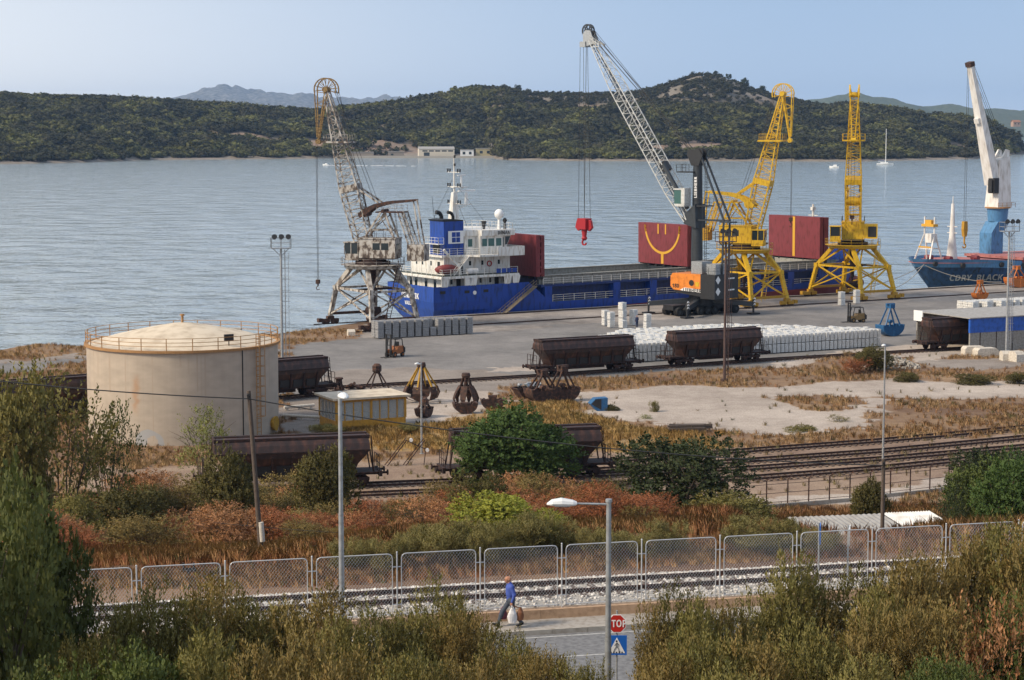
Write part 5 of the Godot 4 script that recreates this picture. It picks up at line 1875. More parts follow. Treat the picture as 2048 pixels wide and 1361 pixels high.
# ---------- rails ----------
func rail_mesh(length: float) -> ArrayMesh:
	var b := B.new()
	b.span(Vector3(0, 0.0, -0.07), Vector3(length, 0.03, 0.07))
	b.span(Vector3(0, 0.03, -0.012), Vector3(length, 0.13, 0.012))
	b.span(Vector3(0, 0.12, -0.036), Vector3(length, 0.17, 0.036))
	return b.mesh()

func track(called: String, label: String, pts: Array, y: float, sleepers: int, wide := 1.435, first := 0.0) -> void:   # pts: Vector2(x, depth)
	var o := Node3D.new()
	o.name = numbered(called)
	add_child(o)
	o.set_meta("kind", "structure")
	o.set_meta("label", label)
	var sleeper := BoxMesh.new()
	sleeper.size = Vector3(0.24, 0.14, 2.5)
	var rest := []
	var n := 0
	var run := 0.0
	for i in pts.size() - 1:
		var a: Vector3 = pts[i] if pts[i] is Vector3 else Vector3(pts[i].x, y, -pts[i].y)
		var e: Vector3 = pts[i + 1] if pts[i + 1] is Vector3 else Vector3(pts[i + 1].x, y, -pts[i + 1].y)
		var l := a.distance_to(e)
		var turn := atan2(-(e - a).z, (e - a).x)
		var m := rail_mesh(l + 0.01)
		for s in [-1.0, 1.0]:
			var r := part(o, "rail", m, M.rail_rust)
			r.transform = Transform3D(Basis(Vector3.UP, turn), a + Basis(Vector3.UP, turn) * Vector3(0, 0, s * wide / 2) + Vector3(0, 0.02, 0))
		if sleepers == 0:
			continue
		var k := int(l / 0.62)
		for j in k:
			var t := Transform3D(Basis(Vector3.UP, turn), a.lerp(e, (j + 0.5) / k) + Vector3(0, -0.045, 0))
			if n < sleepers and run + j * 0.62 >= first:
				n += 1
				var sl := part(o, "sleeper", sleeper, M.sleeper)
				sl.transform = t
			else:
				rest.append(t)
		run += l
	if rest:
		copies("sleeper_row", sleeper, M.sleeper, rest, [], "", o)

func build_tracks() -> void:
	# the coast railway on its white ballast
	var pts := []
	for u in range(-30, 34, 8):
		pts.append(road(u, 2.45, 14.62))
	track("coast_railway", "single track on pale ballast behind the wire mesh fence", pts, 0, 110)
	var b := B.new()
	for u in range(-32, 40, 2):
		var sec := [[0.28, 14.35], [0.9, 14.6], [4.1, 14.6], [5.6, 14.25]]
		for k in 3:
			b.quad(road(u, sec[k][0], sec[k][1]), road(u + 2, sec[k][0], sec[k][1]), road(u + 2, sec[k + 1][0], sec[k + 1][1]), road(u, sec[k + 1][0], sec[k + 1][1]))
	var bed := worn(mat(0.52, 0.49, 0.455, 0.95), fbm(512, 0.06, 4, 33, [[0, 0.25, 0.24, 0.23], [0.4, 0.7, 0.7, 0.68], [1, 1, 1, 1]]), 0.8)
	structure("ballast_bed", b, bed)
	var r := RandomNumberGenerator.new()
	r.seed = 34
	var stone := B.new()
	var c := []
	for i in 8:
		c.append(Vector3(-0.5 if i % 4 in [0, 3] else 0.5, -0.35 if i < 4 else 0.4, 0.5 if i % 4 < 2 else -0.5) * r.randf_range(0.7, 1.1) + Vector3(r.randf(), r.randf(), r.randf()) * 0.2)
	stone.hexa(c)
	var list := []
	var tint := []
	for k in 26000:
		var w := r.randf_range(0.3, 6.1)
		var y := along([0.28, 14.35, 0.9, 14.6, 4.1, 14.6, 5.6, 14.25, 6.4, 14.25], w)
		var p := road(r.randf_range(-30, 36), w, y + 0.01)
		var s := r.randf_range(0.045, 0.11)
		list.append(Transform3D(Basis(Vector3(r.randfn(), r.randfn(), r.randfn()).normalized(), r.randf() * TAU).scaled(Vector3.ONE * s), p))
		var g := r.randf_range(0.36, 0.82)
		tint.append(Color(g, g * 0.95, g * 0.89))
	copies("ballast_stones", stone.mesh(), with_color(mat(1, 1, 1, 0.95)), list, tint, "pale crushed stone ballast along the coast railway")
	# lower yard
	track("yard_track", "rusty lower yard track carrying the two front hopper wagons", [Vector2(-60, 150.5), Vector2(-17.8, 160.0), Vector2(1, 164.6), Vector2(20, 169.2), Vector2(33, 174.5), Vector2(47, 181.3), Vector2(70, 193.5)], 2.06, 120, 1.435, 70.0)
	track("yard_track", "rusty lower yard track nearest the rusty wire fence", [Vector2(-55, 146.5), Vector2(-18, 155.6), Vector2(1, 160.2), Vector2(19.6, 164.5), Vector2(32, 169.7), Vector2(46, 177.3), Vector2(70, 190)], 2.06, 120, 1.435, 70.0)
	track("yard_track", "rusty lower yard track, third from the wire fence", [Vector2(6, 168), Vector2(20.2, 173.2), Vector2(34, 179), Vector2(47.6, 186.3), Vector2(70, 198.5)], 2.06, 90, 1.435, 8.0)
	track("yard_track", "farthest of the lower yard tracks beside the dry grass", [Vector2(8, 173), Vector2(21, 178.8), Vector2(35, 185), Vector2(49, 192.5), Vector2(70, 204)], 2.06, 90, 1.435, 8.0)
	# sidings on the apron, set in the paving
	track("siding_track", "siding under the two rusty wagons beside the ingots", [Vector2(-23.69, 221.63), Vector2(3.01, 234.36), Vector2(30.96, 250.53), Vector2(58.05, 263.5), Vector2(89.01, 277.53)], 2.06, 60, 1.435, 25.0)
	track("siding_track", "siding under the wagons behind the storage tank", [Vector2(-54.17, 190.81), Vector2(-45.79, 198.47), Vector2(-31.91, 209.42), Vector2(-18.52, 219.92)], 2.06, 30)
	# crane rails along the quay
	var q := Vector3(cos(QUAY_TURN), 0, -sin(QUAY_TURN))
	var zz := Vector3(sin(QUAY_TURN), 0, cos(QUAY_TURN))
	var e0 := Vector3(-22, 2.03, -303.4)
	track("crane_rail", "steel crane rails along the quay edge", [e0 - q * 10 + zz * 8.0, e0 + q * 60 + zz * 8.0, e0 + q * 150 + zz * 8.0], 0, 0, 13.0)

# ---------- hopper wagon ----------
func hopper_wagon() -> Node3D:
	var o := thing("hopper_wagon", "", "wagon", Vector3.ZERO, 0.0, "rusty hopper wagons")
	var sec := [[1.15, 1.05, 5.0], [1.9, 1.15, 5.3], [2.6, 1.42, 5.9], [3.05, 1.45, 6.25], [3.6, 1.28, 6.25], [4.05, 1.0, 6.15], [4.2, 0.72, 6.05]]   # height, half breadth, half length
	var b := B.new()
	for i in sec.size() - 1:
		var l: Array = sec[i]
		var h: Array = sec[i + 1]
		var p := []
		for k in [l, h]:
			for s in [[-1, 1], [1, 1], [1, -1], [-1, -1]]:
				p.append(Vector3(s[0] * k[2], k[0], s[1] * k[1]))
		for k in 4:
			var j := (k + 1) % 4
			b.quad(p[k], p[j], p[j + 4], p[k + 4])
	b.quad(Vector3(-6.05, 4.2, 0.72), Vector3(6.05, 4.2, 0.72), Vector3(6.05, 4.2, -0.72), Vector3(-6.05, 4.2, -0.72))
	var body := part(o, "body", b, M.wagon)
	b = B.new()
	for s in [-1.0, 1.0]:
		b.span(Vector3(-6.3, 4.0, s * 0.98 - 0.1), Vector3(6.3, 4.2, s * 0.98 + 0.1))
		b.span(Vector3(-6.3, 2.96, s * 1.46 - 0.05), Vector3(6.3, 3.1, s * 1.46 + 0.05))
	b.span(Vector3(-6.2, 4.2, -0.12), Vector3(6.2, 4.3, 0.12))
	for s in [-6.2, 6.2]:
		b.span(Vector3(s - 0.08, 3.9, -1.05), Vector3(s + 0.08, 4.22, 1.05))
	part(body, "rim", b, M.wagon_dark)
	for s in [-1.0, 1.0]:
		for k in 6:
			b = B.new()
			var x := -4.5 + k * 1.6
			b.hexa([Vector3(x, 1.2, s * 1.1 + 0.05), Vector3(x + 1.15, 1.2, s * 1.1 + 0.05), Vector3(x + 1.15, 1.2, s * 1.1 - 0.05), Vector3(x, 1.2, s * 1.1 - 0.05), Vector3(x, 1.95, s * 1.2 + 0.05), Vector3(x + 1.15, 1.95, s * 1.2 + 0.05), Vector3(x + 1.15, 1.95, s * 1.2 - 0.05), Vector3(x, 1.95, s * 1.2 - 0.05)])
			part(body, "chute_shade", b, M.black)  # solid black panel, painted shade in place of an open chute
		for k in 7:
			b = B.new()
			var x := -5.3 + k * 1.6
			b.bar(Vector3(x + 0.45, 1.1, s * 1.18), Vector3(x + 0.45, 2.7, s * 1.46), 0.14)
			part(body, "rib", b, M.wagon_dark)
	b = B.new()
	b.span(Vector3(-7.1, 0.95, -1.1), Vector3(7.1, 1.16, -0.85))
	b.span(Vector3(-7.1, 0.95, 0.85), Vector3(7.1, 1.16, 1.1))
	for s in [-1.0, 1.0]:
		b.span(Vector3(s * 7.15 - 0.12, 0.8, -1.3), Vector3(s * 7.15 + 0.12, 1.25, 1.3))
		b.span(Vector3(minf(s * 5.2, s * 7.1), 1.1, -1.2), Vector3(maxf(s * 5.2, s * 7.1), 1.18, 1.2))
		for z in [-0.9, 0.9]:
			b.bar(Vector3(s * 6.3, 3.0, z), Vector3(s * 6.6, 1.1, z), 0.1)
	b.span(Vector3(-2.5, 0.55, -0.6), Vector3(2.5, 1.0, 0.6))
	part(o, "underframe", b, M.wagon_dark)
	for s in [-1.0, 1.0]:
		for z in [-0.87, 0.87]:
			b = B.new()
			b.tube(Vector3(s * 7.25, 1.05, z), Vector3(s * 7.75, 1.05, z), 0.1, 0.1, 8)
			b.tube(Vector3(s * 7.72, 1.05, z), Vector3(s * 7.82, 1.05, z), 0.24, 0.22, 12)
			part(o, "buffer", b, M.wagon_dark)
		b = B.new()
		rails(b, [Vector3(s * 7.05, 1.2, -1.15), Vector3(s * 7.05, 1.2, 1.15)], 1.25, 0.8, 0.025)
		ladder(b, Vector3(s * 6.6, 1.2, 1.0), Vector3(s * 6.4, 4.1, 0.95), Vector3(0, 0, 0.4), 0.35, 0.025)
		part(o, "end_rail", b, M.wagon_dark)
		b = B.new()
		for z in [-0.95, 0.95]:
			b.span(Vector3(s * 4.9 - 1.35, 0.5, z - 0.1), Vector3(s * 4.9 + 1.35, 0.75, z + 0.1))
			for q in [-0.9, 0.9]:
				b.span(Vector3(s * 4.9 + q - 0.25, 0.3, z - 0.12), Vector3(s * 4.9 + q + 0.25, 0.65, z + 0.12))
		b.span(Vector3(s * 4.9 - 0.3, 0.55, -1.0), Vector3(s * 4.9 + 0.3, 0.9, 1.0))
		var bo := part(o, "bogie", b, M.wagon_dark)
		for q in [-0.9, 0.9]:
			for z in [-0.76, 0.76]:
				b = B.new()
				b.tube(Vector3(s * 4.9 + q, 0.46, z - 0.07), Vector3(s * 4.9 + q, 0.46, z + 0.07), 0.46, 0.46, 16)
				part(bo, "wheel", b, M.wagon_dark)
	return o

func mast(at: Vector3, h: float, m: Material, label: String, turn: float) -> void:
	var o := thing("light_mast", label, "mast", at, turn, "tall lighting masts")
	var b := B.new()
	b.tube(Vector3.ZERO, Vector3(0, h, 0), 0.17, 0.12, 10)
	b.box(Vector3(0, 0.15, 0), Vector3(0.7, 0.3, 0.7))
	part(o, "pole", b, m)
	b = B.new()
	ladder(b, Vector3(0.42, 0.5, 0), Vector3(0.42, h - 0.2, 0), Vector3(0, 0, 0.42), 0.42, 0.03)
	for i in int(h / 1.2):
		b.bar(Vector3(0, 0.8 + i * 1.2, 0), Vector3(0.42, 0.8 + i * 1.2, 0), 0.05)
		b.bar(Vector3(0.42, 0.8 + i * 1.2, 0.21), Vector3(0.95, 0.8 + i * 1.2, 0.0), 0.04)
	b.bar(Vector3(0.8, 2, 0), Vector3(0.8, h - 0.5, 0), 0.04)
	part(o, "ladder", b, m)
	b = B.new()
	b.box(Vector3(0, h, 0), Vector3(2.1, 0.1, 1.3))
	rails(b, [Vector3(-1.05, h, 0.65), Vector3(1.05, h, 0.65), Vector3(1.05, h, -0.65), Vector3(-1.05, h, -0.65), Vector3(-1.05, h, 0.65)], 1.15, 1.0, 0.03)
	b.bar(Vector3(0, h - 0.9, 0), Vector3(0.9, h, 0), 0.08)
	b.bar(Vector3(0, h - 0.9, 0), Vector3(-0.9, h, 0), 0.08)
	part(o, "platform", b, m)
	for x in [-0.75, 0.0, 0.75]:
		b = B.new()
		b.tube(Vector3(x, h + 1.15, 0.5), Vector3(x, h + 1.3, 0.85), 0.2, 0.3, 10)
		part(o, "floodlight", b, M.black)

func lamp_post(at: Vector3, h: float, arm: Vector3, label: String) -> void:   # arm: where the head reaches, from the pole top
	var o := thing("street_lamp", label, "lamp", at, 0.0, "street lamps")
	var b := B.new()
	b.tube(Vector3.ZERO, Vector3(0, h * 0.5, 0), 0.1, 0.085, 12)
	b.tube(Vector3(0, h * 0.5, 0), Vector3(0, h, 0), 0.075, 0.065, 12)
	b.tube(Vector3(0, h * 0.5 - 0.05, 0), Vector3(0, h * 0.5 + 0.03, 0), 0.095, 0.08, 12)
	b.tube(Vector3(0, 0, 0), Vector3(0, 0.03, 0), 0.2, 0.2, 12)
	b.tube(Vector3(0, h - 0.02, 0), Vector3(0, h + 0.06, 0), 0.09, 0.085, 12)
	part(o, "pole", b, M.zinc)
	var l := arm.length()
	var d := arm / l
	b = B.new()
	b.tube(Vector3(0, h - 0.08, 0), Vector3(0, h - 0.08, 0) + d * (l - 0.75), 0.03, 0.03, 8)
	part(o, "arm", b, M.zinc)
	var side := d.cross(Vector3.UP).normalized()
	var up := side.cross(d)
	b = B.new()
	var rows := []
	for s in [[0.0, 0.09, 0.06, 0.0], [0.1, 0.13, 0.1, 0.0], [0.4, 0.17, 0.14, 0.01], [0.65, 0.15, 0.1, 0.0], [0.78, 0.05, 0.03, -0.03]]:
		var ring_ := []
		for k in 10:
			var t := TAU * k / 10
			ring_.append(Vector3(0, h - 0.08, 0) + d * (l - 0.78 + s[0]) + side * cos(t) * s[1] + up * (maxf(sin(t), -0.45) * s[2] + s[3]))
		rows.append(ring_)
	for i in rows.size() - 1:
		for k in 10:
			var j := (k + 1) % 10
			b.quad(rows[i][k], rows[i][j], rows[i + 1][j], rows[i + 1][k])
	for k in range(1, 9):
		b.tri(rows[0][0], rows[0][k + 1], rows[0][k])
		b.tri(rows[4][0], rows[4][k], rows[4][k + 1])
	var head := part(o, "lamp_head", b, M.lamp_white)
	b = B.new()
	b.box(Vector3(0, h - 0.13, 0) + d * (l - 0.4), Vector3(0.4, 0.05, 0.2), Basis(d, up, side * -1.0))
	part(head, "lens", b, M.zinc)

# ---------- cargo grabs ----------
func shell(b: B, at: Vector3, r: float, w: float, dir: float, k := 6) -> void:   # one half of a clamshell bucket: a curved scoop open towards the middle
	var pts := []
	for i in k + 1:
		var t := PI * 0.5 * i / k
		pts.append(Vector2(dir * sin(t) * r, -cos(t) * r * 0.8 + r * 0.8))
	for i in k:
		var a := Vector3(pts[i].x, pts[i].y, 0) + at
		var e := Vector3(pts[i + 1].x, pts[i + 1].y, 0) + at
		var n := Vector3(0, 0, w / 2)
		b.quad(a - n, a + n, e + n, e - n)
		for s in [-1.0, 1.0]:
			b.tri(at + Vector3(0, r * 0.8, 0) + n * s, a + n * s, e + n * s)
	b.box(at + Vector3(dir * r * 0.95, r * 0.85, 0), Vector3(0.12, 0.2, w + 0.06))

func clam_grab(at: Vector3, turn: float, label: String, h: float, w: float, m: Material, bm: Material) -> void:
	var o := thing("clamshell_grab", label, "grab", at, turn, "crane grabs left in the yard")
	for s in [-1.0, 1.0]:
		var b := B.new()
		shell(b, Vector3(s * 0.03, 0.02, 0), w * 0.5, w * 0.55, s)
		part(o, "bucket_shell", b, bm)
	for s in [-1.0, 1.0]:
		for z in [-0.2, 0.2]:
			var b := B.new()
			b.bar(Vector3(s * w * 0.36, w * 0.4, z * w), Vector3(s * 0.16, h - 0.4, z * w * 0.5), 0.17)
			b.tube(Vector3(s * w * 0.36, w * 0.4, z * w - 0.12), Vector3(s * w * 0.36, w * 0.4, z * w + 0.12), 0.22, 0.22, 10)
			part(o, "arm", b, m)
	var b := B.new()
	b.box(Vector3(0, h - 0.35, 0), Vector3(0.75, 0.6, w * 0.34))
	b.box(Vector3(0, h - 0.08, 0), Vector3(w * 0.38, 0.22, 0.4))
	b.tube(Vector3(0, h * 0.45, -0.3), Vector3(0, h * 0.45, 0.3), 0.25, 0.25, 10)
	b.bar(Vector3(0, w * 0.3, 0), Vector3(0, h * 0.45, 0), 0.2)
	part(o, "head", b, m)

func peel_grab(at: Vector3, label: String, h: float, r: float, m: Material, bm: Material, closed: bool) -> void:
	var o := thing("orange_peel_grab", label, "grab", at, 0.3, "crane grabs left in the yard")
	var n := 6
	for i in n:
		var t := TAU * i / n
		var d := Vector3(cos(t), 0, sin(t))
		var side := Vector3(-sin(t), 0, cos(t))
		var b := B.new()
		var prof := [[0.25, 0.05], [0.85, 0.3], [1.0, 0.75], [0.85, 1.2]] if not closed else [[0.9, 0.02], [1.0, 0.5], [0.8, 1.1], [0.5, 1.7]]
		for k in 3:
			var a: Vector3 = d * prof[k][0] * r + Vector3(0, prof[k][1] * h * 0.35, 0)
			var e: Vector3 = d * prof[k + 1][0] * r + Vector3(0, prof[k + 1][1] * h * 0.35, 0)
			var wa := side * (0.1 + 0.3 * r * minf(1.0, k / 1.5 + 0.1)) * 0.7
			var we := side * (0.1 + 0.3 * r * minf(1.0, (k + 1) / 1.5)) * 0.7
			b.hexa([a - wa - d * 0.04, a + wa - d * 0.04, a + wa + d * 0.06, a - wa + d * 0.06, e - we - d * 0.04, e + we - d * 0.04, e + we + d * 0.06, e - we + d * 0.06])
		part(o, "claw", b, bm)
		b = B.new()
		b.bar(d * r * (0.9 if not closed else 0.62) + Vector3(0, h * 0.36, 0), d * 0.25 + Vector3(0, h * 0.93, 0), 0.15)
		part(o, "rod", b, m)
	var b := B.new()
	b.lathe(Vector3.ZERO, [[0.42, h * 0.86], [0.5, h * 0.92], [0.42, h], [0.05, h]], 12)
	b.tube(Vector3(0, h * 0.35, 0), Vector3(0, h * 0.8, 0), 0.2, 0.2, 8)
	b.lathe(Vector3.ZERO, [[0.1, h * 0.36], [0.45, h * 0.36], [0.4, h * 0.46], [0.1, h * 0.48]], 12)
	part(o, "head", b, bm)

func open_box(b: B, at: Vector3, low: Vector2, high: Vector2, h: float, skew := 0.0) -> void:   # an open skip, narrower below
	var p := []
	for k in [[low, 0.0, 0.0], [high, h, skew]]:
		for s in [[-1, 1], [1, 1], [1, -1], [-1, -1]]:
			p.append(at + Vector3(s[0] * k[0].x / 2 + k[2], k[1], s[1] * k[0].y / 2))
	b.quad(p[0], p[1], p[2], p[3])
	for k in 4:
		var j := (k + 1) % 4
		b.quad(p[k], p[j], p[j + 4], p[k + 4])
		b.bar(p[k + 4], p[j + 4], 0.1)

func forklift(at: Vector3, turn: float, label: String, m: Material) -> void:
	var o := thing("forklift", label, "forklift", at, turn, "forklifts on the apron")
	var b := B.new()
	b.prism([Vector2(-1.3, 0.45), Vector2(0.9, 0.4), Vector2(0.9, 0.95), Vector2(0.2, 1.0), Vector2(-0.1, 1.35), Vector2(-1.2, 1.4), Vector2(-1.45, 1.1)], Vector3(0, 0, 1.25), Vector3(0, 0, -0.62))
	part(o, "body", b, m)
	b = B.new()
	b.prism([Vector2(-1.5, 0.5), Vector2(-1.2, 0.45), Vector2(-1.1, 1.38), Vector2(-1.5, 1.1)], Vector3(0, 0, 1.35), Vector3(0, 0, -0.67))
	part(o, "counterweight", b, M.black)
	b = B.new()
	for z in [-0.58, 0.58]:
		b.bar(Vector3(0.75, 0.95, z), Vector3(0.45, 2.3, z), 0.09)
		b.bar(Vector3(-1.1, 1.35, z), Vector3(-0.9, 2.3, z), 0.09)
		b.bar(Vector3(0.45, 2.3, z), Vector3(-0.9, 2.3, z), 0.09)
	for k in 5:
		b.bar(Vector3(0.45 - k * 0.33, 2.32, -0.6), Vector3(0.45 - k * 0.33, 2.32, 0.6), 0.06)
	part(o, "overhead_guard", b, M.black)
	b = B.new()
	b.box(Vector3(-0.35, 1.3, 0), Vector3(0.55, 0.15, 0.6))
	b.box(Vector3(-0.6, 1.6, 0), Vector3(0.14, 0.65, 0.6))
	part(o, "seat", b, M.tyre)
	b = B.new()
	for z in [-0.38, 0.38]:
		b.bar(Vector3(1.12, 0.12, z), Vector3(1.1, 3.0, z), 0.16)
		b.bar(Vector3(1.12, 0.2, z * 0.6), Vector3(1.1, 2.6, z * 0.6), 0.1)
	for y in [0.5, 1.6, 2.9]:
		b.bar(Vector3(1.1, y, -0.4), Vector3(1.1, y, 0.4), 0.1)
	part(o, "mast", b, M.black)
	for z in [-0.3, 0.3]:
		b = B.new()
		b.bar(Vector3(1.22, 0.1, z), Vector3(2.35, 0.08, z), 0.14, 0.06)
		b.bar(Vector3(1.22, 0.1, z), Vector3(1.22, 0.9, z), 0.1)
		part(o, "fork", b, M.black)
	for q in [[0.65, 0.36], [-0.95, 0.3]]:
		for z in [-0.6, 0.6]:
			b = B.new()
			b.tube(Vector3(q[0], q[1], z - 0.13), Vector3(q[0], q[1], z + 0.13), q[1], q[1], 16)
			var w := part(o, "wheel", b, M.tyre)
			b = B.new()
			b.tube(Vector3(q[0], q[1], z - 0.15), Vector3(q[0], q[1], z + 0.15), q[1] * 0.5, q[1] * 0.5, 10)
			part(w, "rim", b, m)

func storage_tank() -> void:
	var at := Vector3(-31.72, 2, -191.45)
	var R := 9.1
	var H := 8.7
	var o := thing("storage_tank", "large round cream storage tank with railed conical roof and rust runs", "tank", at, 0.0)
	# shell paint: plates, rust runs below the rim, a grey overpainted arch near the foot
	var w := 1024
	var h := 192
	var f := FastNoiseLite.new()
	f.seed = 101
	f.frequency = 0.02
	f.fractal_octaves = 5
	var d := PackedByteArray()
	d.resize(w * h * 3)
	var g := FastNoiseLite.new()
	g.seed = 102
	g.frequency = 0.09
	var runs := []
	var r := RandomNumberGenerator.new()
	r.seed = 103
	for k in 46:
		runs.append([r.randf() * w, r.randf_range(0.6, 2.2), r.randf_range(0.08, 0.5) if k % 6 else 0.95, r.randf_range(0.15, 0.4)])
	for x in w:
		var col := g.get_noise_1d(x * 1.0) * 0.5 + g.get_noise_1d(x * 5.0) * 0.3
		var near := []
		for q in runs:
			if absf(x - q[0]) < q[1] * 3.0:
				near.append(q)
		for y in h:
			var v := float(y) / h   # 0 at the rim
			var n := f.get_noise_2d(x, y * 2.0)
			var c := Vector3(0.44, 0.37, 0.295) * (1.0 + col * 0.1 + n * 0.16)
			for q in near:
				if v < q[2]:
					c = c.lerp(Vector3(0.24, 0.13, 0.065), q[3] * exp(-pow((x - q[0]) / q[1], 2.0)) * (0.7 + n))
			var big := exp(-pow((x - 713.0 + n * 6.0) / 5.0, 2.0)) * smoothstep(0.2, 0.35, v) * (1.0 - smoothstep(0.55, 0.72, v))
			c = c.lerp(Vector3(0.42, 0.22, 0.1), clampf(big * 0.6, 0.0, 1.0))
			var px := (x - 735.0) / 26.0
			var py := (1.0 - v) / 0.17
			var e := px * px + py * py + n * 0.25
			if py > 0.0 and e < 1.0 and not (absf(px - 0.25) < 0.35 and py < 0.45 + n):
				c = c.lerp(Vector3(0.36, 0.37, 0.38), 0.85)
			var i := (y * w + x) * 3
			var s := Color(c.x, c.y, c.z).linear_to_srgb()
			d[i] = int(clampf(s.r, 0, 1) * 255)
			d[i + 1] = int(clampf(s.g, 0, 1) * 255)
			d[i + 2] = int(clampf(s.b, 0, 1) * 255)
	var m := mat(1, 1, 1, 0.55)
	m.albedo_texture = ImageTexture.create_from_image(Image.create_from_data(w, h, false, Image.FORMAT_RGB8, d))
	var st := SurfaceTool.new()
	st.begin(Mesh.PRIMITIVE_TRIANGLES)
	var k := 96
	for i in k:
		var t0 := TAU * i / k
		var t1 := TAU * (i + 1) / k
		var a := Vector3(cos(t0), 0, -sin(t0))
		var e := Vector3(cos(t1), 0, -sin(t1))
		for q in [[a, 0.0, i], [e, H, i + 1], [e, 0.0, i + 1], [a, 0.0, i], [a, H, i], [e, H, i + 1]]:
			st.set_normal(q[0])
			st.set_uv(Vector2(float(q[2]) / k, 1.0 - q[1] / H))
			st.add_vertex(q[0] * R + Vector3(0, q[1], 0))
	part(o, "shell", st.commit(), m)
	var b := B.new()
	b.lathe(Vector3.ZERO, [[R - 0.1, H + 0.02], [R * 0.7, H + 0.75], [R * 0.4, H + 1.35], [R * 0.12, H + 1.8], [0.0, H + 1.9]], 64)
	part(o, "roof", b, M.tank_roof)
	b = B.new()
	b.ring(Vector3(0, H, 0), R + 0.05, 0.34, 0.22, 72)
	part(o, "rim", b, M.rust_light)
	b = B.new()
	var c := []
	for i in 49:
		c.append(Vector3(cos(TAU * i / 48) * (R + 0.05), H + 0.1, -sin(TAU * i / 48) * (R + 0.05)))
	for y in [0.4, 0.75, 1.12]:
		for i in 48:
			b.bar(c[i] + Vector3(0, y, 0), c[i + 1] + Vector3(0, y, 0), 0.05)
	for i in 24:
		b.bar(c[i * 2], c[i * 2] + Vector3(0, 1.14, 0), 0.075)
	part(o, "railing", b, M.rust_light)
	b = B.new()
	for s in [0.9]:
		var dir := Vector3(0.845, 0, 0.535)
		var tan_ := Vector3(-dir.z, 0, dir.x)
		ladder(b, dir * (R + 0.25) + Vector3(0, 0.3, 0), dir * (R + 0.25) + Vector3(0, H + 1.2, 0), tan_ * 0.6, 0.4, 0.035)
		for i in 9:
			var y := 2.2 + i * 0.95
			for q in [[-0.3, 0.25, -0.4, 0.7], [-0.4, 0.7, 0.4, 0.7], [0.4, 0.7, 0.3, 0.25]]:
				b.bar(dir * (R + q[1]) + tan_ * q[0] + Vector3(0, y, 0), dir * (R + q[3]) + tan_ * q[2] + Vector3(0, y, 0), 0.06)
		for q in [-0.4, 0.4]:
			b.bar(dir * (R + 0.7) + tan_ * q + Vector3(0, 2.2, 0), dir * (R + 0.7) + tan_ * q + Vector3(0, H + 1.4, 0), 0.06)
	part(o, "caged_ladder", b, M.rust_light)
	b = B.new()
	var pd := Vector3(0.72, 0, 0.69)
	b.bar(pd * (R + 0.06) + Vector3(0, 0.2, 0), pd * (R + 0.06) + Vector3(0, H, 0), 0.09)
	part(o, "drain_pipe", b, M.black)
	b = B.new()
	var fd := Vector3(0.97, 0, 0.24)
	b.tube(fd * (R - 0.1) + Vector3(0, 1.1, 0), fd * (R + 0.3) + Vector3(0, 1.1, 0), 0.55, 0.55, 16)
	b.tube(fd * (R + 0.2) + Vector3(0, 1.1, 0), fd * (R + 0.4) + Vector3(0, 1.1, 0), 0.7, 0.7, 16)
	part(o, "manhole", b, M.yellow_dirty)
	b = B.new()
	b.tube(Vector3(0, H + 1.85, 0), Vector3(0, H + 2.6, 0), 0.12, 0.12)
	b.tube(Vector3(0, H + 2.55, 0), Vector3(0, H + 2.7, 0), 0.25, 0.2)
	part(o, "vent", b, M.rust_light)
	b = B.new()
	b.box(Vector3(5.3, H + 1.05, 6.0), Vector3(0.9, 0.6, 0.2), Basis(Vector3.UP, 0.5))
	b.bar(Vector3(5.3, H, 6.0), Vector3(5.3, H + 0.9, 6.0), 0.08)
	part(o, "roof_floodlight", b, M.black)
	b = B.new()
	b.box(Vector3(4.4, H + 0.55, -5.0), Vector3(1.2, 0.6, 1.0))
	part(o, "roof_hatch", b, M.concrete)

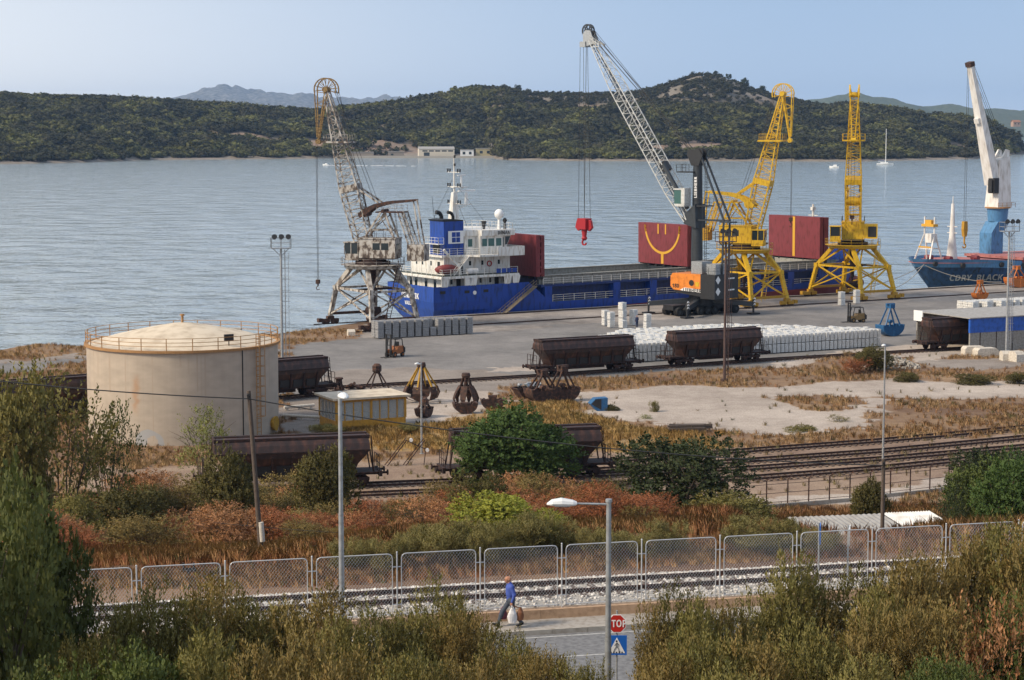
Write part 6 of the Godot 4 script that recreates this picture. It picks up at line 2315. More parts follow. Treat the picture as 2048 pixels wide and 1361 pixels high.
func build_yard_things() -> void:
	M.tank_roof = worn(mat(0.66, 0.56, 0.43, 0.7), M.grime, 0.08)
	storage_tank()
	var hw := hopper_wagon()
	hw.position = Vector3(8.6, 2, -237.28) + Vector3(0, 0.2, 0)
	hw.rotation.y = 0.485
	hw.set_meta("label", "rusty hopper wagon streaked with orange, left one of the pair before the ingots")
	dup(hw, Vector3(25.12, 2, -247.02) + Vector3(0, 0.2, 0), 0.485, "rusty hopper wagon, right one of the pair before the ingots")
	dup(hw, Vector3(60.25, 2, -264.72) + Vector3(0, 0.2, 0), 0.46, "dark rusty hopper wagon standing half inside the blue-topped shed")
	dup(hw, Vector3(63.04, 2, -276.19) + Vector3(1.5, 0.2, 0), 0.46, "hopper wagon on the far track of the shed, behind the nearer one")
	dup(hw, Vector3(-25.87, 2, -214.14) + Vector3(0, 0.2, 0), 0.6, "dark hopper wagon showing one end right of the storage tank")
	dup(hw, Vector3(-46.47, 2, -198.12) + Vector3(0, 0.2, 0), 0.6, "dark hopper wagon showing its top left of the storage tank")
	dup(hw, Vector3(-17.9, 2.2, -160.0), 0.235, "hopper wagon behind the slope bushes, below the storage tank")
	dup(hw, Vector3(1.1, 2.2, -164.6), 0.235, "hopper wagon half hidden by the round green tree")
	# masts, lamps
	mast(Vector3(-25.16, 2, -217.41), 16.2, M.zinc, "grey lighting mast with ladder beside the storage tank", 0.2)
	mast(Vector3(24.64, 2, -230.12), 16.2, M.mast_brown, "dark brown lighting mast in front of the rusty wagons", 0.3)
	mast(Vector3(63.24, 2, -254.15), 16.2, M.zinc, "grey lighting mast in front of the blue-topped shed", 0.3)
	lamp_post(Vector3(-8.14, 2, -177.94), 8.2, Vector3(-0.5, 0.12, 0.85), "grey street lamp in the yard right of the yellow kiosk")
	lamp_post(Vector3(29.68, 2, -158.05), 12.0, Vector3(-0.35, 0.12, 0.9), "tall grey street lamp by the rusty wire fence")
	# forklifts
	forklift(Vector3(-15.16, 2, -255.28), 4.1, "forklift seen from the front with raised mast on the open apron", M.fork_orange)
	forklift(Vector3(52.11, 2, -301.58), 3.4, "dark forklift parked behind the large ingot block", M.fork_yellow)
	# grabs
	clam_grab(Vector3(53.51, 2, -281.62), 0.45, "large blue clamshell grab standing right of the ingot block", 4.6, 3.6, M.grab_blue, M.grab_blue)
	clam_grab(Vector3(80.28, 2, -341.9), 0.45, "orange clamshell grab before the bulk carrier's name", 3.4, 2.6, M.grab_orange, M.grab_orange)
	clam_grab(Vector3(93.4, 2, -369.28), 0.5, "orange clamshell grab at the right edge by the carrier", 4.0, 4.2, M.grab_orange, M.grab_orange)
	peel_grab(Vector3(-9.68, 2, -212.15), "yellow and red grab with splayed rods beside the yard lamp", 4.3, 1.9, M.yellow_dirty, M.crane_rust, false)
	peel_grab(Vector3(-4.9, 2, -210.97), "closed dark brown grab standing right of the yard lamp", 3.3, 1.35, M.crane_rust, M.crane_rust, true)
	peel_grab(Vector3(-19.33, 2, -221.63), "small dark grab by the wagon's end near the kiosk", 1.5, 0.5, M.crane_rust, M.crane_rust, true)
	clam_grab(Vector3(-8.93, 2, -200.92), 1.2, "rusty clamshell bucket lying in front of the yellow grab", 1.9, 2.1, M.crane_rust, M.crane_rust)
	clam_grab(Vector3(-4.83, 2, -203.8), 0.2, "rusty clamshell half lying before the closed brown grab", 1.1, 2.4, M.crane_rust, M.crane_rust)
	clam_grab(Vector3(-2.03, 2, -206.38), 0.1, "broken rusty clamshell lying right of the closed brown grab", 1.5, 2.4, M.crane_rust, M.crane_rust)
	clam_grab(Vector3(3.26, 2, -211.75), 0.5, "large rusty grab with leaning frame behind the round green tree, left one", 3.6, 3.6, M.crane_rust, M.crane_rust)
	clam_grab(Vector3(5.42, 2, -212.94), 0.5, "large rusty grab with upright frame behind the round green tree, right one", 3.9, 3.4, M.crane_rust, M.crane_rust)
	# four-legged frame
	var o := thing("lifting_frame", "rusty four-legged lifting frame with box head on the apron", "frame", Vector3(-15.2, 2, -223.36), 0.4)
	var b := B.new()
	b.lathe(Vector3(0, 0, 0), [[0.25, 1.75], [0.55, 2.0], [0.55, 2.6], [0.3, 2.85], [0.0, 2.85]], 6, false)
	part(o, "head", b, M.crane_rust)
	for s in [[-1, -1], [1, -1], [1, 1], [-1, 1]]:
		b = B.new()
		b.bar(Vector3(s[0] * 1.15, 0, s[1] * 1.0), Vector3(s[0] * 0.2, 1.9, s[1] * 0.2), 0.13)
		part(o, "leg", b, M.wagon_dark)
	o = thing("scrap_skip", "rusty skip heaped with grey scrap behind the grabs", "skip", Vector3(2.07, 2, -216.17), 0.45)
	b = B.new()
	open_box(b, Vector3.ZERO, Vector2(2.6, 1.6), Vector2(4.0, 1.9), 1.1)
	part(o, "tub", b, M.crane_rust)
	var r := RandomNumberGenerator.new()
	r.seed = 120
	for k in 26:
		b = B.new()
		b.box(Vector3(r.randf_range(-1.4, 1.4), 0.9 + r.randf_range(0, 0.75), r.randf_range(-0.6, 0.6)), Vector3(r.randf_range(0.2, 0.7), 0.15, r.randf_range(0.2, 0.5)), Basis(Vector3(r.randfn(), r.randfn(), r.randfn()).normalized(), r.randf() * 3))
		part(o, "scrap_piece", b, M.zinc if k % 2 else M.wagon_dark)
	o = thing("blue_skip", "small blue tipping skip on the pale ground", "skip", Vector3(9.04, 2, -206.01), 0.2)
	b = B.new()
	b.prism([Vector2(-0.35, 0), Vector2(0.75, 0), Vector2(0.8, 1.35), Vector2(-0.5, 1.3), Vector2(-1.05, 0.75)], Vector3(0, 0, 1.3), Vector3(0, 0, -0.65))
	part(o, "tub", b, M.grab_blue)
	b = B.new()
	b.prism([Vector2(-0.95, 0.75), Vector2(0.1, 0.12), Vector2(0.1, 1.25), Vector2(-0.5, 1.22)], Vector3(0, 0, 0.04), Vector3(0, 0, 0.64))
	part(o, "mouth_shade", b, M.black)  # black plate painted in for the shade inside the tub
	small_heap(Vector3(-17.53, 2, -222.93), "small rusty scrap heap beside the lifting frame")
	# yellow kiosk
	o = thing("yellow_kiosk", "yellow framed glazed kiosk with flat roof", "kiosk", Vector3(-17.02, 2, -191.45), 0.45)
	b = B.new()
	b.span(Vector3(0, 0, -4.6), Vector3(7.3, 0.95, 0))
	part(o, "base_wall", b, M.kiosk_yellow)
	b = B.new()
	b.span(Vector3(-0.4, 3.0, -5.0), Vector3(7.7, 3.2, 0.4))
	part(o, "roof", b, M.tank_roof)
	b = B.new()
	b.span(Vector3(-0.02, 2.75, -4.62), Vector3(7.32, 3.0, 0.02))
	part(o, "fascia", b, M.kiosk_yellow)
	for k in 9:
		b = B.new()
		var x := 7.3 * k / 8.0
		b.bar(Vector3(clampf(x, 0.06, 7.24), 0.95, 0), Vector3(clampf(x, 0.06, 7.24), 2.75, 0), 0.2 if k % 4 == 0 else 0.09)
		part(o, "mullion", b, M.kiosk_yellow)
		if k < 8:
			b = B.new()
			b.span(Vector3(x + 0.05, 0.95, -0.05), Vector3(x + 0.86, 2.75, -0.03))
			part(o, "pane", b, M.pane)
	for k in 6:
		b = B.new()
		var z := -4.6 * k / 5.0
		b.bar(Vector3(0, 0.95, z), Vector3(0, 2.75, z), 0.12 if k % 5 == 0 else 0.07)
		part(o, "mullion", b, M.kiosk_yellow if k % 5 == 0 else M.zinc)
		if k < 5:
			b = B.new()
			b.span(Vector3(0.03, 0.95, z - 0.87), Vector3(0.05, 2.75, z - 0.05))
			part(o, "pane", b, M.pane)
	b = B.new()
	b.span(Vector3(7.2, 0.95, -4.6), Vector3(7.3, 2.75, -0.06))
	b.span(Vector3(0.1, 0.95, -4.6), Vector3(7.2, 2.75, -4.5))
	part(o, "back_wall", b, M.kiosk_inside)
	b = B.new()
	b.span(Vector3(1.2, 0.95, -2.6), Vector3(4.6, 1.5, -1.4))
	part(o, "counter", b, M.wood)
	# shed with blue fascia
	o = thing("rail_shed", "low grey shed with bright blue fascia over the siding", "shed", Vector3(59.89, 2, -259.92), 0.46)
	b = B.new()
	b.span(Vector3(0, 0, -0.25), Vector3(34, 2.6, 0))
	b.span(Vector3(0, 0, -11.3), Vector3(34, 4.4, -11.05))
	var wall := part(o, "wall", b, M.block_wall)
	for k in 12:
		b = B.new()
		b.span(Vector3(1.6 + k * 2.7, 0, -0.02), Vector3(1.72 + k * 2.7, 2.6, 0.03))
		part(wall, "wall_joint", b, M.wagon_dark)
	b = B.new()
	b.span(Vector3(-0.05, 2.6, -0.3), Vector3(34, 4.45, 0.06))
	part(o, "fascia", b, M.fascia_blue)
	b = B.new()
	b.prism([Vector2(-0.25, 4.47), Vector2(34, 4.47), Vector2(34, 4.6), Vector2(-0.25, 4.6)], Vector3(0, 0, -11.9), Vector3(0, 0, 0.25))
	part(o, "roof", b, M.roof_sheet)
	b = B.new()
	b.span(Vector3(-0.3, 3.3, -11.5), Vector3(-0.1, 4.7, -9.6))
	part(o, "end_panel", b, M.white_paint)
	# concrete blocks by the shed
	for p in [[Vector3(59.74, 2, -257), Vector3(2.9, 1.2, 1.5), "pale concrete block, leftmost of those before the shed"], [Vector3(61.02, 2, -255.85), Vector3(3.0, 1.1, 1.5), "pale concrete block beside the leftmost one before the shed"], [Vector3(62.49, 2, -251.36), Vector3(1.3, 1.2, 1.2), "pale concrete block left of the mast's foot pair"], [Vector3(63.61, 2, -250.26), Vector3(1.6, 1.3, 1.3), "pale rounded concrete block at the right edge before the shed"], [Vector3(-22.79, 2, -281.62), Vector3(1.4, 0.9, 1.0), "pale concrete block under the grey portal crane"]]:
		b = B.new()
		var s: Vector3 = p[1]
		b.prism([Vector2(-s.x / 2, 0), Vector2(s.x / 2, 0), Vector2(s.x / 2, s.y * 0.75), Vector2(s.x / 2 - 0.3, s.y), Vector2(-s.x / 2 + 0.4, s.y), Vector2(-s.x / 2, s.y * 0.7)], Vector3(0, 0, s.z), Vector3(0, 0, -s.z / 2))
		o = part(self, "concrete_block", b, M.block_pale)
		o.position = p[0]
		o.rotation.y = 0.4 + s.x
		tag(o, p[2], "block", "concrete blocks")
	# stacked old sleepers
	o = thing("timber_stack", "stack of old dark timbers on the edge of the pale slab", "timber", Vector3(17.19, 2, -191.13), 0.12)
	for k in 11:
		b = B.new()
		b.box(Vector3(r.randf_range(-0.5, 0.5), 0.13 + (k / 4) * 0.24, (k % 4) * 0.36 - 0.5), Vector3(3.6, 0.2, 0.28), Basis(Vector3.UP, r.randf_range(-0.06, 0.06)))
		part(o, "timber", b, M.wood)
	# rusty wire fence
	o = thing("wire_fence", "rusty wire fence with cranked posts along the lower tracks", "fence")
	var line := [Vector3(17.76, 2.2, -150.23), Vector3(26.53, 2, -154.8), Vector3(33.62, 2, -158.72), Vector3(44.12, 2, -164.98)]
	for i in line.size() - 1:
		var a: Vector3 = line[i]
		var e: Vector3 = line[i + 1]
		var n := roundi(a.distance_to(e) / 2.15)
		for k in n:
			var p := a.lerp(e, float(k) / n)
			b = B.new()
			b.bar(p, p + Vector3(0, 2.1, 0), 0.09)
			b.bar(p + Vector3(0, 2.1, 0), p + Vector3(0.28, 2.4, 0.1), 0.07)
			part(o, "post", b, M.rail_rust)
		for y in [0.4, 1.1, 1.8, 2.05]:
			b = B.new()
			b.bar(a + Vector3(0, y, 0), e + Vector3(0, y, 0), 0.035)
			part(o, "wire", b, M.rail_rust)
		b = B.new()
		b.bar(a + Vector3(0, 0.1, 0), e + Vector3(0, 0.1, 0), 0.2, 0.3)
		part(o, "base_kerb", b, M.concrete)
	# derelict barrier
	o = thing("barrier_frame", "derelict red barrier frame with round lamps beside the lower track", "barrier", Vector3(-8.88, 2, -172), 0.1)
	b = B.new()
	for x in [-1.2, 0.4]:
		b.bar(Vector3(x - 1.0, 0, 0), Vector3(x + 0.8, 2.3, 0), 0.07)
		b.bar(Vector3(x - 0.8, 0, 0.5), Vector3(x + 0.9, 2.2, 0.3), 0.07)
	b.bar(Vector3(-0.4, 2.2, 0.1), Vector3(1.5, 1.3, 0.1), 0.07)
	b.bar(Vector3(1.2, 0, 0.1), Vector3(1.4, 1.5, 0.1), 0.07)
	part(o, "frame", b, M.rail_rust)
	for p in [Vector3(0.1, 2.2, 0.1), Vector3(1.5, 1.3, 0.1)]:
		b = B.new()
		b.tube(p, p + Vector3(0, 0, 0.2), 0.16, 0.16, 10)
		part(o, "round_lamp", b, M.white_paint)
	for p in [[Vector3(-23.66, 2, -205.64), Vector3(-20.73, 2, -207.51), "pale pipe on the ground left of the kiosk, farther one"], [Vector3(-23.11, 2, -199.86), Vector3(-19.24, 2, -198.47), "pale pipe on the ground left of the kiosk, nearer one"]]:
		b = B.new()
		b.tube(p[0] + Vector3(0, 0.35, 0), p[1] + Vector3(0, 0.35, 0), 0.16, 0.16, 8)
		for q in [0.1, 0.5, 0.9]:
			b.box(p[0].lerp(p[1], q) + Vector3(0, 0.1, 0), Vector3(0.25, 0.25, 0.3))
		tag(part(self, "pipe", b, M.block_pale), p[2], "pipe", "pipes left of the kiosk")
	worker()
	var heap := B.new()
	r.seed = 125
	for k in 260:
		var t := r.randf() * TAU
		var q := sqrt(r.randf())
		var at := Vector3(cos(t) * q * 3.6, (1.0 - q) * 1.5, sin(t) * q * 2.4)
		var s := r.randf_range(0.1, 0.42)
		heap.box(at, Vector3(s, s * 0.7, s * 0.9), Basis(Vector3(r.randfn(), r.randfn(), r.randfn()).normalized(), r.randf() * 3))
	o = part(self, "rubble_heap", heap, M.concrete)
	o.position = Vector3(46.72, 2, -243.86)
	tag(o, "grey rubble heap with shrubs on it right of the ingot block", "rubble", "", "stuff")

func small_heap(at: Vector3, label: String) -> void:
	var o := thing("scrap_heap", label, "scrap", at)
	var r := RandomNumberGenerator.new()
	r.seed = 130
	for k in 12:
		var b := B.new()
		b.box(Vector3(r.randf_range(-0.8, 0.8), r.randf_range(0.1, 0.6), r.randf_range(-0.4, 0.4)), Vector3(r.randf_range(0.3, 0.9), 0.2, 0.25), Basis(Vector3(r.randfn(), r.randfn(), r.randfn()).normalized(), r.randf() * 3))
		part(o, "scrap_piece", b, M.crane_rust)

# ---------- coast road ----------
func strip(called: String, w0: float, w1: float, y: float, m: Material, label := "", u0 := -34.0, u1 := 40.0, step := 2.0) -> void:
	var b := B.new()
	var n := int((u1 - u0) / step)
	for i in n:
		var u := u0 + (u1 - u0) * i / n
		var v := u0 + (u1 - u0) * (i + 1) / n
		b.quad(road(u, w0, y), road(v, w0, y), road(v, w1, y), road(u, w1, y))
	structure(called, b, m, label)

func build_road() -> void:
	var tar := worn(mat(1, 1, 1, 0.9), fbm(512, 0.02, 6, 35, [[0, 0.1, 0.1, 0.105], [0.5, 0.165, 0.165, 0.17], [1, 0.22, 0.22, 0.225]]), 0.35)
	strip("road", -9.6, -1.6, 14.1, tar, "grey asphalt coast road")
	strip("road_edge_line", -1.99, -1.9, 14.104, M.line_paint, "white edge line along the road")
	for k in 9:
		strip("road_centre_dash", -4.58, -4.48, 14.104, M.line_paint, "", -14.5 + k * 5.0, -12.3 + k * 5.0, 1.0)
	var b := B.new()
	for i in 60:
		var u := -34.0 + i * 1.25
		b.hexa([road(u, -1.62, 14.0), road(u + 1.235, -1.62, 14.0), road(u + 1.235, -1.46, 14.0), road(u, -1.46, 14.0), road(u, -1.61, 14.26), road(u + 1.235, -1.61, 14.26), road(u + 1.235, -1.46, 14.26), road(u, -1.46, 14.26)])
	structure("kerb", b, M.concrete, "stone kerb of the pavement")
	strip("pavement", -1.46, -0.1, 14.25, worn(mat(0.36, 0.33, 0.3, 0.9), M.grime, 0.5), "narrow concrete pavement beside the road")
	b = B.new()
	for i in 30:
		var u := -34.0 + i * 2.5
		b.hexa([road(u, -0.12, 14.0), road(u + 2.49, -0.12, 14.0), road(u + 2.49, 0.3, 14.0), road(u, 0.3, 14.0), road(u, -0.1, 14.57), road(u + 2.49, -0.1, 14.57), road(u + 2.49, 0.28, 14.57), road(u, 0.28, 14.57)])
	structure("plinth_wall", b, M.kerb, "low orange plinth wall under the wire mesh fence")

func mesh_fence() -> void:
	var o := thing("mesh_fence", "galvanised fence of rounded wire mesh panels along the coast railway", "fence")
	var wide := 2.58
	var tall := 2.08
	var b := B.new()
	var c := []
	var rr := 0.16
	for p in [[0.0, 0.0, 0], [0.0, tall, 1], [wide, tall, 2], [wide, 0.0, 3]]:
		for k in 4:
			var t := k / 3.0 * PI / 2
			match p[2]:
				0:
					if k == 0: c.append(Vector3(0, 0, 0))
				1: c.append(Vector3(rr - rr * cos(t), tall - rr + rr * sin(t), 0))
				2: c.append(Vector3(wide - rr + rr * sin(t), tall - rr + rr * cos(t), 0))
				3:
					if k == 0: c.append(Vector3(wide, 0, 0))
	c.append(Vector3(0, 0, 0))
	b.path(c, 0.019, 6)
	var frame := b.mesh()
	b = B.new()
	var step := 0.11
	var slope := 1.25
	for s in [-1.0, 1.0]:
		var x := -tall / slope
		while x < wide + tall / slope:
			var a := Vector2(x, 0) if s > 0 else Vector2(x + tall / slope, 0)
			var e := a + Vector2(s * tall / slope, tall)
			var t0 := 0.0
			var t1 := 1.0
			var dx := e.x - a.x
			for lim in [[0.0, 1.0], [wide, -1.0]]:
				var t: float = (lim[0] - a.x) / dx
				if dx * lim[1] > 0.0:
					t0 = maxf(t0, t)
				else:
					t1 = minf(t1, t)
			if t1 > t0 + 0.02:
				var p := a.lerp(e, t0)
				var q := a.lerp(e, t1)
				b.bar(Vector3(p.x, p.y, s * 0.004), Vector3(q.x, q.y, s * 0.004), 0.006)
			x += step
	var net := b.mesh()
	b = B.new()
	b.tube(Vector3(0, -0.05, 0), Vector3(0, 2.24, 0), 0.026, 0.026, 8)
	b.ball(Vector3(0, 2.25, 0), Vector3(0.034, 0.03, 0.034), 8, 4)
	for y in [0.45, 1.75]:
		b.bar(Vector3(-0.15, y, 0), Vector3(0.15, y, 0), 0.03)
	var post := b.mesh()
	for k in range(-8, 13):
		var u := -1.1 + 2.89 * k
		var p := part(o, "post", post, M.fence_zinc)
		p.transform = Transform3D(Basis(Vector3.UP, ROAD_TURN), road(u, 0.08, 14.56))
		var f := part(o, "panel", frame, M.fence_zinc)
		f.transform = Transform3D(Basis(Vector3.UP, ROAD_TURN), road(u + 0.155, 0.08, 14.68))
		part(f, "wire_mesh", net, M.fence_zinc)

# ---------- people ----------
# A body is one skin round tapered bones: distances to the bones, joined softly, meshed as surface nets.
func skin(st: B, bones: Array, cell: float, soft: float) -> void:   # bone: [a, b, ra, rb, colour]
	var lo := Vector3(1e9, 1e9, 1e9)
	var hi := -lo
	for q in bones:
		var m: float = maxf(q[2], q[3]) + 3.0 * cell
		lo = lo.min(q[0] - Vector3.ONE * m).min(q[1] - Vector3.ONE * m)
		hi = hi.max(q[0] + Vector3.ONE * m).max(q[1] + Vector3.ONE * m)
	var n := Vector3i(((hi - lo) / cell).ceil()) + Vector3i.ONE
	var f := PackedFloat32Array()
	f.resize(n.x * n.y * n.z)
	f.fill(9.0)
	var who := PackedByteArray()
	who.resize(f.size())
	var best := f.duplicate()
	for bi in bones.size():
		var q: Array = bones[bi]
		var a: Vector3 = q[0]
		var d: Vector3 = q[1] - a
		var l2 := maxf(d.length_squared(), 1e-8)
		var m: float = maxf(q[2], q[3]) + soft + 2.0 * cell
		var p0 := Vector3i(((q[0].min(q[1]) - Vector3.ONE * m - lo) / cell).floor()).clamp(Vector3i.ZERO, n - Vector3i.ONE)
		var p1 := Vector3i(((q[0].max(q[1]) + Vector3.ONE * m - lo) / cell).ceil()).clamp(Vector3i.ZERO, n - Vector3i.ONE)
		for z in range(p0.z, p1.z + 1):
			for y in range(p0.y, p1.y + 1):
				for x in range(p0.x, p1.x + 1):
					var p := lo + Vector3(x, y, z) * cell
					var t := clampf((p - a).dot(d) / l2, 0.0, 1.0)
					var e := p.distance_to(a + d * t) - lerpf(q[2], q[3], t)
					var i := (z * n.y + y) * n.x + x
					if e < best[i]:
						best[i] = e
						who[i] = bi
					var h := maxf(soft - absf(f[i] - e), 0.0) / soft
					f[i] = minf(f[i], e) - h * h * soft * 0.25
	var at := {}
	var sx := 1
	var sy := n.x
	var sz := n.x * n.y
	var pos := PackedVector3Array()
	var cols := []
	var off := [0, sx, sy, sx + sy, sz, sx + sz, sy + sz, sx + sy + sz]
	for z in n.z - 1:
		for y in n.y - 1:
			for x in n.x - 1:
				var i := z * sz + y * sy + x
				var k := 0
				for o in 8:
					if f[i + off[o]] < 0.0:
						k += 1
				if k == 0 or k == 8:
					continue
				var sum := Vector3.ZERO
				var c := 0
				for e in [[0, 1], [2, 3], [4, 5], [6, 7], [0, 2], [1, 3], [4, 6], [5, 7], [0, 4], [1, 5], [2, 6], [3, 7]]:
					var va := f[i + off[e[0]]]
					var vb := f[i + off[e[1]]]
					if (va < 0.0) != (vb < 0.0):
						var t := va / (va - vb)
						var pa := Vector3(e[0] & 1, (e[0] >> 1) & 1, e[0] >> 2)
						var pb := Vector3(e[1] & 1, (e[1] >> 1) & 1, e[1] >> 2)
						sum += pa.lerp(pb, t)
						c += 1
				at[i] = pos.size()
				pos.append(lo + (Vector3(x, y, z) + sum / c) * cell)
				cols.append(bones[who[i]][4])
	var normal := func(p: Vector3) -> Vector3:
		var g := ((p - lo) / cell)
		var q := Vector3i(g.round()).clamp(Vector3i.ONE, n - Vector3i.ONE * 2)
		var i := q.z * sz + q.y * sy + q.x
		return Vector3(f[i + sx] - f[i - sx], f[i + sy] - f[i - sy], f[i + sz] - f[i - sz]).normalized()
	for z in range(1, n.z - 1):
		for y in range(1, n.y - 1):
			for x in range(1, n.x - 1):
				var i := z * sz + y * sy + x
				for ax in [[sx, sy, sz], [sy, sz, sx], [sz, sx, sy]]:
					var a := f[i]
					var e := f[i + ax[0]]
					if (a < 0.0) == (e < 0.0):
						continue
					var q := [at.get(i), at.get(i - ax[1]), at.get(i - ax[1] - ax[2]), at.get(i - ax[2])]
					if null in q:
						continue
					if a >= 0.0:
						q.reverse()
					for t in [[0, 1, 2], [0, 2, 3]]:
						st.tint(cols[q[t[0]]])
						var pa := pos[q[t[0]]]
						var pb := pos[q[t[1]]]
						var pc := pos[q[t[2]]]
						st.tri_n(pa, pb, pc, normal.call(pa), normal.call(pb), normal.call(pc))

func hand(bones: Array, wrist: Vector3, down: Vector3, fwd: Vector3, side: Vector3, skin_: Color) -> void:   # palm, four curled fingers, a thumb
	bones.append([wrist, wrist + down * 0.085, 0.024, 0.03, skin_])
	bones.append([wrist + down * 0.04 + fwd * 0.02, wrist + down * 0.09 + fwd * 0.025, 0.02, 0.02, skin_])
	for k in 4:
		var root := wrist + down * 0.09 + fwd * (0.03 - 0.02 * k)
		var l: float = [0.034, 0.04, 0.037, 0.03][k]
		var mid := root + down * l + side * 0.006
		var tip := mid + down * l * 0.35 + side * l * 0.8
		bones.append([root, mid, 0.0095, 0.009, skin_])
		bones.append([mid, tip, 0.009, 0.0075, skin_])
		bones.append([tip, tip + side * 0.01 - down * l * 0.5, 0.0075, 0.007, skin_])
	var th := wrist + down * 0.035 + fwd * 0.03
	bones.append([th, th + down * 0.035 + fwd * 0.02 + side * 0.012, 0.012, 0.0105, skin_])
	bones.append([th + down * 0.035 + fwd * 0.02 + side * 0.012, th + down * 0.062 + fwd * 0.012 + side * 0.025, 0.0105, 0.008, skin_])

func walking_man() -> void:
	var shirt := Color(0.05, 0.09, 0.36)
	var jeans := Color(0.05, 0.062, 0.085)
	var skin_ := Color(0.42, 0.2, 0.125)
	var shoe := Color(0.012, 0.012, 0.014)
	var foot := road(-0.25, -0.85, 14.25)
	var o := thing("person", "bald man in a blue shirt and dark trousers walking left along the pavement with bags", "person", foot, PI + ROAD_TURN)
	# x is ahead of him, -z the side towards the road
	var b := B.new()
	var body := [
		[Vector3(0, 0.93, -0.05), Vector3(0, 0.93, 0.05), 0.13, 0.13, jeans], [Vector3(0, 0.98, 0), Vector3(0.01, 1.15, 0), 0.145, 0.15, shirt],
		[Vector3(0.01, 1.15, -0.03), Vector3(0.03, 1.33, -0.05), 0.15, 0.14, shirt], [Vector3(0.01, 1.15, 0.03), Vector3(0.03, 1.33, 0.05), 0.15, 0.14, shirt],
		[Vector3(0.02, 1.4, -0.16), Vector3(0.02, 1.4, 0.16), 0.075, 0.075, shirt], [Vector3(0.02, 1.4, 0), Vector3(0.05, 1.49, 0), 0.08, 0.065, shirt],
		[Vector3(0.05, 1.47, 0), Vector3(0.075, 1.56, 0), 0.058, 0.055, skin_]]
	for s in [-1.0, 1.0]:
		var lead: bool = s < 0.0
		var hip := Vector3(0, 0.9, s * 0.09)
		var knee := Vector3(0.27, 0.52, s * 0.1) if not lead else Vector3(-0.06, 0.49, s * 0.1)
		var ankle := Vector3(0.42, 0.12, s * 0.1) if not lead else Vector3(-0.34, 0.15, s * 0.1)
		var toe := Vector3(0.6, 0.1, s * 0.11) if not lead else Vector3(-0.2, 0.045, s * 0.11)
		var heel := Vector3(0.4, 0.05, s * 0.1) if not lead else Vector3(-0.38, 0.11, s * 0.1)
		body.append([hip, knee, 0.105, 0.072, jeans])
		body.append([knee, knee.lerp(ankle, 0.3), 0.072, 0.072, jeans])
		body.append([knee.lerp(ankle, 0.3), ankle, 0.072, 0.055, jeans])
		body.append([heel, toe, 0.045, 0.04, shoe])
		body.append([ankle - Vector3(0, 0.02, 0), heel.lerp(toe, 0.35), 0.05, 0.045, shoe])
		var sh := Vector3(0.02, 1.4, s * 0.19)
		var el := Vector3(-0.05, 1.14, s * 0.25)
		var wr := Vector3(0.03, 0.9, s * 0.25)
		body.append([sh, el, 0.068, 0.052, shirt])
		body.append([el, wr, 0.052, 0.038, shirt])
	skin(b, body, 0.016, 0.05)
	# head: skull, jaw, nose, ears, brow
	var h := Vector3(0.095, 1.63, 0)
	var dark := Color(0.2, 0.08, 0.05)
	skin(b, [[h + Vector3(-0.015, 0.015, 0), h + Vector3(0.02, 0.02, 0), 0.092, 0.09, skin_], [h + Vector3(0.035, -0.03, 0), h + Vector3(0.06, -0.07, 0), 0.062, 0.045, skin_], [h + Vector3(-0.02, -0.11, 0), h + Vector3(-0.02, -0.02, 0), 0.055, 0.06, skin_],
		[h + Vector3(0.098, 0.005, 0), h + Vector3(0.118, -0.03, 0), 0.011, 0.016, skin_], [h + Vector3(0.095, 0.025, -0.04), h + Vector3(0.095, 0.025, 0.04), 0.014, 0.014, skin_],
		[h + Vector3(0, -0.015, -0.093), h + Vector3(-0.012, 0.012, -0.098), 0.012, 0.014, skin_], [h + Vector3(0, -0.015, 0.093), h + Vector3(-0.012, 0.012, 0.098), 0.012, 0.014, skin_],
		[h + Vector3(0.1, 0.004, -0.032), h + Vector3(0.1, 0.004, -0.03), 0.009, 0.009, dark], [h + Vector3(0.1, 0.004, 0.032), h + Vector3(0.1, 0.004, 0.03), 0.009, 0.009, dark],
		[h + Vector3(0.102, -0.068, -0.02), h + Vector3(0.102, -0.068, 0.02), 0.008, 0.008, dark]], 0.006, 0.02)
	for s in [-1.0, 1.0]:
		var bones := []
		hand(bones, Vector3(0.03, 0.9, s * 0.25), Vector3(0.02, -1, 0).normalized(), Vector3(1, 0, 0), Vector3(0, 0, -s), skin_)
		skin(b, bones, 0.005, 0.008)
	part(o, "body", b, with_color(mat(1, 1, 1, 0.75)))
	# his bags
	for q in [["carrier_bag", "white plastic carrier bag in the walking man's hand", Vector3(0.02, 0.2, -0.29), Vector3(0.17, 0.52, 0.09), M.bag_white], ["carrier_bag", "dark red carrier bag in front of the walking man's white bag", Vector3(0.22, 0.22, 0.22), Vector3(0.15, 0.42, 0.08), M.bag_red], ["carrier_bag", "brown carrier bag behind the walking man's white bag", Vector3(-0.26, 0.28, -0.27), Vector3(0.13, 0.42, 0.09), M.bag_brown]]:
		var g := thing(q[0], q[1], "bag", foot, PI + ROAD_TURN, "bags carried by the walking man")
		var c := B.new()
		var p: Vector3 = q[2]
		var z: Vector3 = q[3]
		var rr := RandomNumberGenerator.new()
		rr.seed = 140
		var rows := []
		for k in 6:
			var t := k / 5.0
			var f: float = [0.75, 1.0, 1.02, 0.85, 0.6, 0.28][k]
			var row := []
			for i in 14:
				var an := TAU * i / 14
				var cr := 1.0 + rr.randf_range(-0.08, 0.08)
				row.append(p + Vector3(cos(an) * z.x * f * cr, t * z.y, sin(an) * z.z * (1.0 if k < 4 else 0.6) * cr))
			rows.append(row)
		for k in 5:
			for i in 14:
				var j := (i + 1) % 14
				c.quad(rows[k][j], rows[k][i], rows[k + 1][i], rows[k + 1][j])
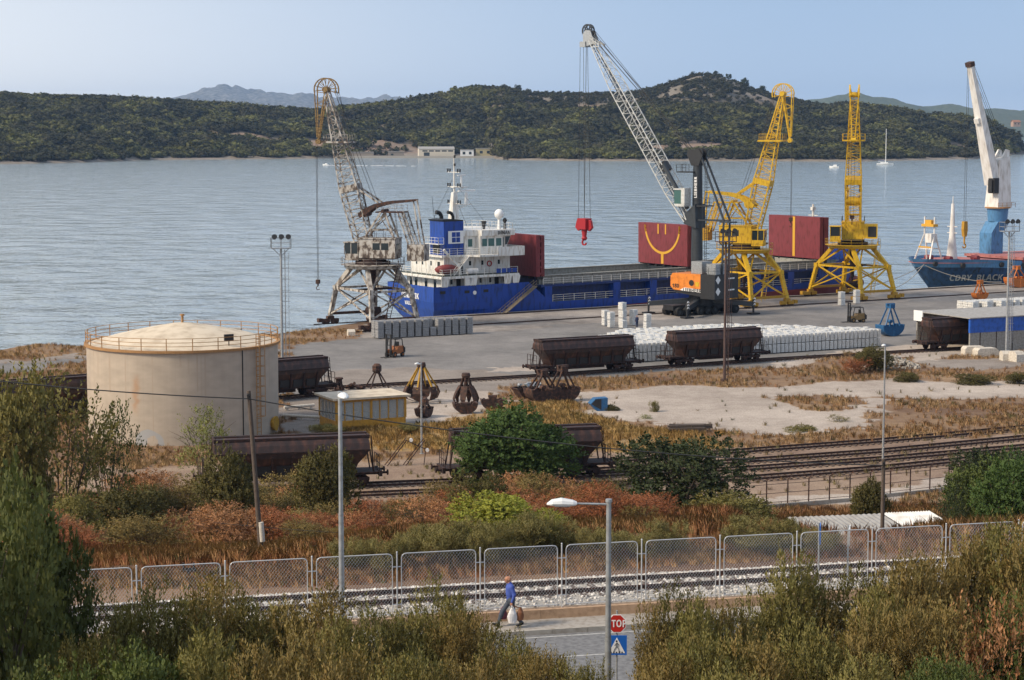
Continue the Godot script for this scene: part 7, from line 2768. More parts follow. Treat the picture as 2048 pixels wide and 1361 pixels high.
		for i in range(1, 13):
			c.tri(rows[0][0], rows[0][i], rows[0][i + 1])
		part(g, "sack", c, q[4])
		c = B.new()
		var hand_at := Vector3(0.035, 0.79, signf(p.z) * 0.25)
		c.path([p + Vector3(-0.05, z.y - 0.02, 0), hand_at, p + Vector3(0.05, z.y - 0.02, 0)], 0.012, 5)
		part(g, "handle", c, q[4])

func worker() -> void:
	var o := thing("person", "worker in dark blue overalls standing at the loose ingot piles", "person", Vector3(18.46, 2, -293.87) + Vector3(0, 0.02, 0), 2.0)
	var blue := Color(0.02, 0.035, 0.09)
	var sk := Color(0.4, 0.2, 0.13)
	var bones := [[Vector3(0, 0.95, -0.05), Vector3(0, 0.95, 0.05), 0.13, 0.13, blue], [Vector3(0, 1.0, 0), Vector3(0, 1.35, 0), 0.15, 0.15, blue], [Vector3(0, 1.4, -0.15), Vector3(0, 1.4, 0.15), 0.08, 0.08, blue], [Vector3(0, 1.45, 0), Vector3(0, 1.55, 0), 0.06, 0.06, sk], [Vector3(0.02, 1.63, 0), Vector3(0.02, 1.67, 0), 0.095, 0.1, sk], [Vector3(0.1, 1.64, 0), Vector3(0.115, 1.62, 0), 0.02, 0.02, sk]]
	for s in [-1.0, 1.0]:
		bones.append_array([[Vector3(0, 0.9, s * 0.1), Vector3(0.02, 0.5, s * 0.11), 0.11, 0.08, blue], [Vector3(0.02, 0.5, s * 0.11), Vector3(-0.02, 0.1, s * 0.11), 0.08, 0.06, blue], [Vector3(-0.05, 0.05, s * 0.11), Vector3(0.16, 0.045, s * 0.12), 0.05, 0.045, Color(0.02, 0.02, 0.02)],
			[Vector3(0, 1.4, s * 0.19), Vector3(0, 1.12, s * 0.24), 0.07, 0.055, blue], [Vector3(0, 1.12, s * 0.24), Vector3(0.14, 0.92, s * 0.2), 0.055, 0.04, blue]])
		hand(bones, Vector3(0.14, 0.92, s * 0.2), Vector3(0.3, -0.95, 0), Vector3(0.95, 0.3, 0), Vector3(0, 0, -s), sk)
	var b := B.new()
	skin(b, bones, 0.02, 0.04)
	part(o, "body", b, with_color(mat(1, 1, 1, 0.8)))

func leaning_pole(called: String, label: String, foot: Vector3, top: Vector3, r: float, painted: bool) -> void:
	var o := thing(called, label, "pole", foot, 0.0, "timber line poles")
	var b := B.new()
	b.tube(Vector3(0, -0.3, 0), top - foot, r, r * 0.75, 10)
	part(o, "shaft", b, M.wood)
	b = B.new()
	b.bar(top - foot + Vector3(0, -0.35, -0.02), top - foot + Vector3(0, -0.15, 0.12), 0.12)
	b.tube(top - foot + Vector3(0, -0.3, 0.1), top - foot + Vector3(0, -0.12, 0.1), 0.05, 0.05, 8)
	part(o, "insulator", b, M.black)
	if painted:
		b = B.new()
		b.tube(Vector3(0.1, 0.0, 0.1), (top - foot) * 0.13 + Vector3(0.1, 0, 0.1), r * 0.95, r * 0.95, 8)
		part(o, "white_stub", b, M.block_pale)

func wire(called: String, label: String, a: Vector3, e: Vector3, sag: float, r := 0.02) -> void:
	var b := B.new()
	var pts := []
	for k in 21:
		var t := k / 20.0
		pts.append(a.lerp(e, t) - Vector3(0, sag * 4.0 * t * (1.0 - t), 0))
	b.path(pts, r, 5)
	tag(part(self, called, b, M.cable), label, "cable", "overhead cables")

func road_sign() -> void:
	var o := thing("road_sign_post", "stop sign above blue crossing sign on one post behind the near lamp pole", "sign", Vector3(3.14, 13.15, -58.6), 0.0)
	var b := B.new()
	b.tube(Vector3(0, 0, -0.03), Vector3(0, 3.55, -0.03), 0.03, 0.03, 10)
	part(o, "post", b, M.zinc)
	var oct := []
	for r in [0.3, 0.275]:
		var p := []
		for k in 8:
			var t := TAU * (k + 0.5) / 8
			p.append(Vector2(cos(t), sin(t)) * r)
		oct.append(p)
	b = B.new()
	b.prism(oct[0], Vector3(0, 0, 0.02), Vector3(0, 3.16, 0))
	var stop := part(o, "stop_plate", b, M.sign_white)
	b = B.new()
	b.prism(oct[1], Vector3(0, 0, 0.004), Vector3(0, 3.16, 0.02))
	part(stop, "red_field", b, M.sign_red)
	lettering(stop, "lettering", "STOP", 0.3, M.sign_white, Vector3(0, 3.16, 0.03), Basis().scaled(Vector3(0.8, 1.0, 0.3)))
	b = B.new()
	b.span(Vector3(-0.3, 2.2, 0), Vector3(0.3, 2.8, 0.02))
	var blue := part(o, "crossing_plate", b, M.sign_blue)
	b = B.new()
	b.prism([Vector2(-0.25, 2.26), Vector2(0.25, 2.26), Vector2(0.0, 2.74)], Vector3(0, 0, 0.004), Vector3(0, 0, 0.02))
	part(blue, "white_triangle", b, M.sign_white)
	b = B.new()
	var z := Vector3(0, 0, 0.026)
	b.tube(Vector3(-0.01, 2.625, 0.022), Vector3(-0.01, 2.625, 0.03), 0.027, 0.027, 10)
	for q in [[0.0, 2.59, -0.01, 2.46, 0.05], [-0.01, 2.47, -0.07, 2.38, 0.026], [-0.07, 2.38, -0.1, 2.31, 0.024], [0.0, 2.47, 0.05, 2.39, 0.026], [0.05, 2.39, 0.06, 2.31, 0.024], [-0.01, 2.57, -0.07, 2.49, 0.02], [0.0, 2.57, 0.07, 2.5, 0.02], [-0.1, 2.31, -0.07, 2.305, 0.02], [0.06, 2.31, 0.1, 2.31, 0.02]]:
		b.bar(Vector3(q[0], q[1], 0) + z, Vector3(q[2], q[3], 0) + z, q[4], 0.008)
	part(blue, "walking_figure", b, M.black)
	b = B.new()
	for k in 5:
		b.prism([Vector2(-0.2 + k * 0.085, 2.265), Vector2(-0.16 + k * 0.085, 2.265), Vector2(-0.15 + k * 0.08, 2.305), Vector2(-0.18 + k * 0.08, 2.305)], Vector3(0, 0, 0.004), Vector3(0, 0, 0.025))
	part(blue, "crossing_stripe", b, M.black)

func build_street_things() -> void:
	mesh_fence()
	walking_man()
	lamp_post(Vector3(2.53, 14.0, -51.5), 7.35, Vector3(-1.62, 0.06, 0.15), "near street lamp with long arm in front of the road sign")
	lamp_post(road(-5.95, -0.35, 14.25), 8.1, Vector3(0.25, 0.05, 0.85), "street lamp rising behind the foreground shrubs at the left")
	road_sign()
	for p in [[Vector3(11.08, 16.91, -71), 0, "edge-on blue sign on a thin post before the fence"], [Vector3(12.22, 16.7, -71.5), 1, "edge-on white sign on a thin post before the fence"]]:
		var o := thing("traffic_sign", p[2], "sign", Vector3(p[0].x, 14.2, p[0].z), 1.42 if p[1] == 0 else 1.36, "edge-on traffic signs")
		var h: float = p[0].y - 14.2
		var b := B.new()
		b.tube(Vector3.ZERO, Vector3(0, h, 0), 0.03, 0.03, 8)
		part(o, "post", b, M.zinc)
		b = B.new()
		if p[1] == 0:
			b.span(Vector3(-0.3, h - 0.75, 0.03), Vector3(0.3, h - 0.05, 0.06))
			part(o, "plate", b, M.sign_blue)
			b = B.new()
			b.prism([Vector2(-0.22, h - 0.68), Vector2(0.22, h - 0.68), Vector2(0, h - 0.3)], Vector3(0, 0, 0.005), Vector3(0, 0, 0.06))
			part(o, "pictogram", b, M.sign_white)
		else:
			b.prism([Vector2(0, h - 0.75), Vector2(0.42, h - 0.05), Vector2(-0.42, h - 0.05)], Vector3(0, 0, 0.03), Vector3(0, 0, 0.03))
			part(o, "plate", b, M.sign_white)
	# line poles and the cable
	var a_top := Vector3(-11.69, 19.49, -88)
	var a_foot := Vector3(-11.25, 12.7, -88)
	leaning_pole("timber_pole", "leaning dark timber pole with whitened foot in front of the tank", a_foot, a_top, 0.12, true)
	var b_top := Vector3(17.31, 15.77, -92)
	leaning_pole("timber_pole", "dark timber pole beside the corrugated shack roof", Vector3(Vector3(17.31, 12.41, -92).x, 9.5, -92), b_top, 0.11, false)
	var t1 := a_top + Vector3(0, -0.35, 0.1)
	wire("overhead_cable", "black overhead cable crossing the tank to the leaning pole", Vector3(-23.48, 20.31, -86), t1, 0.12, 0.028)
	wire("overhead_cable", "black overhead cable running right from the leaning pole", t1, b_top + Vector3(0, -0.3, 0.1), 0.55, 0.028)
	wire("overhead_cable", "thin low cable above the dry slope at the leaning pole", Vector3(-13.42, 13.34, -89), Vector3(-2.87, 12.24, -91), 0.1, 0.012)
	# shack with corrugated roof
	var o := thing("corrugated_shack", "low shack with grey and white corrugated roof below the railway", "shack", Vector3(13.35, 12.3, -95.5), 0.2)
	var e1 := (Vector3(20.73, 12.69, -95.5) - Vector3(13.35, 12.3, -95.5))
	var fall := Vector3(13.71, 12.01, -91.8) - Vector3(13.35, 12.3, -95.5)
	var len := e1.length()
	var ex := Vector3(len, 0, 0)
	for k in 2:
		var b := B.new()
		var from := 0.0 if k == 0 else 0.66
		var to := 0.66 if k == 0 else 1.0
		var n := 36
		for i in n:
			var s0 := len * lerpf(from, to, float(i) / n)
			var s1 := len * lerpf(from, to, float(i + 1) / n)
			var y0 := 0.045 * (i % 2) + k * 0.03
			var y1 := 0.045 * ((i + 1) % 2) + k * 0.03
			b.quad(Vector3(s0 + 0.9, y0 - 0.75, 3.5), Vector3(s1 + 0.9, y1 - 0.75, 3.5), Vector3(s1, y1, 0), Vector3(s0, y0, 0))
		part(o, "roof_sheet", b, M.roof_sheet if k == 0 else M.roof_white)
	var b := B.new()
	b.span(Vector3(1.0, -3.0, 2.9), Vector3(len + 0.5, -0.72, 3.05))
	b.span(Vector3(0.3, -3.0, 0.1), Vector3(0.45, -0.1, 2.9))
	b.span(Vector3(len - 0.2, -3.0, 0.1), Vector3(len, -0.1, 2.9))
	part(o, "wall", b, M.block_wall)
	# tub behind the fence
	o = thing("black_tub", "black tub with two upright prongs behind the fence at the left", "tub", Vector3(-12.4, 13.95, -75.5), 0.2)
	o.position.y = ground_y(o.position.x, 75.5)
	b = B.new()
	b.lathe(Vector3.ZERO, [[0.16, 0.0], [0.24, 0.08], [0.26, 0.28], [0.22, 0.3], [0.18, 0.1], [0.0, 0.06]], 14)
	part(o, "tub", b, M.black)
	for s in [-1.0, 1.0]:
		b = B.new()
		b.bar(Vector3(s * 0.19, 0.2, 0), Vector3(s * 0.2 - 0.04, 0.55, 0), 0.07)
		part(o, "prong", b, M.black)

# ---------- plants ----------
# Foliage is built leaf by leaf: sprays of small folded leaves set round uneven lumps, so that gaps stay open and clumps shade one another.
func foliage(seed_: int, w: float, h: float, sprays: int, per: int, leaf: float, slim: float, upright: float, long_: float, low := 0.25, lumps_n := 9) -> ArrayMesh:
	var r := RandomNumberGenerator.new()
	r.seed = seed_
	var lumps := []
	for k in lumps_n:
		var t := TAU * k / lumps_n + r.randf_range(-0.4, 0.4)
		var y := r.randf_range(low + 0.12, 0.8)
		var reach := sqrt(maxf(0.05, 1.0 - pow((y - 0.5) / 0.62, 2.0))) * r.randf_range(0.25, 0.62)
		lumps.append([Vector3(cos(t) * reach * w / 2, y * h, sin(t) * reach * w / 2), r.randf_range(0.17, 0.3) * minf(w, h), r.randf_range(0.6, 1.35)])
	lumps.append([Vector3(0, h * 0.55, 0), 0.33 * minf(w, h), 1.0])
	var v := PackedVector3Array()
	var n := PackedVector3Array()
	var c := PackedColorArray()
	for i in sprays:
		var l: Array = lumps[r.randi() % lumps.size()]
		var o := Vector3(r.randfn(), r.randfn() * 0.9 + 0.15, r.randfn()).normalized()
		var p: Vector3 = l[0] + o * l[1] * r.randf_range(0.55, 1.0)
		if p.y < 0.05:
			continue
		var d := (o * (1.0 - upright) + Vector3(r.randf_range(-0.35, 0.35), upright * 1.2, r.randf_range(-0.35, 0.35))).normalized()
		var s := d.cross(Vector3(r.randfn(), r.randfn(), r.randfn())).normalized()
		var tone: float = l[2] * r.randf_range(0.7, 1.3)
		var warm := r.randf_range(0.9, 1.12)
		var size := leaf * r.randf_range(0.75, 1.25)
		var len := long_ * r.randf_range(0.6, 1.3)
		for k in per:
			var t := (k + 0.5) / per
			var at := p + d * len * t + Vector3(0, -len * t * t * 0.18, 0)
			var side := s.rotated(d, k * 2.4 + r.randf() * 0.8)
			var ld := (d * 0.75 + side * 0.75).normalized()
			var across := ld.cross(d + Vector3(r.randfn(), r.randfn(), r.randfn()) * 0.5).normalized() * size * slim
			var tip := at + ld * size
			var mid := at + ld * size * 0.45
			var nn := across.cross(ld).normalized()
			var face := nn
			if nn.dot(o) < 0.0:
				nn = -nn
			nn = (nn + o * 0.55 + Vector3.UP * 0.2).normalized()
			var f := tone * r.randf_range(0.8, 1.2)
			var col := Color(f * warm, f, f * (2.0 - warm))
			for q in ([at, tip, mid + across, at, mid - across, tip] if nn.dot(face) > 0.0 else [at, mid + across, tip, at, tip, mid - across]):
				v.append(q)
				n.append(nn)
				c.append(col)
	var a := []
	a.resize(Mesh.ARRAY_MAX)
	a[Mesh.ARRAY_VERTEX] = v
	a[Mesh.ARRAY_NORMAL] = n
	a[Mesh.ARRAY_COLOR] = c
	var m := ArrayMesh.new()
	m.add_surface_from_arrays(Mesh.PRIMITIVE_TRIANGLES, a)
	return m

func limbs(seed_: int, w: float, h: float, n: int, thick: float, twigs := 3) -> ArrayMesh:   # tapering stems that fork towards the crown
	var r := RandomNumberGenerator.new()
	r.seed = seed_
	var b := B.new()
	for k in n:
		var t := TAU * k / n + r.randf_range(-0.5, 0.5)
		var out := r.randf_range(0.12, 0.36) * w
		var a := Vector3(cos(t) * 0.06, -0.1, sin(t) * 0.06) * (1.0 + thick * 4.0)
		var m := Vector3(cos(t) * out * 0.45, h * r.randf_range(0.3, 0.42), sin(t) * out * 0.45)
		var e := Vector3(cos(t) * out, h * r.randf_range(0.6, 0.85), sin(t) * out)
		b.tube(a, m, thick, thick * 0.7, 6, false)
		b.tube(m, e, thick * 0.7, thick * 0.25, 5, false)
		for q in twigs:
			var s := m.lerp(e, r.randf_range(0.1, 0.8))
			b.tube(s, s + Vector3(r.randf_range(-0.22, 0.22) * w, r.randf_range(0.08, 0.25) * h, r.randf_range(-0.22, 0.22) * w), thick * 0.35, thick * 0.1, 4, false)
	return b.mesh()

func shrub(called: String, label: String, category: String, at: Vector3, w: float, h: float, kind: Array, leafm: Material, group: String, turn: float) -> void:
	var o := thing(called, label, category, at, turn, group)
	o.scale = Vector3(w, h, w)
	var crown := part(o, "crown", kind[0], leafm)
	part(o, "trunk" if category == "tree" else "stems", kind[1], M.bark)

func tuft(seed_: int, blades: int, spread: float, bend: float, wide := 0.012) -> ArrayMesh:
	var r := RandomNumberGenerator.new()
	r.seed = seed_
	var b := B.new()
	b.tint(Color.WHITE)
	for k in blades:
		var t := r.randf() * TAU
		var d := Vector3(cos(t), 0, sin(t))
		var s := Vector3(-d.z, 0, d.x)
		var a := d * r.randf() * spread * 0.5
		var h := r.randf_range(0.55, 1.0)
		var m := a + d * bend * 0.35 + Vector3(0, h * 0.6, 0)
		var e := a + d * bend * r.randf_range(0.6, 1.3) + Vector3(0, h, 0)
		var f := r.randf_range(0.7, 1.25)
		b.tint(Color(f, f, f))
		var n := (Vector3.UP * 0.6 + d * 0.4 + s * r.randf_range(-0.4, 0.4)).normalized()
		b.tri_n(a + s * wide, a - s * wide, m + s * wide * 0.8, n, n, n)
		b.tri_n(m + s * wide * 0.8, a - s * wide, m - s * wide * 0.8, n, n, n)
		b.tri_n(m + s * wide * 0.8, m - s * wide * 0.8, e, n, n, n)
	return b.mesh()

func grass() -> void:
	var r := RandomNumberGenerator.new()
	r.seed = 151
	var kinds := [tuft(1, 16, 0.7, 0.35, 0.028), tuft(2, 20, 0.9, 0.5, 0.03), tuft(3, 12, 0.5, 0.2, 0.024)]
	var lists := [[], [], []]
	var tints := [[], [], []]
	var tone := {SLOPE_GRASS: [Color(0.3, 0.13, 0.065), Color(0.52, 0.33, 0.16)], DRY: [Color(0.32, 0.17, 0.085), Color(0.56, 0.38, 0.21)], GOLD: [Color(0.42, 0.25, 0.09), Color(0.62, 0.44, 0.2)], GRAVEL: [Color(0.2, 0.13, 0.07), Color(0.25, 0.22, 0.1)], PALE: [Color(0.13, 0.14, 0.08), Color(0.3, 0.22, 0.12)]}
	var tries := 0
	while tries < 190000:
		tries += 1
		var d := r.randf_range(72.0, 290.0)
		var x := r.randf_range(-0.27, 0.29) * d
		if d > shore(x) - 1.0:
			continue
		var z := zone_at(x, d)
		if not tone.has(z):
			continue
		var w := road_w(x, d)
		if w < 6.2:
			continue
		var g := noise.get_noise_2d(x * 9.0, d * 9.0)
		var keep := {SLOPE_GRASS: 0.9, DRY: 0.5, GOLD: 0.95, GRAVEL: 0.035, PALE: 0.008}
		if r.randf() > keep[z] * clampf(0.65 + g * 1.6, 0.1, 1.0):
			continue
		var size := r.randf_range(0.3, 0.62) * (1.25 if z == GOLD or z == SLOPE_GRASS else 1.0)
		if d < 82.0:
			size *= 0.6
		var k := r.randi() % 3
		var col: Color = tone[z][0].lerp(tone[z][1], clampf(r.randf() * 0.8 + g * 0.8, 0.0, 1.0))
		if r.randf() < 0.06:
			col = Color(0.14, 0.13, 0.055)
		lists[k].append(Transform3D(Basis(Vector3.UP, r.randf() * TAU).scaled(Vector3(size * 1.3, size, size * 1.3)), on_ground(x, d) - Vector3(0, 0.02, 0)))
		tints[k].append(col * r.randf_range(0.8, 1.2))
	for k in 3:
		copies("dry_grass", kinds[k], leaf_mat(1, 1, 1, 0.9), lists[k], tints[k], "dry orange and golden grass over slope and yard")

func build_plants() -> void:
	M.bark = worn(mat(0.1, 0.075, 0.055, 0.95), M.streak, 0.8)
	grass()
	var r := RandomNumberGenerator.new()
	r.seed = 160
	# leaf kinds, all of unit size: [crown, stems]
	var willow := []
	for k in 5:
		willow.append([foliage(200 + k, 1.2, 1.0, 2000, 9, 0.031, 0.22, 0.48, 0.12, 0.02, 16), limbs(210 + k, 1.0, 1.0, 7, 0.012)])
	var broad := []
	for k in 3:
		broad.append([foliage(220 + k, 1.15, 1.0, 2100, 7, 0.032, 0.36, 0.3, 0.09, 0.05, 12), limbs(230 + k, 1.0, 1.0, 5, 0.02)])
	var airy := []
	for k in 2:
		airy.append([foliage(240 + k, 1.15, 1.0, 420, 7, 0.03, 0.3, 0.45, 0.13, 0.1, 9), limbs(250 + k, 1.1, 1.0, 9, 0.009, 6)])
	var dead := []
	for k in 3:
		dead.append([foliage(260 + k, 1.25, 1.0, 900, 7, 0.036, 0.24, 0.45, 0.14, 0.03, 9), limbs(270 + k, 1.2, 1.0, 11, 0.009, 6)])
	var reed := []
	for k in 2:
		reed.append([foliage(280 + k, 1.2, 1.0, 700, 8, 0.07, 0.1, 0.85, 0.2, 0.0, 8), limbs(290 + k, 1.2, 1.0, 8, 0.008)])
	var L := {"olive": leaf_mat(0.2, 0.175, 0.055), "brownish": leaf_mat(0.25, 0.185, 0.065), "fresh": leaf_mat(0.1, 0.125, 0.034), "lush": leaf_mat(0.07, 0.115, 0.03), "deep": leaf_mat(0.048, 0.062, 0.026), "leafy": leaf_mat(0.1, 0.112, 0.034), "lime": leaf_mat(0.3, 0.31, 0.05), "pale": leaf_mat(0.24, 0.25, 0.08), "rust": leaf_mat(0.36, 0.135, 0.06), "rust2": leaf_mat(0.42, 0.21, 0.1), "reed": leaf_mat(0.22, 0.19, 0.07), "mossy": leaf_mat(0.12, 0.105, 0.035)}
	# --- the slope and yard: centre x and foot in the photo, depth, height and breadth there
	var mid := [
		[Vector3(-31.6, 6.39, -138), 7.0, 9.2, "airy", "olive", "olive_tree", "tree", "large airy olive-green tree left of the storage tank"],
		[Vector3(-34.07, 7.38, -134), 6.4, 6.0, "broad", "olive", "olive_tree", "tree", "olive-green tree cut by the left edge, beside the large airy tree"],
		[Vector3(-29.1, 5.78, -142), 4.8, 5.0, "airy", "fresh", "olive_tree", "tree", "thin open tree with bare twigs between the large airy tree and the tank"],
		[Vector3(-25.31, 4.44, -163), 3.2, 5.6, "airy", "pale", "pale_shrub", "shrub", "sparse pale green shrub in front of the storage tank"],
		[Vector3(-19.53, 4.86, -136), 3.8, 4.6, "broad", "mossy", "olive_shrub", "shrub", "dark olive shrub behind the leaning timber pole"],
		[Vector3(-12.78, 4.9, -134), 4.1, 4.5, "broad", "mossy", "olive_shrub", "shrub", "dark rounded shrub behind the tall left street lamp"],
		[Vector3(0.16, 2.79, -160), 5.6, 9.4, "broad", "lush", "green_tree", "tree", "broad fresh green tree hiding the middle of the lower wagon"],
		[Vector3(11.5, 4, -134), 5.9, 8.6, "broad", "deep", "dark_tree", "tree", "dark green dense tree at the end of the lower tracks"],
		[Vector3(12.61, 7.87, -110), 2.7, 5.6, "broad", "olive", "olive_shrub", "shrub", "olive shrub in front of the dark dense tree"],
		[Vector3(-2.38, 4.65, -136), 2.6, 3.9, "broad", "mossy", "olive_shrub", "shrub", "small olive shrub below the fresh green tree"],
		[Vector3(-0.51, 13.7, -83), 1.95, 4.0, "broad", "lime", "lime_shrub", "shrub", "bright yellow-green shrub in the middle of the slope"],
		[Vector3(0.93, 13.66, -83.5), 1.3, 2.6, "broad", "lime", "lime_shrub", "shrub", "lower yellow-green shrub right of the brightest one"],
		[Vector3(-22.66, 6.91, -116), 2.9, 4.6, "broad", "mossy", "olive_shrub", "shrub", "brown-green shrub on the slope at the left"],
		[Vector3(-24.86, 7.94, -112), 2.3, 3.6, "broad", "olive", "olive_shrub", "shrub", "olive shrub behind the left foreground tree"],
		[Vector3(27.55, 8.4, -116), 2.9, 4.8, "broad", "fresh", "green_shrub", "shrub", "bright green shrub right of the corrugated shack"],
		[Vector3(28.59, 9.1, -112), 3.2, 4.6, "broad", "lush", "green_shrub", "shrub", "green shrub at the right edge above the mesh fence"],
		[Vector3(34.26, 5.89, -140), 2.3, 6.0, "broad", "deep", "green_shrub", "shrub", "dark shrub by the wire fence near the right edge"],
		[Vector3(21.8, 11.2, -98), 2.0, 2.6, "airy", "deep", "green_shrub", "shrub", "dark twiggy shrub over the white shack roof end"],
		[Vector3(21.64, 7.93, -120), 1.6, 2.6, "broad", "mossy", "green_shrub", "shrub", "small shrub beside the tall lamp's foot"],
		[Vector3(43.56, 2.28, -240), 2.6, 4.4, "broad", "mossy", "heap_shrub", "shrub", "dark shrub growing on the rubble heap by the ingots"],
		[Vector3(41.23, 2.27, -238), 1.6, 3.6, "dead", "rust", "heap_shrub", "shrub", "red-brown shrub on the rubble heap by the ingots"],
		[Vector3(14.8, 1.67, -205), 1.3, 1.2, "reed", "olive", "yard_weed", "weed", "tall grey weed on the pale slab"],
		[Vector3(10.29, 1.74, -206), 0.9, 1.7, "broad", "mossy", "yard_weed", "weed", "grey-green weed right of the blue skip"],
		[Vector3(13.53, 1.78, -200), 0.7, 1.6, "airy", "pale", "yard_weed", "weed", "low pale weed beside the tall grey weed"],
		[Vector3(27.94, 1.48, -192), 1.0, 3.6, "broad", "olive", "yard_weed", "weed", "green weeds on the far edge of the pale slab"],
		[Vector3(32.8, 1.66, -198), 1.0, 2.4, "airy", "olive", "yard_weed", "weed", "weed at the right corner of the pale slab"],
		[Vector3(53.2, 1.98, -228), 1.1, 4.4, "broad", "mossy", "yard_weed", "weed", "dark green weed patch by the concrete blocks"],
		[Vector3(58.14, 1.98, -228), 1.3, 2.8, "broad", "mossy", "yard_weed", "weed", "dark green weed patch at the right edge of the yard"],
		[Vector3(45.83, 2.19, -230), 0.9, 3.0, "broad", "mossy", "yard_weed", "weed", "dark weeds between the rubble heap and the blocks"],
		[Vector3(-17.76, 2.09, -188), 1.1, 3.4, "reed", "olive", "yard_weed", "weed", "green weeds at the foot of the yellow kiosk"],
		[Vector3(-9.79, 1.98, -190), 1.0, 2.6, "reed", "reed", "yard_weed", "weed", "yellowing weeds right of the yellow kiosk"]]
	var K := {"airy": airy, "broad": broad, "dead": dead, "reed": reed, "willow": willow}
	for p in mid:
		var at: Vector3 = p[0]
		var g := minf(ground_y(at.x, -at.z), at.y)
		var set_: Array = K[p[3]]
		shrub(p[5], p[7], p[6], Vector3(at.x, g - 0.1, at.z), p[2] * 1.0, (p[1] + (at.y - g)) * 1.1, set_[r.randi() % set_.size()], L[p[4]], {"tree": "trees beyond the railway", "shrub": "shrubs beyond the railway", "weed": "weeds in the yard"}[p[6]], r.randf() * TAU)
	for p in REEDS:
		var at: Vector3 = p[0]
		shrub("reed_clump", "grey-green reed clump in the row just behind the mesh fence", "reeds", Vector3(at.x, ground_y(at.x, -at.z) - 0.1, at.z), p[2] * 0.9, p[1] * 1.1, reed[r.randi() % 2], L.reed, "reeds behind the fence", r.randf() * TAU)
	# dead red-brown scrub over the slope
	for k in 95:
		var d := r.randf_range(93.0, 150.0)
		var x := r.randf_range(-0.25, 0.075) * d
		var h := r.randf_range(1.0, 2.6)
		if k % 9 == 0:
			h *= 1.25
		shrub("dry_shrub", "red-brown withered shrub among its like on the dry slope", "shrub", on_ground(x, d) - Vector3(0, 0.1, 0), h * r.randf_range(1.4, 2.0), h, dead[r.randi() % 3], [L.rust, L.rust, L.rust2, L.brownish][r.randi() % 4], "withered shrubs on the slope", r.randf() * TAU)
	for k in 34:
		var px := r.randf()
		var d := lerpf(139.0, 150.0, r.randf())
		var x := lerpf(-0.2, 0.055, px) * d
		var h := r.randf_range(2.2, 3.7)
		shrub("dry_shrub", "tall withered shrub among those screening the lower wagons", "shrub", on_ground(x, d) - Vector3(0, 0.1, 0), h * r.randf_range(1.1, 1.6), h, dead[r.randi() % 3], [L.rust, L.rust2, L.mossy, L.brownish][r.randi() % 4], "tall shrubs before the lower wagons", r.randf() * TAU)
	# --- the near verge
	for p in NEAR:
		var at: Vector3 = p[0]
		var g := ground_y(at.x, -at.z)
		var h: float = at.y - g
		var lm: Material = L[p[2]]
		shrub("roadside_shrub", p[3], "shrub", Vector3(at.x, g - 0.1, at.z), p[1], h * 1.02, K[p[4]][r.randi() % K[p[4]].size()], lm, "shrubs along the near side of the road", r.randf() * TAU)

const REEDS := [[Vector3(-6.51, 13.55, -76.6), 1.11, 1.8], [Vector3(-5.82, 13.29, -77.7), 1.15, 1.6], [Vector3(-4.81, 13.73, -75.8), 1.25, 1.7], [Vector3(-4.07, 13.57, -76.5), 1.32, 1.9], [Vector3(-3.48, 13.11, -78.5), 1.41, 2.1], [Vector3(-2.6, 13.61, -76.3), 1.51, 2.3], [Vector3(-1.85, 13.34, -77.5), 1.57, 2.1], [Vector3(-1.14, 13.68, -76), 1.58, 2.0], [Vector3(-0.47, 13.5, -76.8), 1.14, 2.3], [Vector3(0.31, 13.39, -77.3), 1.56, 2.3], [Vector3(1.01, 13.2, -78.1), 1.68, 1.9], [Vector3(1.72, 13.13, -78.4), 1.39, 2.3], [Vector3(2.52, 13.09, -78.6), 0.91, 1.6], [Vector3(3.33, 13.57, -76.5), 1.31, 1.9], [Vector3(4.28, 13.27, -77.8), 1.00, 2.0], [Vector3(5.21, 13.45, -77), 1.02, 2.0], [Vector3(6.25, 13.29, -77.7), 1.28, 2.1], [Vector3(9.15, 13.04, -78.8), 1.26, 2.4], [Vector3(9.84, 13.25, -77.9), 0.94, 2.3], [Vector3(10.77, 13.02, -78.9), 1.28, 2.0], [Vector3(11.45, 13.2, -78.1), 0.96, 2.2], [Vector3(12.37, 13.32, -77.6), 0.99, 1.6]]
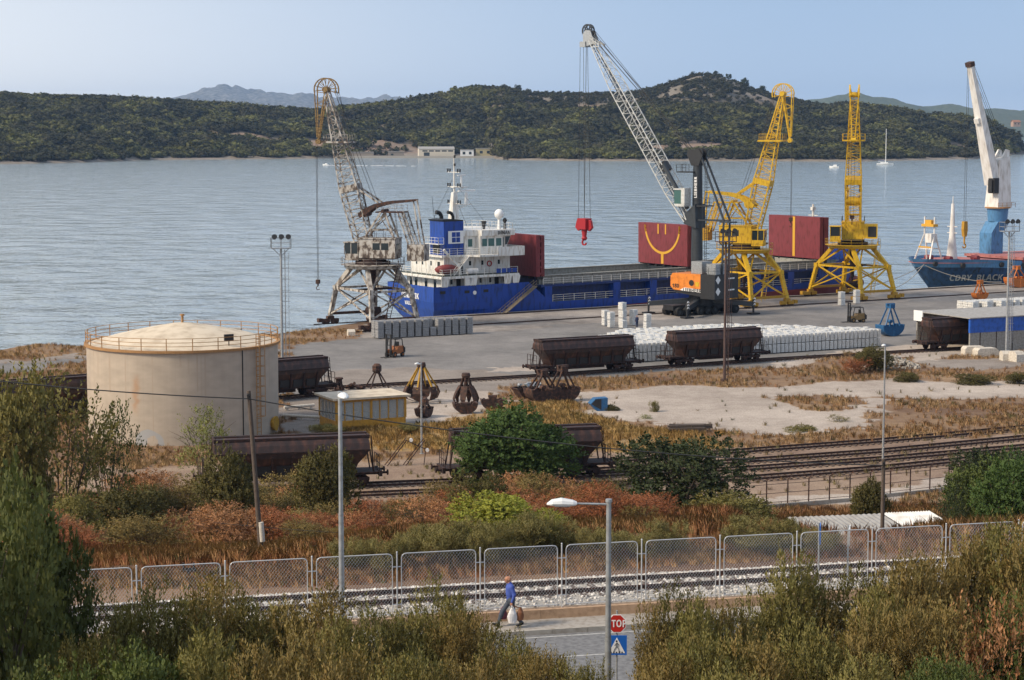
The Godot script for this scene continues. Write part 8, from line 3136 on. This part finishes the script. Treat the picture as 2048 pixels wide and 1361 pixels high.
const NEAR := [   # top of the plant, breadth, leaf, label, build
	[Vector3(-12.71, 22.44, -50), 3.6, "leafy", "tall leafy green tree-like shrub at the left edge of the foreground", "broad"],
	[Vector3(-12.29, 22.3, -46), 3.2, "leafy", "green shrub cut by the left edge below the tallest foreground one", "broad"],
	[Vector3(-12.03, 20.7, -51), 2.2, "leafy", "green shrub right of the tallest one at the left edge", "broad"],
	[Vector3(-10.75, 18.43, -49), 2.2, "olive", "low olive shrub near the lower left corner", "willow"],
	[Vector3(-10.26, 18.68, -52), 2.7, "olive", "olive shrub in the lower left, first of the long row", "willow"],
	[Vector3(-9.19, 18.88, -52), 2.6, "olive", "olive shrub in the lower left, second of the long row", "willow"],
	[Vector3(-8.02, 18.81, -53), 2.8, "brownish", "brownish olive shrub in the lower left, third of the long row", "willow"],
	[Vector3(-6.81, 18.44, -53), 2.6, "olive", "olive shrub before the tall left lamp, fourth of the row", "willow"],
	[Vector3(-5.45, 18.58, -53), 2.8, "brownish", "brownish olive shrub at the tall left lamp's foot", "willow"],
	[Vector3(-4.23, 18.27, -52), 2.4, "olive", "olive shrub just right of the tall left lamp", "willow"],
	[Vector3(-3.03, 18.03, -53), 2.5, "olive", "olive shrub left of the pointed one before the walking man", "willow"],
	[Vector3(-1.98, 18.44, -54), 2.1, "olive", "pointed olive shrub left of the walking man", "willow"],
	[Vector3(-1.27, 18.03, -53), 2.0, "brownish", "brownish shrub at the walking man's feet, left side", "willow"],
	[Vector3(-0.12, 17.77, -52), 1.9, "olive", "olive shrub right below the walking man", "willow"],
	[Vector3(0.84, 17.81, -50), 1.7, "brownish", "low brownish shrub in front of the road, centre", "willow"],
	[Vector3(1.77, 17.79, -49), 1.7, "olive", "low olive shrub left of the near lamp's pole", "willow"],
	[Vector3(-9.71, 19.57, -42), 2.2, "fresh", "fresh green low shrub in the lower left corner", "broad"],
	[Vector3(-8.07, 19.63, -43), 2.6, "fresh", "green shrub at the bottom edge, left of the row", "broad"],
	[Vector3(-6.79, 19.66, -44), 2.6, "olive", "olive shrub at the bottom edge below the third of the row", "willow"],
	[Vector3(-5.21, 19.6, -44), 2.6, "brownish", "brownish shrub at the bottom edge left of the tall lamp", "willow"],
	[Vector3(-3.75, 19.49, -44), 2.5, "brownish", "brownish shrub at the bottom edge right of the tall lamp", "willow"],
	[Vector3(-2.29, 19.37, -44), 2.4, "olive", "olive shrub at the bottom edge below the pointed one", "willow"],
	[Vector3(-0.94, 19.26, -44), 2.3, "brownish", "brownish shrub at the bottom edge below the walking man", "willow"],
	[Vector3(3.9, 18.41, -52), 1.6, "brownish", "brownish shrub right beside the crossing sign", "willow"],
	[Vector3(4.65, 18.85, -52), 2.1, "olive", "olive shrub second to the right of the crossing sign", "willow"],
	[Vector3(5.48, 18.37, -53), 2.2, "brownish", "brownish shrub third to the right of the crossing sign", "willow"],
	[Vector3(6.43, 18.07, -53), 2.2, "olive", "lower olive shrub left of the tall pointed right one", "willow"],
	[Vector3(7.7, 19.39, -54), 2.5, "olive", "tall pointed olive shrub in the right foreground", "willow"],
	[Vector3(8.75, 18.48, -54), 2.2, "brownish", "brownish shrub just right of the tall pointed one", "willow"],
	[Vector3(9.84, 18.83, -54), 2.6, "olive", "olive shrub before the edge-on signs", "willow"],
	[Vector3(11.27, 19.21, -55), 2.7, "brownish", "brownish shrub rising before the fence at the right", "willow"],
	[Vector3(12.75, 19.47, -56), 2.8, "brownish", "tall brownish shrub near the right edge", "willow"],
	[Vector3(14.02, 19.76, -56), 2.9, "olive", "tallest olive shrub at the right edge", "willow"],
	[Vector3(14.68, 19.89, -55), 2.8, "brownish", "brownish shrub cut by the right edge", "willow"],
	[Vector3(3.77, 18.96, -46), 1.9, "brownish", "brownish shrub at the bottom edge right of the near lamp", "willow"],
	[Vector3(4.65, 19.2, -46), 2.3, "olive", "olive shrub at the bottom edge, second right of the lamp", "willow"],
	[Vector3(5.94, 19.2, -46), 2.4, "brownish", "brownish shrub at the bottom edge, third right of the lamp", "willow"],
	[Vector3(7.23, 19.44, -46), 2.4, "olive", "olive shrub at the bottom edge, fourth right of the lamp", "willow"],
	[Vector3(8.52, 19.68, -46), 2.4, "brownish", "brownish shrub at the bottom edge, fifth right of the lamp", "willow"],
	[Vector3(9.8, 20.04, -46), 2.5, "brownish", "brownish shrub at the bottom edge, sixth right of the lamp", "willow"],
	[Vector3(10.98, 19.86, -46), 2.5, "rust2", "reddish dry-twigged shrub at the bottom right", "dead"],
	[Vector3(12.03, 20.16, -46), 2.5, "fresh", "green shrub in the lower right corner", "willow"],
	[Vector3(4.9, 19.57, -42), 2.4, "olive", "low olive shrub at the bottom edge, lowest of the right group", "willow"],
	[Vector3(7.47, 19.79, -42), 2.5, "olive", "low olive shrub at the bottom edge below the fifth", "willow"],
	[Vector3(9.41, 19.68, -42), 2.4, "fresh", "low green shrub at the bottom right", "willow"]]

# ---------- beyond the channel ----------
func far_building(called: String, label: String, at: Vector3, size: Vector3, turn: float, wallm: Material, roofm: Material, gable: float, wins: Array) -> void:   # wins: [x, y, w, h] on the front face
	var o := thing(called, label, "building", at, turn, "buildings on the far shore")
	var b := B.new()
	b.span(Vector3(-size.x / 2, -1, -size.z / 2), Vector3(size.x / 2, size.y, size.z / 2))
	if gable > 0.0:
		b.prism([Vector2(-size.z / 2, size.y), Vector2(size.z / 2, size.y), Vector2(0, size.y + gable)], Vector3(size.x - 0.4, 0, 0), Vector3(-size.x / 2 + 0.2, 0, 0), Vector3(0, 0, 1), Vector3.UP)
	part(o, "wall", b, wallm)
	b = B.new()
	if gable > 0.0:
		for s in [-1.0, 1.0]:
			var a := Vector3(0, size.y + gable + 0.15, 0)
			var e := Vector3(0, size.y - 0.1, s * (size.z / 2 + 0.4))
			b.hexa([e + Vector3(-size.x / 2 - 0.4, 0, 0), e + Vector3(size.x / 2 + 0.4, 0, 0), a + Vector3(size.x / 2 + 0.4, 0, 0), a + Vector3(-size.x / 2 - 0.4, 0, 0), e + Vector3(-size.x / 2 - 0.4, 0.3, 0), e + Vector3(size.x / 2 + 0.4, 0.3, 0), a + Vector3(size.x / 2 + 0.4, 0.3, 0), a + Vector3(-size.x / 2 - 0.4, 0.3, 0)])
	else:
		b.span(Vector3(-size.x / 2 - 0.5, size.y, -size.z / 2 - 0.5), Vector3(size.x / 2 + 0.5, size.y + 0.5, size.z / 2 + 0.5))
	part(o, "roof", b, roofm)
	for w in wins:
		b = B.new()
		b.span(Vector3(w[0], w[1], size.z / 2 - 0.1), Vector3(w[0] + w[2], w[1] + w[3], size.z / 2 + 0.06))
		part(o, "window", b, M.glass)

func build_far_things() -> void:
	var cream := mat(0.62, 0.56, 0.46, 0.8)
	var yellow := mat(0.45, 0.38, 0.22, 0.85)
	var stone := mat(0.26, 0.23, 0.2, 0.9)
	var pink := mat(0.42, 0.3, 0.25, 0.85)
	var tile := mat(0.3, 0.15, 0.1, 0.85)
	var y0 := 1.6
	var row := []
	for k in 5:
		row.append([-16.0 + k * 7.2, 5.2, 5.6, 1.5])
	row.append([-14.5, 0.4, 6.5, 4.0])
	far_building("boat_shed", "long cream boat shed with dark windows on the far quay", Vector3(Vector3(-85.52, 3.58, -2260).x, y0, -2262), Vector3(40, 8.0, 16), 0.12, cream, M.roof_sheet, 2.4, row)
	far_building("harbour_hut", "small white hut right of the cream boat shed on the far shore", Vector3(Vector3(-50.75, 4.08, -2265).x, y0, -2262), Vector3(15, 7, 9), 0.05, M.white_paint, M.roof_sheet, 0.0, [[-5, 2, 3, 3], [2, 2, 3, 3]])
	far_building("harbour_house", "yellowish low house with three windows on the far shore", Vector3(Vector3(-27.69, 5.15, -2270).x, y0, -2268), Vector3(26, 8.5, 9), 0.05, yellow, M.roof_sheet, 0.0, [[-9, 3, 3.5, 3], [-1, 3, 3.5, 3], [7, 3, 3.5, 3]])
	far_building("stone_ruin", "grey roofless block behind the yellowish far house", Vector3(Vector3(-10.83, 9.46, -2290).x, y0 + 5, -2290), Vector3(26, 9, 9), 0.05, stone, stone, 0.0, [[-10, 4, 8, 3.5], [1, 4, 8, 3.5]])
	far_building("low_store", "low grey store left of the cream boat shed", Vector3(Vector3(-130.41, 3.61, -2258).x, y0, -2258), Vector3(18, 5, 7), 0.05, stone, M.roof_sheet, 0.0, [[-6, 1, 3, 2]])
	far_building("low_store", "low flat store farther left of the cream boat shed", Vector3(Vector3(-168.41, 3.64, -2255).x, y0, -2255), Vector3(26, 4.5, 7), 0.05, stone, M.roof_sheet, 0.0, [])
	far_building("villa", "pinkish villa with tiled roof above the far right shore", Vector3(Vector3(656.45, 37.48, -2620).x, Vector3(656.49, 36.18, -2620).y, -2620), Vector3(10, 5, 8), 0.2, pink, tile, 2.2, [[-3.4, 2, 1.5, 1.6], [1.6, 2, 1.5, 1.6]])
	var b := B.new()
	b.span(Vector3(Vector3(-185.86, 1.12, -2235).x, -1, -2252), Vector3(Vector3(-6.68, 1.12, -2235).x, 2.0, -2236))
	structure("far_quay", b, M.concrete)
	# sailing yacht and motor boats
	var o := thing("sailing_yacht", "white sailing yacht with bare mast anchored in the channel", "yacht", Vector3(332.19, 0, -1787.75), -0.12)
	b = B.new()
	var st := [[-7.0, [[-0.4, 1.2], [0.6, 1.9], [1.5, 2.0]]], [-2.0, [[-0.6, 1.8], [0.6, 2.4], [1.5, 2.5]]], [3.0, [[-0.5, 1.2], [0.6, 1.8], [1.6, 2.0]]], [7.6, [[-0.2, 0.03], [0.6, 0.05], [1.8, 0.1]]]]
	loft(b, st, -9, 99)
	b.prism([Vector2(-7, -2), Vector2(-2, -2.5), Vector2(3, -2), Vector2(7.6, 0), Vector2(3, 2), Vector2(-2, 2.5), Vector2(-7, 2)], Vector3(0, 0.06, 0), Vector3(0, 1.46, 0), Vector3.RIGHT, Vector3.BACK)
	b.quad(Vector3(-7, -0.4, -1.2), Vector3(-7, -0.4, 1.2), Vector3(-7, 1.5, 2.0), Vector3(-7, 1.5, -2.0))
	part(o, "hull", b, M.white_paint)
	b = B.new()
	b.prism([Vector2(-4, 1.5), Vector2(3.5, 1.5), Vector2(2.6, 2.3), Vector2(-3.6, 2.5)], Vector3(0, 0, 2.4), Vector3(0, 0, -1.2))
	part(o, "cabin", b, M.white_paint)
	b = B.new()
	b.tube(Vector3(0.8, 1.5, 0), Vector3(0.8, 32, 0), 0.32, 0.22, 8)
	b.tube(Vector3(0.6, 3.6, 0), Vector3(-6.0, 3.4, 0), 0.3, 0.25, 8)
	part(o, "mast", b, M.white_paint)
	b = B.new()
	b.bar(Vector3(0.8, 31.5, 0), Vector3(7.3, 1.9, 0), 0.08)
	b.bar(Vector3(0.8, 31.5, 0), Vector3(-6.9, 1.7, 0), 0.08)
	part(o, "stay_wire", b, M.cable)
	b = B.new()
	b.tube(Vector3(-0.2, 3.95, 0), Vector3(-5.8, 3.75, 0), 0.4, 0.3, 8)
	part(o, "furled_sail", b, M.hull_dark)
	for p in [[Vector3(264.95, 0, -1646.35), "small white motor boat left of the sailing yacht", 1.0], [Vector3(-163.32, 0, -1762.52), "tiny white motor boat leaving a wake behind the grey crane", 0.7]]:
		o = thing("motor_boat", p[1], "boat", p[0], 2.9, "motor boats in the channel")
		b = B.new()
		loft(b, [[-3.0, [[-0.3, 0.9], [0.5, 1.3], [1.1, 1.4]]], [1.0, [[-0.3, 0.8], [0.5, 1.3], [1.2, 1.4]]], [4.0, [[0.1, 0.03], [0.7, 0.1], [1.6, 0.2]]]], -9, 99)
		b.prism([Vector2(-3, -1.4), Vector2(1, -1.4), Vector2(4, 0), Vector2(1, 1.4), Vector2(-3, 1.4)], Vector3(0, 0.05, 0), Vector3(0, 1.0, 0), Vector3.RIGHT, Vector3.BACK)
		b.quad(Vector3(-3, -0.3, -0.9), Vector3(-3, -0.3, 0.9), Vector3(-3, 1.1, 1.4), Vector3(-3, 1.1, -1.4))
		part(o, "hull", b, M.white_paint)
		b = B.new()
		b.prism([Vector2(-1.5, 1.0), Vector2(1.6, 1.0), Vector2(0.8, 2.4), Vector2(-1.3, 2.5)], Vector3(0, 0, 1.8), Vector3(0, 0, -0.9))
		part(o, "cabin", b, M.white_paint)
		o.scale = Vector3.ONE * p[2] * 1.1
	# foam of the wake
	var r := RandomNumberGenerator.new()
	r.seed = 170
	b = B.new()
	var a0 := Vector3(-160.87, 0, -1750.17)
	var a1 := Vector3(-78.57, 0, -1714.14)
	for k in 70:
		var t := pow(r.randf(), 1.3)
		var p := a0.lerp(a1, t) + Vector3(r.randf_range(-2, 2), 0.28, r.randf_range(-3.0, 3.0))
		var w := r.randf_range(0.6, 2.4)
		b.lathe(p, [[w, 0.0], [w * 0.6, 0.16], [0, 0.22]], 7)
	o = part(self, "boat_wake", b, M.white_paint)
	tag(o, "thin white foam streak left by the motor boat", "", "", "stuff")
	# single pines on the skyline and along the far water
	var shapes := [crown_mesh(180, 220, 0.085), crown_mesh(181, 220, 0.085), crown_mesh(182, 220, 0.085)]
	var lm := leaf_mat(0.032, 0.044, 0.022)
	var k := 0
	for p in SKYLINE:
		var at: Vector3 = p[0]
		var g := hill_y(at.x, -at.z)
		o = part(self, "pine_tree", shapes[k % 3], lm)
		o.position = Vector3(at.x, g - 0.8, at.z)
		o.rotation.y = k * 1.7
		o.scale = Vector3(p[1] * 1.05, p[1], p[1] * 1.05)
		tag(o, p[2], "tree", "pines standing out on the far skyline")
		k += 1

const SKYLINE := [[Vector3(-296.86, 62.61, -2560), 12.0, "leaning pine alone on the skyline above the left wooded shore"], [Vector3(-386.61, 69.51, -2600), 10.0, "pine crown on the skyline below the blue mountain"], [Vector3(-349.85, 67.59, -2600), 10.0, "pine crown just right of the mountain's summit"], [Vector3(-462.31, 76.27, -2620), 10.0, "pine crown on the far left skyline"], [Vector3(-664.24, 81.16, -2640), 12.0, "pine crown at the left end of the skyline"],
	[Vector3(-123.8, 83.11, -2640), 11.0, "pine at the left shoulder of the main hill"], [Vector3(-53.69, 92.86, -2640), 12.0, "broad pine on the left summit of the main hill"], [Vector3(7.89, 93.1, -2650), 10.0, "pine on the saddle left of the white boom"], [Vector3(237.12, 108.08, -2650), 9.0, "small pine left of the hill's top"], [Vector3(266.69, 107.43, -2650), 9.0, "small pine on the hill's very top"], [Vector3(284.58, 104.04, -2645), 9.0, "pine just right of the hill's top"],
	[Vector3(305.02, 101.3, -2640), 13.0, "broad pine on the right shoulder of the hilltop"], [Vector3(326.19, 89.39, -2630), 11.0, "pine below the broad one on the hill's right shoulder"]]
